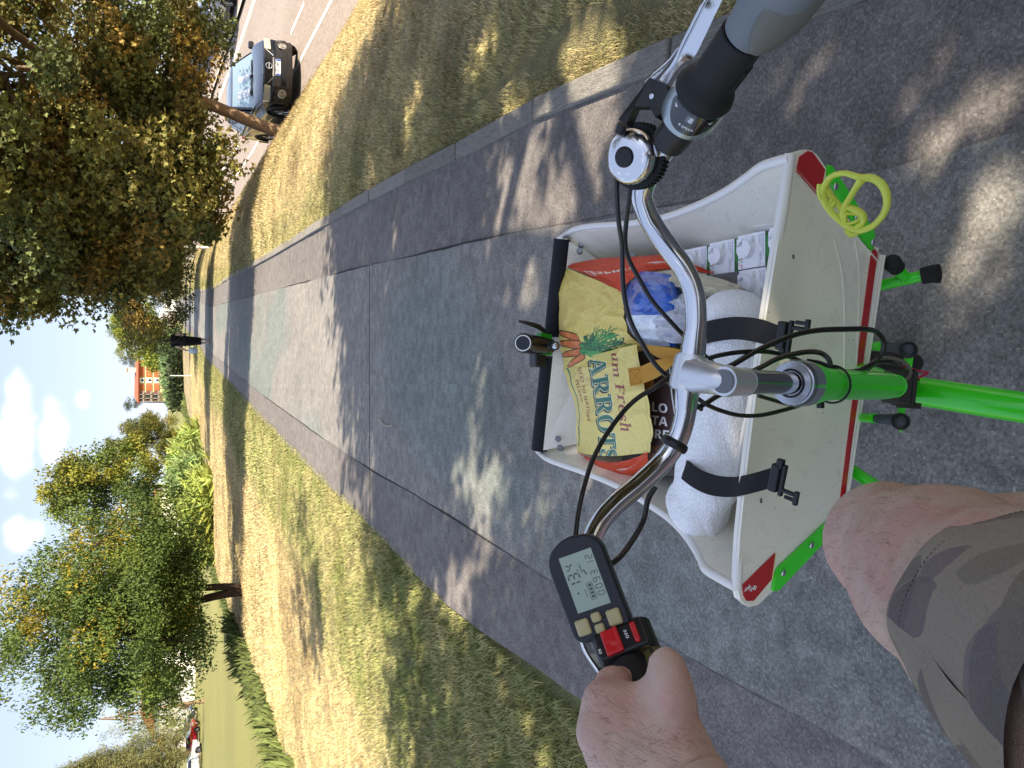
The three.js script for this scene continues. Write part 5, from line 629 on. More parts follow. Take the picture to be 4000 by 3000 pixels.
// --- blue plastic packet, white carrier bag, pale paper bag, brown flour packet ---
{
  const poly = canvasTex(256, 256, (c, w, h) => { c.fillStyle = '#1457b8'; c.fillRect(0, 0, w, h); for (let i = 0; i < 70; i++) { c.strokeStyle = `rgba(${rnd() < 0.5 ? '60,130,220' : '10,50,130'},0.4)`; c.lineWidth = rr(2, 7); const a = rnd() * w, b = rnd() * h; c.beginPath(); c.moveTo(a, b); c.lineTo(a + rr(-40, 40), b + rr(-60, 60)); c.stroke(); } c.fillStyle = '#dfe8f4'; c.fillRect(142, 0, 16, h); c.fillRect(150, 120, 106, h); });
  const t = thing('plastic_packet', 'glossy blue plastic packet with a white band, between the yellow bag and the fleece', 'packet');
  cloth([[[2452, 1066, 0.625], [2434, 1160, 0.655], [2438, 1270, 0.65], [2480, 1345, 0.61]], [[2530, 1060, 0.66], [2520, 1160, 0.695], [2530, 1265, 0.69], [2560, 1352, 0.645]], [[2640, 1085, 0.66], [2640, 1180, 0.692], [2640, 1260, 0.685], [2650, 1352, 0.64]], [[2690, 1160, 0.60], [2690, 1210, 0.63], [2700, 1270, 0.63], [2700, 1340, 0.58]]], new THREE.MeshPhysicalMaterial({ map: poly, bumpMap: wrinkle, bumpScale: 0.0025, roughness: 0.3, clearcoat: 0.5, side: THREE.DoubleSide }), 'wrapper', t, 0.008, (u) => u, (v) => v, 0.004);
  const w = thing('carrier_bag', 'crumpled thin white carrier bag lying on the blue packet beside the fleece', 'bag');
  cloth([[[2562, 1215, 0.682], [2555, 1260, 0.69], [2560, 1320, 0.678]], [[2620, 1160, 0.69], [2630, 1250, 0.708], [2620, 1340, 0.69]], [[2690, 1140, 0.675], [2700, 1230, 0.69], [2690, 1340, 0.67]], [[2770, 1140, 0.65], [2760, 1220, 0.66], [2740, 1330, 0.65]]], M(0xe2e4ec, 0.3, 0, { transmission: 0.25, thickness: 0, bumpMap: wrinkle, bumpScale: 0.008 }), 'bag', w, 0.008, undefined, undefined, 0.012);
  const p = thing('paper_bag', 'pale paper bag with folded corners leaning on the milk cartons', 'bag');
  cloth([[[2540, 1064, 0.648], [2620, 1056, 0.652], [2740, 1070, 0.65], [2850, 1100, 0.64], [2912, 1128, 0.632]], [[2560, 1110, 0.66], [2640, 1110, 0.672], [2740, 1120, 0.67], [2840, 1140, 0.655], [2910, 1134, 0.634]], [[2580, 1160, 0.64], [2660, 1160, 0.652], [2760, 1165, 0.65], [2850, 1170, 0.64], [2890, 1160, 0.62]]], M(0xd2c9ae, 0.7, 0, { bumpMap: wrinkle, bumpScale: 0.006 }), 'bag', p, 0.004, undefined, undefined, 0.006);
  const f = thing('flour_packet', 'dark brown paper packet with white lettering, tucked behind the yellow bag flap', 'packet');
  const ft = canvasTex(512, 1024, (c, W, H) => { c.fillStyle = '#3a2522'; c.fillRect(0, 0, W, H); for (let i = 0; i < 300; i++) { c.fillStyle = `rgba(90,60,50,${rr(0.05, 0.2)})`; c.fillRect(rnd() * W, rnd() * H, rr(2, 40), rr(1, 5)); } c.fillStyle = '#d8904a'; c.beginPath(); c.ellipse(230, 215, 70, 80, 0, 0, 7); c.fill(); c.fillStyle = '#efeae6'; c.font = 'bold 112px sans-serif'; ['SOLO', 'PASTA', 'MADRE'].forEach((s, i) => c.fillText(s, [138, 92, 62][i], 460 + i * 116)); c.fillStyle = '#a8652e'; c.font = '50px sans-serif'; ['GRANO TOSCANO', 'SENZA USO', 'TOSATO'].forEach((s, i) => c.fillText(s, [70, 190, 190][i], 800 + i * 66)); c.fillStyle = '#d9d2cc'; c.font = 'bold 80px sans-serif'; c.fillText('pane', 210, 1004); });
  const mF = new THREE.MeshPhysicalMaterial({ map: ft, roughness: 0.55, side: THREE.DoubleSide });
  const c00 = [2440, 1370, 0.60], c10 = [2672, 1420, 0.66], c11 = [2640, 1860, 0.645], c01 = [2430, 1850, 0.585];
  const top = grid((u, v) => { const p = Hh(...c00).lerp(Hh(...c10), u).lerp(Hh(...c01).lerp(Hh(...c11), u), v); p.y += 0.004 * Math.sin(u * 3.1) + 0.003 * (noise(u * 6, v * 8) - 0.5); return p; }, 12, 20); { const q = top.attributes.uv; for (let i = 0; i < q.count; i++) q.setY(i, 1 - q.getY(i)); } obj('face', top, mF, f);
  obj('body', slab([c00, c10, c11, c01].map((q) => Hh(...q).add(V(0, -0.002, 0))), 0.09, V(0, 1, 0)), M(0x35221f, 0.6), f);
  obj('edge_stripe', sweep([Hh(2615, 1425, 0.652), Hh(2625, 1540, 0.655), Hh(2640, 1640, 0.652)], 0.0016, { seg: 6 }), mRim, f);
}
// ================= people: bodies meshed from tapered capsules joined smoothly =================
function field(bones, k = 0.02) { // bones: [a, b, ra, rb]
  const B = bones.map(([a, b, ra, rb]) => ({ a, ba: b.clone().sub(a), l: 1 / Math.max(1e-9, b.distanceToSquared(a)), ra, d: rb - ra }));
  return (x, y, z) => { let m = 1e9; for (const q of B) { const px = x - q.a.x, py = y - q.a.y, pz = z - q.a.z, t = clamp((px * q.ba.x + py * q.ba.y + pz * q.ba.z) * q.l); const dx = px - q.ba.x * t, dy = py - q.ba.y * t, dz = pz - q.ba.z * t, d = Math.sqrt(dx * dx + dy * dy + dz * dz) - q.ra - q.d * t; if (m > 1e8) { m = d; continue; } const h = Math.max(k - Math.abs(m - d), 0) / k; m = Math.min(m, d) - h * h * k * 0.25; } return m; };
}
function isoSurface(f, lo, hi, cell, colour) { // surface nets with smooth normals from the field
  const nx = Math.ceil((hi.x - lo.x) / cell) + 1, ny = Math.ceil((hi.y - lo.y) / cell) + 1, nz = Math.ceil((hi.z - lo.z) / cell) + 1, F = new Float32Array(nx * ny * nz), id = (i, j, k) => i + nx * (j + ny * k);
  for (let k = 0; k < nz; k++) for (let j = 0; j < ny; j++) for (let i = 0; i < nx; i++) F[id(i, j, k)] = (i === 0 || j === 0 || k === 0 || i === nx - 1 || j === ny - 1 || k === nz - 1) ? Math.max(1e-4, f(lo.x + i * cell, lo.y + j * cell, lo.z + k * cell)) : f(lo.x + i * cell, lo.y + j * cell, lo.z + k * cell);
  const vid = new Int32Array(F.length).fill(-1), pos = [], nor = [], col = [], uv = [], idx = [], E = [[0, 1], [2, 3], [4, 5], [6, 7], [0, 2], [1, 3], [4, 6], [5, 7], [0, 4], [1, 5], [2, 6], [3, 7]], e = cell * 0.4, c = new THREE.Color();
  for (let k = 0; k < nz - 1; k++) for (let j = 0; j < ny - 1; j++) for (let i = 0; i < nx - 1; i++) {
    const v = []; let s = 0; for (let q = 0; q < 8; q++) { const w = F[id(i + (q & 1), j + ((q >> 1) & 1), k + (q >> 2))]; v.push(w); if (w < 0) s++; } if (!s || s === 8) continue;
    let x = 0, y = 0, z = 0, n = 0; for (const [a, b] of E) if ((v[a] < 0) !== (v[b] < 0)) { const t = v[a] / (v[a] - v[b]); x += lerp(a & 1, b & 1, t); y += lerp((a >> 1) & 1, (b >> 1) & 1, t); z += lerp(a >> 2, b >> 2, t); n++; }
    x = lo.x + (i + x / n) * cell; y = lo.y + (j + y / n) * cell; z = lo.z + (k + z / n) * cell; vid[id(i, j, k)] = pos.length / 3; pos.push(x, y, z);
    const g = V(f(x + e, y, z) - f(x - e, y, z), f(x, y + e, z) - f(x, y - e, z), f(x, y, z + e) - f(x, y, z - e)).normalize(); nor.push(g.x, g.y, g.z); uv.push(x * 4 + z * 2, y * 4 + z * 3); if (colour) { colour(c, x, y, z, g); col.push(c.r, c.g, c.b); }
  }
  const quad = (a, b, d, h, flip) => { if (a < 0 || b < 0 || d < 0 || h < 0) return; flip ? idx.push(a, d, b, a, h, d) : idx.push(a, b, d, a, d, h); };
  for (let k = 1; k < nz - 1; k++) for (let j = 1; j < ny - 1; j++) for (let i = 1; i < nx - 1; i++) { const s = F[id(i, j, k)] < 0;
    if (s !== F[id(i + 1, j, k)] < 0) quad(vid[id(i, j - 1, k - 1)], vid[id(i, j, k - 1)], vid[id(i, j, k)], vid[id(i, j - 1, k)], !s);
    if (s !== F[id(i, j + 1, k)] < 0) quad(vid[id(i - 1, j, k - 1)], vid[id(i - 1, j, k)], vid[id(i, j, k)], vid[id(i, j, k - 1)], !s);
    if (s !== F[id(i, j, k + 1)] < 0) quad(vid[id(i - 1, j - 1, k)], vid[id(i, j - 1, k)], vid[id(i, j, k)], vid[id(i - 1, j, k)], !s); }
  const g = new THREE.BufferGeometry(); g.setAttribute('position', new THREE.Float32BufferAttribute(pos, 3)); g.setAttribute('normal', new THREE.Float32BufferAttribute(nor, 3)); g.setAttribute('uv', new THREE.Float32BufferAttribute(uv, 2)); if (colour) g.setAttribute('color', new THREE.Float32BufferAttribute(col, 3)); g.setIndex(idx); return g;
}
const chain = (pts) => pts.slice(1).map((p, i) => [pts[i][0], p[0], pts[i][1], p[1]]);
const skinBump = grainTex(512, (i, j) => 0.5 + 0.3 * (noise(i / 3, j / 3, 2) - 0.5) + 0.3 * (noise(i / 9, j / 9, 4) - 0.5), 3, false);
const mSkin = new THREE.MeshPhysicalMaterial({ color: 0xffffff, vertexColors: true, roughness: 0.66, bumpMap: skinBump, bumpScale: 0.0012, specularIntensity: 0.5, side: THREE.DoubleSide });
const skinTone = (c, x, y, z) => { const m = fbm(x * 28, y * 28, z * 28, 3), r = fbm(x * 75, y * 75, z * 75, 2); c.setRGB(0.54, 0.395, 0.325).lerp(new THREE.Color().setRGB(0.54, 0.33, 0.28), sstep(0.4, 0.7, m)).multiplyScalar(0.9 + 0.2 * r); };
{ // ---------- the rider, seen from his own eyes ----------
  const me = thing('person', 'rider whose bare left hand grips the handlebar, knee below patterned shorts', 'person');
  const p = (x, y, z, r) => [P(x, y, z), r];
  const shoulder = V(-0.23, 1.34, 0.26), elbow = [P(2960, 3560, 0.46), 0.042], wristA = p(2560, 3000, 0.588, 0.0235), wristB = p(2648, 2950, 0.59, 0.0215);
  const mcp = [p(2358, 2748, 0.612, 0.0125), p(2342, 2860, 0.600, 0.0132), p(2382, 2968, 0.590, 0.0125), p(2448, 3060, 0.585, 0.0112)];
  const hand = [
    ...mcp.map((m, i) => [[wristB, p(2600, 2975, 0.586, 0.02), wristA, wristA][i][0], m[0], [0.02, 0.02, 0.0205, 0.019][i], m[1]]),
    ...chain([mcp[0], p(2392, 2672, 0.640, 0.0112), p(2440, 2658, 0.667, 0.0102), p(2492, 2668, 0.681, 0.0092)]),
    ...chain([mcp[1], p(2340, 2842, 0.645, 0.0118), p(2392, 2834, 0.676, 0.0108), p(2462, 2838, 0.684, 0.0095)]),
    ...chain([mcp[2], p(2380, 2946, 0.636, 0.0112), p(2430, 2938, 0.664, 0.0102), p(2498, 2940, 0.67, 0.009)]),
    ...chain([mcp[3], p(2440, 3030, 0.625, 0.0098), p(2480, 3022, 0.648, 0.0088), p(2540, 3024, 0.652, 0.008)]),
    ...chain([p(2645, 2900, 0.598, 0.0205), p(2622, 2730, 0.597, 0.0162), p(2608, 2640, 0.600, 0.0135), p(2602, 2592, 0.604, 0.0116)]),
    [P(2392, 2738, 0.614), P(2580, 2720, 0.606), 0.0108, 0.0125], [P(2400, 2810, 0.606), P(2600, 2840, 0.598), 0.014, 0.017], [P(2440, 2900, 0.598), P(2640, 2900, 0.594), 0.0165, 0.02],
    [wristA[0], P(2780, 3300, 0.53), 0.0245, 0.034], [wristB[0], P(2830, 3260, 0.535), 0.023, 0.036], [P(2800, 3290, 0.53), elbow[0], 0.038, 0.044],
  ];
  const K = P(3474, 2110, 0.845), hip = P(4690, 2900, 0.43), at = (t) => K.clone().lerp(hip, t), dir = hip.clone().sub(K).normalize();
  const ankle = V(-0.2, 0.42, -0.34);
  const leg = [[K, at(0.3), 0.0585, 0.081], [at(0.3), at(0.62), 0.081, 0.091], [at(0.62), hip, 0.086, 0.105], [K.clone().add(V(-0.012, 0.004, -0.006)), K.clone().add(V(-0.024, 0.0, -0.004)), 0.05, 0.047], [K, K.clone().lerp(ankle, 0.35), 0.055, 0.058], [K.clone().lerp(ankle, 0.35), ankle, 0.058, 0.036], [ankle.clone().add(V(0, -0.04, 0.04)), ankle.clone().add(V(-0.01, -0.055, -0.17)), 0.036, 0.03]];
  const hipR = V(0.06, 0.97, 0.1), kneeR = V(0.1, 0.56, -0.1), ankR = V(0.08, 0.2, 0.12);
  const rest = [[elbow[0], shoulder, 0.046, 0.055], [hipR, kneeR, 0.09, 0.06], [kneeR, ankR, 0.06, 0.038], [ankR, V(0.08, 0.16, -0.04), 0.036, 0.03], [V(-0.05, 1.38, 0.36), V(-0.04, 1.48, 0.36), 0.055, 0.052], [V(-0.04, 1.58, 0.34), V(-0.04, 1.66, 0.37), 0.075, 0.09], [V(0.14, 1.34, 0.3), V(0.24, 1.14, 0.16), 0.052, 0.042], [V(0.24, 1.14, 0.16), V(0.1, 1.4, 0.12), 0.042, 0.027], [V(0.1, 1.4, 0.12), V(0.07, 1.47, 0.1), 0.03, 0.026]];
  const fH = field(hand, 0.013), fL = field(leg, 0.035), fR = field(rest, 0.03);
  const knuckle = (x, y, z) => { let s = 0; for (const m of mcp) { const d2 = (x - m[0].x) ** 2 + (y - m[0].y) ** 2 + (z - m[0].z) ** 2; s += Math.exp(-d2 / 0.00022); } return s; };
  const handTone = (c, x, y, z) => { skinTone(c, x, y, z); c.lerp(new THREE.Color().setRGB(0.54, 0.29, 0.25), 0.22 * clamp(knuckle(x, y, z))); };
  const tend = (x, y, z) => { let s = 0; for (let i = 0; i < 4; i++) { const a = wristA[0], b = mcp[i][0], dx = b.x - a.x, dy = b.y - a.y, dz = b.z - a.z, t = clamp(((x - a.x) * dx + (y - a.y) * dy + (z - a.z) * dz) / (dx * dx + dy * dy + dz * dz), 0.3, 1), qx = x - a.x - dx * t, qy = y - a.y - dy * t, qz = z - a.z - dz * t; s = Math.max(s, Math.exp(-(qx * qx + qy * qy + qz * qz) / 0.00042) * sstep(0.3, 0.7, t)); } return s; };
  const lumpy = (x, y, z) => fH(x, y, z) - 0.0035 * tend(x, y, z) - 0.0009 * noise(x * 260, y * 90, z * 260) - 0.0012 * (noise(x * 90, y * 90, z * 90) - 0.5) - 0.0016 * clamp(knuckle(x, y, z));
  const bb = (bones, pad) => { const b = new THREE.Box3(); for (const [a, c, ra, rb] of bones) for (const [q, r] of [[a, ra], [c, rb]]) { b.expandByPoint(q.clone().addScalar(r + pad)); b.expandByPoint(q.clone().addScalar(-r - pad)); } return b; };
  const hb = bb(hand.slice(0, -3), 0.012), geoHand = isoSurface(lumpy, hb.min, hb.max, 0.003, handTone);
  const fb = bb(hand.slice(-3), 0.01), bd = (x, y, z) => Math.max(hb.min.x - x, x - hb.max.x, hb.min.y - y, y - hb.max.y, hb.min.z - z, z - hb.max.z), geoArm = isoSurface((x, y, z) => Math.max(fH(x, y, z), -(bd(x, y, z) + 0.003)), fb.min, fb.max, 0.006, handTone);
  const lb = bb(leg, 0.01), geoLeg = isoSurface((x, y, z) => fL(x, y, z) - 0.0015 * (noise(x * 40, y * 40, z * 40) - 0.5), lb.min, lb.max, 0.006, skinTone);
  const rb = bb(rest, 0.02), geoRest = isoSurface(fR, rb.min, rb.max, 0.014, skinTone);
  obj('body', [geoHand, geoArm, geoLeg, geoRest], mSkin, me);
  // body hair: short curved hairs on the skin that shows
  const hairs = (geo, n, test, comb, len, w) => { const q = prep(geo.clone()), a = q.attributes.position, pos = [], tri = a.count / 3, A = V(0, 0, 0), B = V(0, 0, 0), C = V(0, 0, 0); let cum = [], s = 0; for (let i = 0; i < tri; i++) { A.fromBufferAttribute(a, i * 3); B.fromBufferAttribute(a, i * 3 + 1); C.fromBufferAttribute(a, i * 3 + 2); s += B.clone().sub(A).cross(C.clone().sub(A)).length(); cum.push(s); }
    for (let k = 0; k < n; k++) { const r = rnd() * s; let lo = 0, hi = tri - 1; while (lo < hi) { const m = (lo + hi) >> 1; cum[m] < r ? lo = m + 1 : hi = m; } A.fromBufferAttribute(a, lo * 3); B.fromBufferAttribute(a, lo * 3 + 1); C.fromBufferAttribute(a, lo * 3 + 2); let u = rnd(), v = rnd(); if (u + v > 1) { u = 1 - u; v = 1 - v; } const p0 = A.clone().addScaledVector(B.clone().sub(A), u).addScaledVector(C.clone().sub(A), v), nn = V(0, 0, 0).fromBufferAttribute(q.attributes.normal, lo * 3); if (!test(p0, nn)) continue;
      const d = comb.clone().add(V(rr(-1, 1), rr(-1, 1), rr(-1, 1)).multiplyScalar(0.75)); d.addScaledVector(nn, -d.dot(nn)).normalize(); const sd = nn.clone().cross(d).normalize(), L = len * rr(0.5, 1.2), cv = rr(-0.35, 0.35); let prev = null; for (let i = 0; i <= 3; i++) { const t = i / 3, c = p0.clone().addScaledVector(d, L * t).addScaledVector(sd, L * cv * t * t).addScaledVector(nn, 0.0006 + L * 0.18 * t * (1 - t * 0.6)), ww = w * (1 - t * 0.8), l = c.clone().addScaledVector(sd, -ww), rgt = c.clone().addScaledVector(sd, ww); if (prev) pos.push(...prev[0].toArray(), ...prev[1].toArray(), ...rgt.toArray(), ...prev[0].toArray(), ...rgt.toArray(), ...l.toArray()); prev = [l, rgt]; } }
    const g = new THREE.BufferGeometry(); g.setAttribute('position', new THREE.Float32BufferAttribute(pos, 3)); g.computeVertexNormals(); return g; };
  seedN = 777; const eye = V(0, CAM_H, 0);
  const hg = [hairs(geoLeg, 9000, (q, n) => n.dot(eye.clone().sub(q)) > -0.1 && q.clone().sub(K).dot(dir) < 0.26 && q.clone().sub(K).dot(dir) > -0.05, dir.clone().negate().add(V(-0.5, 0, 0)), 0.013, 0.0001), hairs(geoHand, 2600, (q, n) => n.dot(eye.clone().sub(q)) > 0 && q.distanceTo(mcp[1][0]) > 0.02 && q.distanceTo(P(2602, 2600, 0.6)) > 0.045, P(2300, 2800, 0.6).sub(P(2700, 2900, 0.6)).normalize(), 0.008, 0.00009)];
  obj('body_hair', hg, M(0x2a1a12, 0.7), me, 'stuff');
  // shorts with a large leaf pattern
  const pat = canvasTex(1024, 1024, (c, w, h) => { c.fillStyle = '#8a8174'; c.fillRect(0, 0, w, h); for (let k = 0; k < 40; k++) { c.save(); c.translate(rnd() * w, rnd() * h); c.rotate(rnd() * 6.28); const s = rr(70, 190); c.fillStyle = ['#5e575a', '#66605a', '#575354', '#6e675c', '#625b5e'][k % 5]; c.globalAlpha = rr(0.55, 0.95); c.beginPath(); c.moveTo(0, -s); c.bezierCurveTo(s * 0.9, -s * 0.8, s * rr(0.4, 0.9), s * 0.5, s * 0.2, s); c.bezierCurveTo(0, s * 0.7, -s * rr(0.3, 0.8), s * 0.6, -s * 0.55, 0); c.bezierCurveTo(-s * 0.6, -s * 0.5, -s * 0.3, -s * 0.7, 0, -s); c.fill(); if (k % 4 === 0) { c.strokeStyle = 'rgba(150,140,124,0.7)'; c.lineWidth = 5; c.stroke(); } c.restore(); } c.globalAlpha = 1; for (let i = 0; i < 60000; i++) { c.fillStyle = rnd() < 0.5 ? 'rgba(40,36,34,0.16)' : 'rgba(220,210,190,0.11)'; c.fillRect(rnd() * w, rnd() * h, rnd() < 0.5 ? 3 : 1, rnd() < 0.5 ? 1 : 3); } }, true);
  const mShorts = new THREE.MeshPhysicalMaterial({ map: pat, bumpMap: wrinkle, bumpScale: 0.003, roughness: 0.95, side: THREE.DoubleSide });
  const ex = V(0, 1, 0).addScaledVector(dir, -dir.y).normalize(), ey = dir.clone().cross(ex);
  const tubeG = (t0, t1, r0, r1, off, nu = 64, nv = 40) => { const g = grid((u, v) => { const a = u * 6.2832, t = lerp(t0, t1, v), wr = v * 0.022 * Math.pow(Math.abs(Math.sin(a * 3.5 + v * 5 + 2 * noise(a, v * 3, 1))), 3) + 0.012 * Math.exp(-Math.pow((v - 0.13) / 0.02, 2)), fold = 1 + wr + 0.05 * (noise(Math.cos(a) * 2 + 4, Math.sin(a) * 2, v * 3) - 0.5) * 2 + 0.025 * Math.sin(a * 5 + v * 4) * v, r = (lerp(r0, r1, v) + off) * fold; return at(t).addScaledVector(ex, Math.cos(a) * r).addScaledVector(ey, Math.sin(a) * r); }, nu, nv); const q = g.attributes.uv; for (let i = 0; i < q.count; i++) q.setXY(i, q.getX(i) * 1.9, q.getY(i) * (t1 - t0) * 0.43 * 3); return g; };
  const shorts = obj('shorts', [tubeG(0.575, 1.05, 0.098, 0.12, 0), tubeG(0.575, 0.72, 0.0965, 0.1, -0.0025), sweep([hip, hip.clone().lerp(hipR, 0.5).add(V(0, 0.02, 0.06)), hipR], [0.12, 0.135, 0.12], { seg: 28 }), sweep([hipR, hipR.clone().lerp(kneeR, 0.55)], [0.118, 0.1], { seg: 28 })], mShorts, me);
  const st = []; for (let i = 0; i < 150; i++) { const a = i / 150 * 6.2832, q = at(0.635).addScaledVector(ex, Math.cos(a) * 0.1018 * (1 + 0.05 * (noise(Math.cos(a) * 2 + 4, Math.sin(a) * 2, 0.126 * 3) - 0.5) * 2)).addScaledVector(ey, Math.sin(a) * 0.1018 * (1 + 0.05 * (noise(Math.cos(a) * 2 + 4, Math.sin(a) * 2, 0.126 * 3) - 0.5) * 2)), tg = ex.clone().multiplyScalar(-Math.sin(a)).addScaledVector(ey, Math.cos(a)); st.push(sweep([q.clone().addScaledVector(tg, -0.0012), q.clone().addScaledVector(tg, 0.0012)], 0.0005, { seg: 4, n: 1 })); } obj('stitching', st, M(0x4c463f, 0.9), shorts, 'stuff');
  const torso = field([[V(-0.08, 1.0, 0.22), V(-0.05, 1.2, 0.3), 0.13, 0.125], [V(-0.05, 1.2, 0.3), V(-0.05, 1.3, 0.33), 0.13, 0.12], [V(-0.19, 1.34, 0.3), V(0.1, 1.34, 0.33), 0.07, 0.07], [shoulder, shoulder.clone().lerp(elbow[0], 0.5), 0.07, 0.062], [V(0.14, 1.34, 0.3), V(0.2, 1.23, 0.22), 0.068, 0.06]], 0.05);
  obj('shirt', isoSurface(torso, V(-0.45, 0.82, 0), V(0.35, 1.46, 0.55), 0.016), M(0x39424c, 0.95), me);
  obj('hair', isoSurface(field([[V(-0.04, 1.63, 0.37), V(-0.04, 1.69, 0.39), 0.09, 0.085]], 0.02), V(-0.16, 1.5, 0.25), V(0.08, 1.8, 0.52), 0.014), M(0x2b1f17, 0.8), me);
}
{ // ---------- the woman walking ahead ----------
  const f0 = Hh(819, 1334, 0), w = thing('person', 'woman in black top and cropped trousers walking away along the sunlit path', 'person', f0); w.rotation.y = -0.08;
  const v = V, bones = [[v(0, 1.06, 0), v(0, 1.26, -0.02), 0.13, 0.13], [v(-0.13, 1.33, 0), v(0.13, 1.33, 0), 0.06, 0.06], [v(0, 1.38, 0), v(0, 1.46, 0.0), 0.045, 0.045], [v(0, 1.52, -0.015), v(0, 1.57, 0.005), 0.085, 0.088], [v(0, 1.5, -0.09), v(0, 1.52, -0.11), 0.02, 0.012], [v(-0.09, 0.9, 0), v(0.09, 0.9, 0), 0.12, 0.12], [v(0, 0.95, 0), v(0, 1.1, 0), 0.13, 0.12],
    ...chain([[v(-0.085, 0.86, 0), 0.095], [v(-0.07, 0.48, -0.02), 0.06], [v(-0.06, 0.3, 0.01), 0.054], [v(-0.055, 0.09, 0.03), 0.036]]), [v(-0.055, 0.05, 0.04), v(-0.06, 0.03, -0.14), 0.035, 0.028],
    ...chain([[v(0.085, 0.86, 0), 0.095], [v(0.075, 0.48, -0.1), 0.06], [v(0.07, 0.3, -0.1), 0.054], [v(0.065, 0.09, -0.09), 0.036]]), [v(0.065, 0.05, -0.08), v(0.07, 0.03, -0.26), 0.035, 0.028],
    ...chain([[v(-0.17, 1.33, 0), 0.055], [v(-0.25, 1.1, 0.04), 0.043], [v(-0.34, 0.9, -0.02), 0.032], [v(-0.37, 0.82, -0.03), 0.03]]), ...chain([[v(0.17, 1.33, 0), 0.055], [v(0.25, 1.1, 0.04), 0.043], [v(0.275, 0.9, -0.04), 0.032], [v(0.27, 0.82, -0.06), 0.03]])];
  for (let s of [-1, 1]) for (let k = 0; k < 5; k++) { const hx = s < 0 ? -0.372 : 0.27, q = v(hx, 0.8, -0.03 - 0.03 * (s > 0)); bones.push(k < 4 ? [q.clone().add(v(0, 0, -0.025 + k * 0.017)), q.clone().add(v(s * -0.012, -0.065 + 0.006 * Math.abs(k - 1.5), -0.025 + k * 0.017)), 0.0095, 0.0075] : [q.clone().add(v(0, 0.01, -0.03)), q.clone().add(v(0, -0.03, -0.055)), 0.0095, 0.008]); }
  const fb = field(bones, 0.025), lo = v(-0.46, -0.03, -0.36), hi = v(0.4, 1.72, 0.24);
  obj('body', isoSurface(fb, lo, hi, 0.016, (c, x, y, z) => { skinTone(c, x, y, z); c.multiplyScalar(1.05); }), mSkin, w);
  const cloth2 = (test, off, name, m) => obj(name, isoSurface((x, y, z) => Math.max(fb(x, y, z) - off - 0.006 * (noise(x * 9, y * 7, z * 9) - 0.3), test(x, y, z)), lo, hi, 0.017), m, w);
  const blk = M(0x0c0b0c, 0.9), blk2 = M(0x111012, 0.95);
  cloth2((x, y) => Math.max(0.8 - y, y - 1.4, Math.abs(x) - lerp(0.19, 0.262, sstep(1.2, 1.28, y))), 0.024, 'top', blk); cloth2((x, y) => Math.max(0.31 - y, y - 1.0, Math.abs(x) - 0.2), 0.02, 'trousers', blk2);
  obj('hair', [isoSurface(field([[v(0, 1.55, 0.02), v(0, 1.59, 0.015), 0.094, 0.09], [v(0, 1.6, 0.1), v(0, 1.62, 0.12), 0.045, 0.04], [v(0, 1.47, 0.05), v(0, 1.52, 0.05), 0.06, 0.07]], 0.02), v(-0.14, 1.38, -0.12), v(0.14, 1.74, 0.22), 0.012)], M(0x0b0908, 0.6), w);
  obj('sandal', rbox(0.08, 0.03, 0.25, 0.01, -0.058, 0.012, -0.05), M(0x8a5f30, 0.7), w); obj('sandal', rbox(0.08, 0.03, 0.25, 0.01, 0.067, 0.012, -0.17), M(0x8a5f30, 0.7), w);
  obj('shoulder_strap', sweep([v(-0.12, 1.4, 0.02), v(-0.06, 1.3, 0.17), v(0.06, 1.1, 0.185), v(0.18, 0.96, 0.12)], 0.011, { seg: 8, squash: 0.4 }), M(0x4a4648, 0.7), w);
  obj('handbag', rbox(0.05, 0.13, 0.18, 0.02, 0.225, 0.9, 0.06), M(0x3b3639, 0.7), w);
  const b = thing('carrier_bag', 'small pale blue carrier bag hanging from the left hand of the woman', 'bag', f0.clone().add(v(-0.37, 0.42, -0.03)));
  obj('bag', grid((u, q) => { const a = u * 6.2832, r = 0.13 * Math.pow(Math.sin(Math.PI * Math.min(0.98, 0.05 + q * 0.8)), 0.7) * (1 + 0.25 * (noise(Math.cos(a) * 3, Math.sin(a) * 3, q * 4) - 0.5)); return v(Math.cos(a) * r, q * 0.33, Math.sin(a) * r * 0.55); }, 28, 18), M(0xd4e4ec, 0.4, 0, { transmission: 0.2, thickness: 0 }), b);
  obj('handle', [sweep([v(-0.03, 0.3, 0), v(0, 0.38, 0), v(0.0, 0.4, 0)], 0.008, { seg: 6 }), sweep([v(0.04, 0.3, 0), v(0.005, 0.38, 0), v(0, 0.4, 0)], 0.008, { seg: 6 })], M(0xd4e4ec, 0.4), b);
}
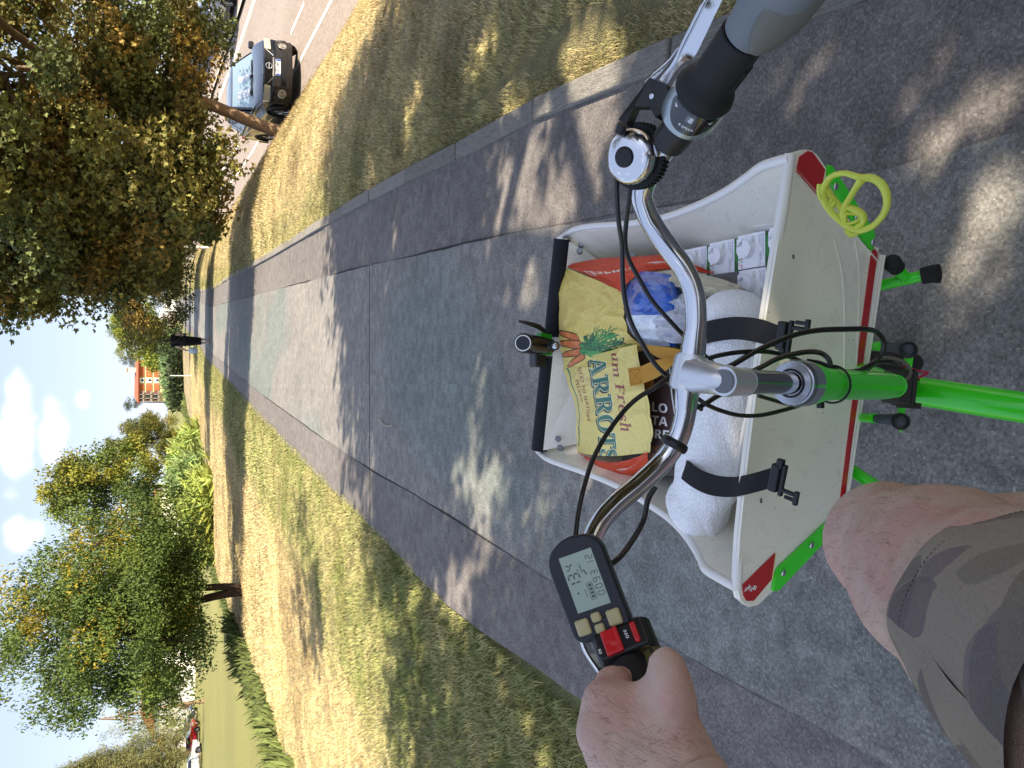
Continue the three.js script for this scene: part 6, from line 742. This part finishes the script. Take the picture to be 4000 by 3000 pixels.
// ================= vehicles, street furniture, far trees and buildings =================
const mGlass = M(0x1a2226, 0.06, 0, { clearcoat: 1 }), mTyre = M(0x0d0d0e, 0.85), mPlastic = M(0x131211, 0.6);
function car({ label, pos, turn, colour, clad = 0x14120f, roofC, detail, name = 'parked_car', group }) {
  const t = thing(name, label, 'car', pos, group); t.rotation.y = turn;
  const bend = (g) => { const a = g.attributes.position; for (let i = 0; i < a.count; i++) { let x = a.getX(i), y = a.getY(i), z = a.getZ(i); const k = sstep(0.9, 2.3, z), kb = sstep(1.2, 2.3, -z); z -= (k * 0.34 - kb * 0.2) * Math.pow(Math.abs(x) / 0.9, 2.4); x *= 1 - 0.1 * k - 0.06 * kb - 0.1 * clamp((y - 0.75) / 0.4) * 0.4; a.setXYZ(i, x, y, z); } g.computeVertexNormals(); return g; };
  const sub = (w, h, d, x, y, z, n = 6) => new THREE.BoxGeometry(w, h, d, n * 2, 2, 3).translate(x, y, z);
  const ext = (pts, w, arcs) => { const s = new THREE.Shape(); s.moveTo(...pts[0]); for (const q of pts.slice(1)) q.length === 2 ? s.lineTo(...q) : s.quadraticCurveTo(...q); if (arcs) for (const [cz, r] of arcs) { s.lineTo(cz - r, 0.3); s.absarc(cz, 0.34, r, Math.PI, 0, true); s.lineTo(cz + r, 0.28); } s.closePath(); const g = new THREE.ExtrudeGeometry(s, { depth: w, bevelEnabled: true, bevelThickness: 0.07, bevelSize: 0.05, bevelSegments: 4, curveSegments: 14, steps: 10 }); return g.translate(0, 0, -w / 2).rotateY(-Math.PI / 2); };
  const paintM = M(colour, 0.22, 0.25, { clearcoat: 1, clearcoatRoughness: 0.06 });
  obj('body', bend(ext([[2.16, 0.3], [2.2, 0.62], [2.2, 0.78, 2.08, 0.87], [1.75, 0.98, 1.05, 1.03], [-1.9, 1.06], [-2.14, 1.02, -2.18, 0.8], [-2.16, 0.3]], 1.62, [[-1.3, 0.4], [1.38, 0.4]])), paintM, t);
  // the upper body: a tapered shell with a curved roof
  const cab = (y0, y1, zf0, zf1, zr0, zr1, w0, w1, o) => grid((u, v) => { const a = u * 2 * Math.PI, sx = Math.sign(Math.cos(a)) * Math.pow(Math.abs(Math.cos(a)), 0.42), sz = Math.sign(Math.sin(a)) * Math.pow(Math.abs(Math.sin(a)), 0.42), k = Math.min(1, v * 1.25), y = lerp(y0, y1, k) + (v > 0.8 ? 0.05 * (1 - Math.pow(1 - (v - 0.8) / 0.2, 2)) : 0), q = v > 0.8 ? 1 - (v - 0.8) / 0.2 : 1, zf = lerp(zf0, zf1, k), zr = lerp(zr0, zr1, k), w = lerp(w0, w1, k); return V(sx * (w + o) * q, y, (zf + zr) / 2 + sz * ((zf - zr) / 2 + o) * q); }, 64, 20);
  obj('cabin', cab(1.02, 1.52, 1.12, 0.22, -2.0, -1.62, 0.8, 0.6, 0), roofC ? M(roofC, 0.3) : paintM, t);
  const win = (p, n) => slab(p.map((q) => V(...q)), 0.012, n);
  const ws = obj('windscreen', grid((u, v) => { const x = lerp(-1, 1, u), y = lerp(1.07, 1.5, v), k = (y - 1.02) / 0.5; return V(x * lerp(0.72, 0.53, k), y, lerp(1.12, 0.22, k) + 0.03 - 0.1 * Math.pow(Math.abs(x), 3)); }, 14, 8), M(0xa6bcc2, 0.05, 0.55, { clearcoat: 1 }), t);
  for (const s of [-1, 1]) {
    const side = (za, zb, zc, zd) => { const X = (y) => s * (lerp(0.8, 0.6, (y - 1.02) / 0.5) + 0.012); return win([[X(1.08), 1.08, za], [X(1.45), 1.45, zb], [X(1.45), 1.45, zc], [X(1.08), 1.08, zd]], V(s, 0.3, 0)); };
    obj('side_window', side(0.78, 0.12, -0.42, -0.48), mGlass, t); obj('side_window', side(-0.54, -0.48, -1.1, -1.2), mGlass, t); obj('side_window', side(-1.27, -1.17, -1.46, -1.66), mGlass, t);
    const mir = obj('mirror', rbox(0.2, 0.14, 0.1, 0.04, s * 0.98, 1.08, 0.72), paintM, t); obj('glass', box(0.15, 0.1, 0.004, s * 0.98, 1.08, 0.668), mGlass, mir);
    obj('headlight', bend(sub(0.36, 0.15, 0.5, s * 0.68, 0.82, 2.0)), M(0xc9c6b6, 0.1, 0.3, { clearcoat: 1 }), t);
    const fog = obj('fog_lamp', [new THREE.TorusGeometry(0.09, 0.016, 8, 24), cyl(0.075, 0.075, 0.02).rotateX(Math.PI / 2)].map((g) => bend(g.translate(s * 0.66, 0.46, 2.26))), M(0xb5b2aa, 0.2, 0.7), t);
    obj('sill', rbox(0.05, 0.16, 2.0, 0.02, s * 0.87, 0.36, 0.04), M(clad, 0.6), t);
    obj('tail_lamp', rbox(0.1, 0.3, 0.08, 0.02, s * 0.72, 0.9, -2.2), M(0x8c0f12, 0.2), t);
    for (const z of [1.38, -1.3]) { obj('arch_trim', new THREE.TorusGeometry(0.405, 0.035, 8, 24, Math.PI).rotateY(Math.PI / 2).translate(s * (z > 0 ? 0.82 : 0.86), 0.34, z), M(clad, 0.6), t); const w = new THREE.Group(); w.name = 'wheel'; w.position.set(s * 0.78, 0.34, z); t.add(w); obj('tyre', new THREE.TorusGeometry(0.26, 0.085, 14, 32).rotateY(Math.PI / 2), mTyre, w); const rg = [cyl(0.2, 0.2, 0.04, 0, 0, 0, 28).rotateZ(Math.PI / 2).translate(s * 0.0, 0, 0)]; obj('hub', rg, mPlastic, w); const sp = []; for (let k = 0; k < 10; k++) { const a = Math.floor(k / 2) * 1.2566 + (k % 2 ? 0.16 : -0.16); sp.push(sweep([V(s * 0.06, 0, 0), V(s * 0.055, Math.cos(a) * 0.2, Math.sin(a) * 0.2)], 0.016, { seg: 6 })); } sp.push(new THREE.TorusGeometry(0.205, 0.014, 8, 28).rotateY(Math.PI / 2).translate(s * 0.05, 0, 0)); obj('rim', sp, mAlu, w); }
  }
  obj('bumper', bend(sub(1.66, 0.26, 0.3, 0, 0.36, 2.12, 8)), M(clad, 0.3, 0, { clearcoat: 0.6 }), t); obj('air_intake', bend(sub(0.96, 0.1, 0.06, 0, 0.42, 2.27)), M(0x050505, 0.8), t); obj('lower_lip', bend(sub(1.2, 0.05, 0.08, 0, 0.27, 2.26)), M(0x2c2926, 0.35, 0.4), t);
  obj('rear_bumper', sub(1.6, 0.3, 0.12, 0, 0.42, -2.2), M(clad, 0.5), t);
  if (detail) {
    const gr = obj('grille', bend(sub(0.98, 0.19, 0.05, 0, 0.8, 2.215)), M(0x0a0a0a, 0.6), t), sl = []; for (let k = 0; k < 7; k++) sl.push(bend(sub(0.94, 0.006, 0.01, 0, 0.73 + k * 0.025, 2.245))); obj('grille_bar', sl, M(0x3a3a3a, 0.4, 0.6), gr, 'stuff');
    obj('chrome_trim', [bend(sub(0.52, 0.035, 0.03, 0, 0.69, 2.25)), sweep([V(-0.26, 0.69, 2.25), V(-0.44, 0.86, 2.14)], 0.02, { seg: 8 }), sweep([V(0.26, 0.69, 2.25), V(0.44, 0.86, 2.14)], 0.02, { seg: 8 })], M(0xd9dbdd, 0.15, 1), gr);
    obj('emblem', [new THREE.TorusGeometry(0.07, 0.013, 10, 32).translate(0, 0.8, 2.275), rbox(0.17, 0.03, 0.012, 0.005, 0, 0.8, 2.285)], M(0xe0e2e4, 0.12, 1), gr);
    const plate = canvasTex(512, 160, (c, w, h) => { c.fillStyle = '#eef0ee'; c.fillRect(0, 0, w, h); c.fillStyle = '#1b4fa8'; c.fillRect(0, 0, 56, h); c.fillRect(w - 56, 0, 56, h); c.fillStyle = '#f2f4f8'; c.font = 'bold 40px sans-serif'; c.fillText('I', 22, 130); c.fillStyle = '#15171c'; c.font = 'bold 112px sans-serif'; c.textAlign = 'center'; c.fillText('FD 012HN', w / 2, 120, 380); });
    const pl = obj('number_plate', rbox(0.4, 0.125, 0.02, 0.004, 0, 0.575, 2.255), mRim, t); obj('plate_face', new THREE.PlaneGeometry(0.39, 0.115).translate(0, 0.575, 2.2665), new THREE.MeshStandardMaterial({ map: plate, roughness: 0.4 }), pl);
    obj('wiper', [sweep([V(-0.45, 1.09, 1.08), V(0.1, 1.1, 1.06)], 0.012, { seg: 6 }), sweep([V(0.0, 1.08, 1.1), V(0.5, 1.1, 1.02)], 0.012, { seg: 6 })], mPlastic, t);
    obj('sun_shade', grid((u, v) => V(lerp(-0.42, 0.16, u), lerp(1.13, 1.38, v), lerp(0.95, 0.48, v) + 0.045 * Math.sin(u * 9)), 20, 6), M(0xd5dadd, 0.25, 0.6), t);
  }
  return t;
}
const onRoad = (k, d, h = 0) => V(mid(d) + RO + k, -roadDrop(d) + 0.015 + h, -d);
const cp = onRoad(1.15, 21.6); car({ label: 'dark grey-blue car with black bumpers parked facing the rider behind the leaning trunk', pos: cp, turn: -0.06, colour: 0x1a1e26, clad: 0x100e0b, detail: true });
car({ label: 'white car standing across the road, half hidden by brown leaves above the dark car', pos: onRoad(9.9, 26, 0.1), turn: 0, colour: 0xe6e4e0, clad: 0xcfcac2 });
car({ label: 'silver car parked farther down the road, seen between low hanging leaves', pos: onRoad(9.9, 38, 0.1), turn: 0, colour: 0xb9c0c6, clad: 0x55585c });
car({ label: 'pale blue car parked on the far kerb, only glimpsed through the leaves', pos: onRoad(9.9, 19.4, 0.1), turn: 0, colour: 0x9fb6cf, clad: 0x2a2c30 });
car({ label: 'bright red car at the far edge of the left field under the drooping conifer', pos: G(781, 2878), turn: 1.5, colour: 0xa80f14 });
car({ label: 'white car at the far edge of the left field, lowest in the picture', pos: G(788, 2968), turn: 1.7, colour: 0xe4e2dd, clad: 0xb9b4ab });
car({ label: 'dark blue car at the far edge of the left field next to the white walls', pos: G(770, 2820), turn: 1.4, colour: 0x2a3850 });
// posts
const mPost = M(0xe3ddcf, 0.5);
function post(label, p, h, r = 0.045) { const t = thing('post', label, 'post', p, undefined); obj('shaft', cyl(r, r, h + 0.2, 0, h / 2 - 0.1, 0, 16), mPost, t); obj('cap', new THREE.SphereGeometry(r * 1.05, 14, 8, 0, 6.283, 0, 1.57).scale(1, 0.5, 1).translate(0, h, 0), mPost, t); return t; }
post('white pole rising from the right verge into the dark leaves, nearest of the poles', G(820, 969), 3.4, 0.06);
[[46, 4.3, 'second white pole on the right verge, past the third tree'], [60, 4.2, 'third white pole on the right verge, thin and far'], [76, 4.0, 'fourth white pole on the right verge near the end of the shadows'], [95, 3.8, 'farthest white pole on the right verge before the small pale building']].forEach(([d, o, l]) => post(l, V(mid(d) + o, landY(o, d), -d), 3.0, 0.06));
post('thin white marker pole standing alone on the left lawn', G(748, 1468), 1.35, 0.035);
// pale debris
{ const b = thing('twig', 'small pale forked twig lying on the grey middle of the path', 'twig', Hh(1508, 1660, 0.006)); obj('stick', [sweep([Hh(1485, 1645, 0.008), Hh(1508, 1663, 0.01), Hh(1534, 1664, 0.008)].map((q) => q.sub(b.position)), 0.006, { seg: 6 })], M(0xa49c8e, 0.9), b); }
// hanging grass and weeds in the ditch
const weedMat = bladeMat;
{
  const l = [], c = new THREE.Color(); seedN = 99;
  for (let i = 0; i < 30000; i++) { const d = 4 + 90 * Math.pow(rnd(), 1.4), o = -(crest(d) + 0.15 + Math.pow(rnd(), 0.8) * 6.5), x = mid(d) + o, q = fbm(x * 0.3, d * 0.2, 9); c.setRGB(0.06, 0.09, 0.022).lerp(new THREE.Color().setRGB(0.17, 0.2, 0.05), q).multiplyScalar(rr(0.6, 1.25)); l.push({ p: V(x, landY(o, d) - 0.05, -d), ry: rnd() * 6.3, s: (0.3 + 0.5 * sstep(0.35, 0.7, q)) * rr(0.6, 1.3), c: c.clone() }); }
  scatter('weeds', reedGeo, weedMat, l, null, 'tall green weeds and reeds growing in the ditch below the left bank', 'weeds');
  const m = [], put = (px, py, z, n, sx, sy, sz, tone, s) => { const b = P(px, py, z); for (let i = 0; i < n; i++) { const u = rr(-1, 1), w = rr(-1, 1); m.push({ p: V(b.x + u * sx, b.y - sy / 2 + Math.pow(rnd(), 0.8) * sy * (1 - 0.5 * u * u), b.z + w * sz), rx: rr(-0.4, 0.4), ry: rnd() * 6.3, rz: rr(-0.4, 0.4), s: s * rr(0.7, 1.3), c: new THREE.Color().setRGB(...tone).multiplyScalar(rr(0.65, 1.3)) }); } };
  put(775, 1800, 42, 900, 1.6, 1.9, 2, [0.30, 0.38, 0.09], 1.2); put(770, 1890, 36, 500, 1.2, 1.6, 1.5, [0.22, 0.3, 0.10], 1.1); put(800, 2010, 30, 500, 1.5, 1.2, 1.5, [0.28, 0.34, 0.07], 0.9);
  scatter('reeds', finer, foliage, m, null, 'bright yellow-green reeds and shrubs massed along the left ditch', 'reeds');
}
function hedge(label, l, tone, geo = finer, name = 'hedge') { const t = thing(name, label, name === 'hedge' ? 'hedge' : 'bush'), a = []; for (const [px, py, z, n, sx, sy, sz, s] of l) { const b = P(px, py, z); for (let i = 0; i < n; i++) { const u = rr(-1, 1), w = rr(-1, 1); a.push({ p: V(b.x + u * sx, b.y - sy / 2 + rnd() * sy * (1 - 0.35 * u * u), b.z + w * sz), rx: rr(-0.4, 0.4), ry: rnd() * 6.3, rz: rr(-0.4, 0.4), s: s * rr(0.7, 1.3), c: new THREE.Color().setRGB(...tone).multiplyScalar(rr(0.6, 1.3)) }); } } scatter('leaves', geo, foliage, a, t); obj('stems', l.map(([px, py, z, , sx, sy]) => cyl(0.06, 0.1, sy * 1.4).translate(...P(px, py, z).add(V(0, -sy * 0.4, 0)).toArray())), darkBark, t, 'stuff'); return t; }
hedge('feathery pale green bamboo hedge beyond the walking woman', [[676, 1375, 92, 600, 2.6, 1.7, 1.5, 1.3], [676, 1465, 92, 520, 2.4, 1.6, 1.5, 1.3], [682, 1530, 92, 300, 1.6, 1.2, 1.5, 1.3]], [0.2, 0.29, 0.12]);
hedge('bright lime bush at the right foot of the terracotta house', [[610, 1400, 150, 320, 1.9, 3.6, 1, 1.8]], [0.34, 0.4, 0.07], fine, 'bush');
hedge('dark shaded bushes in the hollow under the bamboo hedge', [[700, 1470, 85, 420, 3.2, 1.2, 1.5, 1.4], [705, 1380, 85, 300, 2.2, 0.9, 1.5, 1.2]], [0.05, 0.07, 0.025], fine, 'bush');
// far trees
const tr = (p, h, r) => [rad([V(0, -1, 0), V(0.1, h * 0.25, 0), V(0, h * 0.6, 0), V(0, h * 0.9, 0)], [r, r * 0.8, r * 0.5, r * 0.15])];
tree({ name: 'broadleaf_tree', label: 'tall olive-green tree with yellow patches left of the terracotta house', pos: G(742, 1712), trunk: tr(0, 7, 0.16), barkM: darkBark, blobs: [[0, 4.0, 0, 2.7, 2.6, 2.4], [0.6, 3.0, 0, 2.7, 2.0, 2.4], [-0.9, 6.2, 0, 1.5, 2.0, 1.5], [1.2, 4.6, 0, 1.6, 2.0, 1.6], [-0.6, 2.2, 0, 2.2, 1.4, 2]], clumps: 130, per: 34, geo: mids, clumpR: 0.6, extraBranches: 16, seed: 21, tones: [[0.16, 0.165, 0.035], [0.19, 0.19, 0.035], [0.13, 0.15, 0.04], [0.29, 0.24, 0.035]] }).scale.setScalar(1.45);
tree({ name: 'broadleaf_tree', label: 'yellow-green loose tree between the olive tree and the twin-stemmed tree', pos: P(770, 1900, 44).setY(landAt(P(770, 1900, 44).x, P(770, 1900, 44).z)), trunk: tr(0, 6.4, 0.12), barkM: darkBark, blobs: [[0, 4.4, 0, 1.9, 1.9, 1.8], [0.4, 5.6, 0, 1.3, 1.3, 1.3], [0.3, 3.2, 0, 2.0, 1.4, 1.8]], clumps: 80, per: 26, geo: mids, clumpR: 0.55, scaleS: 1, extraBranches: 12, seed: 22, tones: [[0.14, 0.19, 0.035], [0.18, 0.23, 0.035], [0.26, 0.25, 0.03]] }).scale.setScalar(1.25);
tree({ name: 'broadleaf_tree', label: 'bright green feathery round tree beyond the end of the path', pos: P(668, 1300, 112), trunk: tr(0, 7, 0.2), barkM: darkBark, blobs: [[0, 4.8, 0, 3.9, 3.1, 3], [0.6, 3.2, 0, 3.8, 2.2, 3], [-1.4, 4.0, 0, 2.8, 2.4, 2.6], [1.2, 6, 0, 2.2, 1.8, 2]], clumps: 120, per: 18, geo: finer, clumpR: 0.8, extraBranches: 10, seed: 23, tones: [[0.19, 0.24, 0.03], [0.25, 0.29, 0.035], [0.11, 0.16, 0.03], [0.30, 0.32, 0.05]] });
tree({ name: 'broadleaf_tree', label: 'dark grey-green tree behind the right end of the terracotta roof', pos: P(640, 1408, 330), trunk: tr(0, 14, 0.3), barkM: darkBark, blobs: [[0, 13, 0, 2.8, 4.2, 2.6]], clumps: 30, per: 16, geo: fine, clumpR: 1.4, extraBranches: 3, seed: 24, tones: [[0.08, 0.1, 0.06], [0.1, 0.12, 0.07]] });
tree({ name: 'broadleaf_tree', label: 'dark grey-green tree behind the left end of the terracotta roof', pos: P(640, 1572, 330), trunk: tr(0, 13, 0.3), barkM: darkBark, blobs: [[0, 12.5, 0, 2.6, 3.4, 2.6]], clumps: 26, per: 16, geo: fine, clumpR: 1.4, extraBranches: 3, seed: 25, tones: [[0.08, 0.1, 0.06], [0.1, 0.12, 0.07]] });
// a drooping conifer with tiers of branches, far left
{
  const b = G(783, 2945), t = thing('conifer', 'tall drooping grey-green conifer at the far left, tips of its branches curving down', 'tree', b), tg = [sweep([V(0, -0.4, 0), V(0.2, 2, 0), V(0, 6, 0), V(0, 15, 0)], [0.5, 0.42, 0.3, 0.05], { seg: 10, n: 16 })], a = []; seedN = 31;
  for (let i = 0; i < 46; i++) { const y = 2.2 + i * 0.27, L = (1 - i / 56) * rr(3.6, 6.4), az = i * 2.4 + rr(-0.3, 0.3), pts = []; for (let k = 0; k <= 5; k++) { const s = k / 5; pts.push(V(Math.cos(az) * L * s, y + 1.1 * s - 2.6 * s * s * s + 0.5 * s, Math.sin(az) * L * s)); } tg.push(sweep(pts, [0.09, 0.05, 0.015], { seg: 5, n: 8, cap: false })); const cv = new THREE.CatmullRomCurve3(pts); for (let k = 0; k < 46; k++) { const s = Math.pow(rnd(), 0.7), p = cv.getPoint(0.12 + 0.88 * s); p.add(V(rr(-0.45, 0.45), rr(-0.9, 0.1) * (0.5 + s), rr(-0.45, 0.45))); a.push({ p, rx: rr(-0.4, 0.4) + 2.8, ry: rnd() * 6.3, rz: rr(-0.4, 0.4), s: rr(1.4, 2.6), c: new THREE.Color().setRGB(0.17, 0.175, 0.06).multiplyScalar(rr(0.55, 1.35)) }); } }
  obj('trunk', tg, bark, t); scatter('crown', needles, foliage, a, t);
}
tree({ name: 'broadleaf_tree', label: 'thin bare-topped tree between the twin-stemmed tree and the conifer', pos: P(770, 2745, 78).setY(-2), trunk: tr(0, 11, 0.2), barkM: bark, blobs: [[0, 7, 0, 2.2, 3, 2.2], [0.5, 4, 0, 2.6, 2, 2.4]], clumps: 42, per: 9, geo: needles, clumpR: 0.9, extraBranches: 14, seed: 27, tones: [[0.15, 0.17, 0.05], [0.2, 0.2, 0.07]] });
// --- buildings ---
function building(name, label, pos, turn = 0) { const t = thing(name, label, 'building', pos); t.rotation.y = turn; return t; }
const mCream = M(0xcdb98c, 0.85), mTerra = M(0xb56038, 0.85), mWhiteWall = M(0xeeeae2, 0.85), mTile = M(0x97583c, 0.85), mPane = M(0x27313a, 0.15), mShut = M(0xf0eee6, 0.6), mTan = M(0xb08a55, 0.85);
{
  const z = 300, b = P(700, 1478, z), ground = landAt(b.x, b.z), t = building('apartment_house', 'terracotta and cream apartment house with a red roof in the far distance', V(b.x, 0, b.z)), top = P(543, 1478, z).y, X = (py) => (1500 - py) / FOC * z - b.x, xl = X(1568), xm = X(1526), xr = X(1432);
  obj('wall', box(xr - xl, top + 3, 12, (xl + xr) / 2, (top - 3) / 2, -6.2), mCream, t); obj('side_wall', box(2.4, top + 3, 8, xr + 1.2, (top - 3) / 2, -5), mTan, t);
  const yAt = (px) => P(px, 1478, z).y;
  for (const [pa, pb] of [[546, 564], [572, 594], [602, 622]]) { const y0 = yAt(pb), y1 = yAt(pa); for (const [ya, yb] of [[1434, 1472], [1500, 1525]]) obj('wall_panel', box(X(ya) - X(yb), y1 - y0, 0.3, (X(ya) + X(yb)) / 2, (y0 + y1) / 2, -0.1), mTerra, t); const w = obj('window', box(X(1477) - X(1495), y1 - y0, 0.3, (X(1477) + X(1495)) / 2, (y0 + y1) / 2, -0.08), mShut, t); obj('pane', box(0.9, (y1 - y0) * 0.5, 0.1, (X(1472) + X(1493)) / 2 - 0.3, (y0 + y1) / 2 - 0.3, 0.1), mPane, w);
    const bal = obj('balcony', box(X(1528) - X(1566), (y1 - y0) * 1.05, 0.6, (X(1528) + X(1566)) / 2, (y0 + y1) / 2, 0.1), M(0x6a4a42, 0.8), t); obj('parapet', box(X(1527) - X(1567), (y1 - y0) * 0.32, 0.5, (X(1528) + X(1566)) / 2, y0 + (y1 - y0) * 0.1, 0.6), M(0x8f8578, 0.8), bal); obj('column', [box(0.3, y1 - y0 + 1, 0.3, X(1540), (y0 + y1) / 2, 0.7), box(0.3, y1 - y0 + 1, 0.3, X(1555), (y0 + y1) / 2, 0.7)], M(0x8f8578, 0.8), bal); obj('window', box(1.0, (y1 - y0) * 0.5, 0.1, X(1547), (y0 + y1) / 2 + 0.3, 0.5), mPane, bal); }
  const rf = obj('roof', slab([V(xl - 0.8, top, 0.9), V(xr + 3.4, top, 0.9), V(xr + 1.2, top + 1.4, -6), V(xl + 2, top + 1.7, -6)], 0.5, V(0, 1, 1)), mTile, t); obj('gutter', box(xr - xl + 4.2, 0.35, 0.3, (xl + xr) / 2 + 1.3, top - 0.1, 1.0), M(0x7a2f16, 0.7), rf); obj('chimney', [box(1.8, 3.6, 1.4, X(1446), top + 2.4, -4.5), box(2.4, 0.25, 2, X(1446), top + 4.4, -4.5)], M(0xcabfae, 0.8), rf);
}
{
  const z = 168, b = P(690, 1250, z), t = building('outbuilding', 'small pale building with a white gable beside the slatted fence', V(b.x, 0, b.z)), k = z / FOC, w = 52 * k, y = (px) => P(px, 1250, z).y;
  obj('wall', box(w, y(634) + 3, 6, 0, (y(634) - 3) / 2, -3.2), M(0xb9b4ae, 0.85), t); obj('roof', new THREE.ExtrudeGeometry(new THREE.Shape([new THREE.Vector2(-w * 0.62, 0), new THREE.Vector2(w * 0.62, 0), new THREE.Vector2(0, 1.3)]), { depth: 7, bevelEnabled: false }).translate(0, y(634), -6.6), mWhiteWall, t); obj('window', box(0.7, 0.55, 0.1, -0.6, y(655), -0.18), mPane, t);
  const b2 = P(690, 1190, 160), t2 = building('outbuilding', 'bright white low wall block right of the small gabled building', V(b2.x, 0, b2.z)); obj('wall', box(2.7, 4.6, 5, 0, P(640, 1190, 160).y - 2.3, -2.6), mWhiteWall, t2); obj('window', box(0.9, 0.6, 0.1, 0, P(658, 1190, 160).y, -0.06), mPane, t2);
}
{
  const z = 140, t = thing('slatted_fence', 'brown slatted fence closing the view at the end of the path', 'fence'), a = P(690, 1222, z), c = P(690, 1328, z), n = 26, y0 = P(688, 1270, z).y - 0.3, y1 = P(661, 1270, z).y, m1 = M(0x8a5f44, 0.8), m2 = M(0x3b2c24, 0.8), geo = box(0.1, y1 - y0, 0.05);
  for (let i = 0; i < n; i++) { const q = obj('slat', geo, i > 15 ? m2 : m1, t); q.position.set(lerp(a.x, c.x, i / (n - 1)), (y0 + y1) / 2, a.z); } obj('rail', box(a.x - c.x + 0.3, 0.1, 0.08, (a.x + c.x) / 2, y1 - 0.25, a.z - 0.07), m2, t); obj('rail', box(a.x - c.x + 0.3, 0.1, 0.08, (a.x + c.x) / 2, y0 + 0.5, a.z - 0.07), m2, t);
}
{ // the block of flats behind the roadside trees
  const t = building('apartment_block', 'pinkish block of flats with balconies, glimpsed through the brown leaves', V(36, 0, -24), -0.1), H = 12; obj('wall', box(14, H + 3, 40, 7.2, (H - 3) / 2, 0), M(0xc9a794, 0.85), t);
  for (let f = 0; f < 4; f++) for (let k = 0; k < 8; k++) { const y = 0.4 + f * 3.1, z = -17.5 + k * 5; const w = obj('window', box(0.12, 1.5, 1.3, 0.14, y + 1.2, z), mShut, t); obj('pane', box(0.06, 1.2, 1.0, 0.06, y + 1.2, z), mPane, w); if (k % 2) { const bb = obj('balcony', box(1.2, 0.16, 3.4, -0.45, y, z + 1.2), M(0xcfc8c0, 0.8), t); obj('parapet', box(0.1, 0.95, 3.4, -1.0, y + 0.56, z + 1.2), M(0x9a948e, 0.8), bb); } }
  const rf = obj('roof', box(14.6, 0.4, 40.6, 7.0, H + 0.2, 0), M(0x8a7a6c, 0.9), t);
  const h = thing('garden_wall', 'low grey wall along the far pavement of the road', 'wall'), gs = []; const b = []; for (let d = -8; d < 70; d += 3) { const p = onRoad(11.8, d + 1.5); b.push(box(0.25, 1.2, 2.98, p.x, p.y + 0.65, p.z)); } obj('wall', b, M(0x98928a, 0.9), h, 'stuff');
}
[[P(742, 2690, 105), 9, 5.4, 'bright white house wall behind the twin-stemmed tree', 0xf0ece4], [P(742, 2790, 120), 7, 4.4, 'white low house beside the conifer trunk with an orange awning', 0xece6da], [P(740, 2560, 125), 10, 6.5, 'cream house behind the crown of the twin-stemmed tree', 0xe0cfae], [P(720, 2030, 120), 9, 5.2, 'pale house glimpsed behind the yellow-green tree', 0xe4dccb]].forEach(([p, w, h, l, c], i) => { const t = building('house', l, V(p.x, -2.2, p.z), 0.25 * (i - 1)); obj('wall', box(w, h, 7, 0, h / 2, 0), M(c, 0.85), t); const rf = obj('roof', new THREE.ExtrudeGeometry(new THREE.Shape([new THREE.Vector2(-w * 0.55, 0), new THREE.Vector2(w * 0.55, 0), new THREE.Vector2(0, 1.6)]), { depth: 7.6, bevelEnabled: false }).translate(0, h, -3.8), i === 1 ? M(0xc86a2a, 0.8) : mTile, t); for (const s of [-1, 1]) { const q = obj('window', box(1.1, 1.3, 0.12, s * w * 0.25, h * 0.55, 3.55), mShut, t); obj('pane', box(0.8, 1.0, 0.05, s * w * 0.25, h * 0.55, 3.63), mPane, q); } obj('door', box(0.95, 2.1, 0.12, 0, 1.05, 3.55), M(0x5a4632, 0.7), t); });
renderer.render(scene, camera);
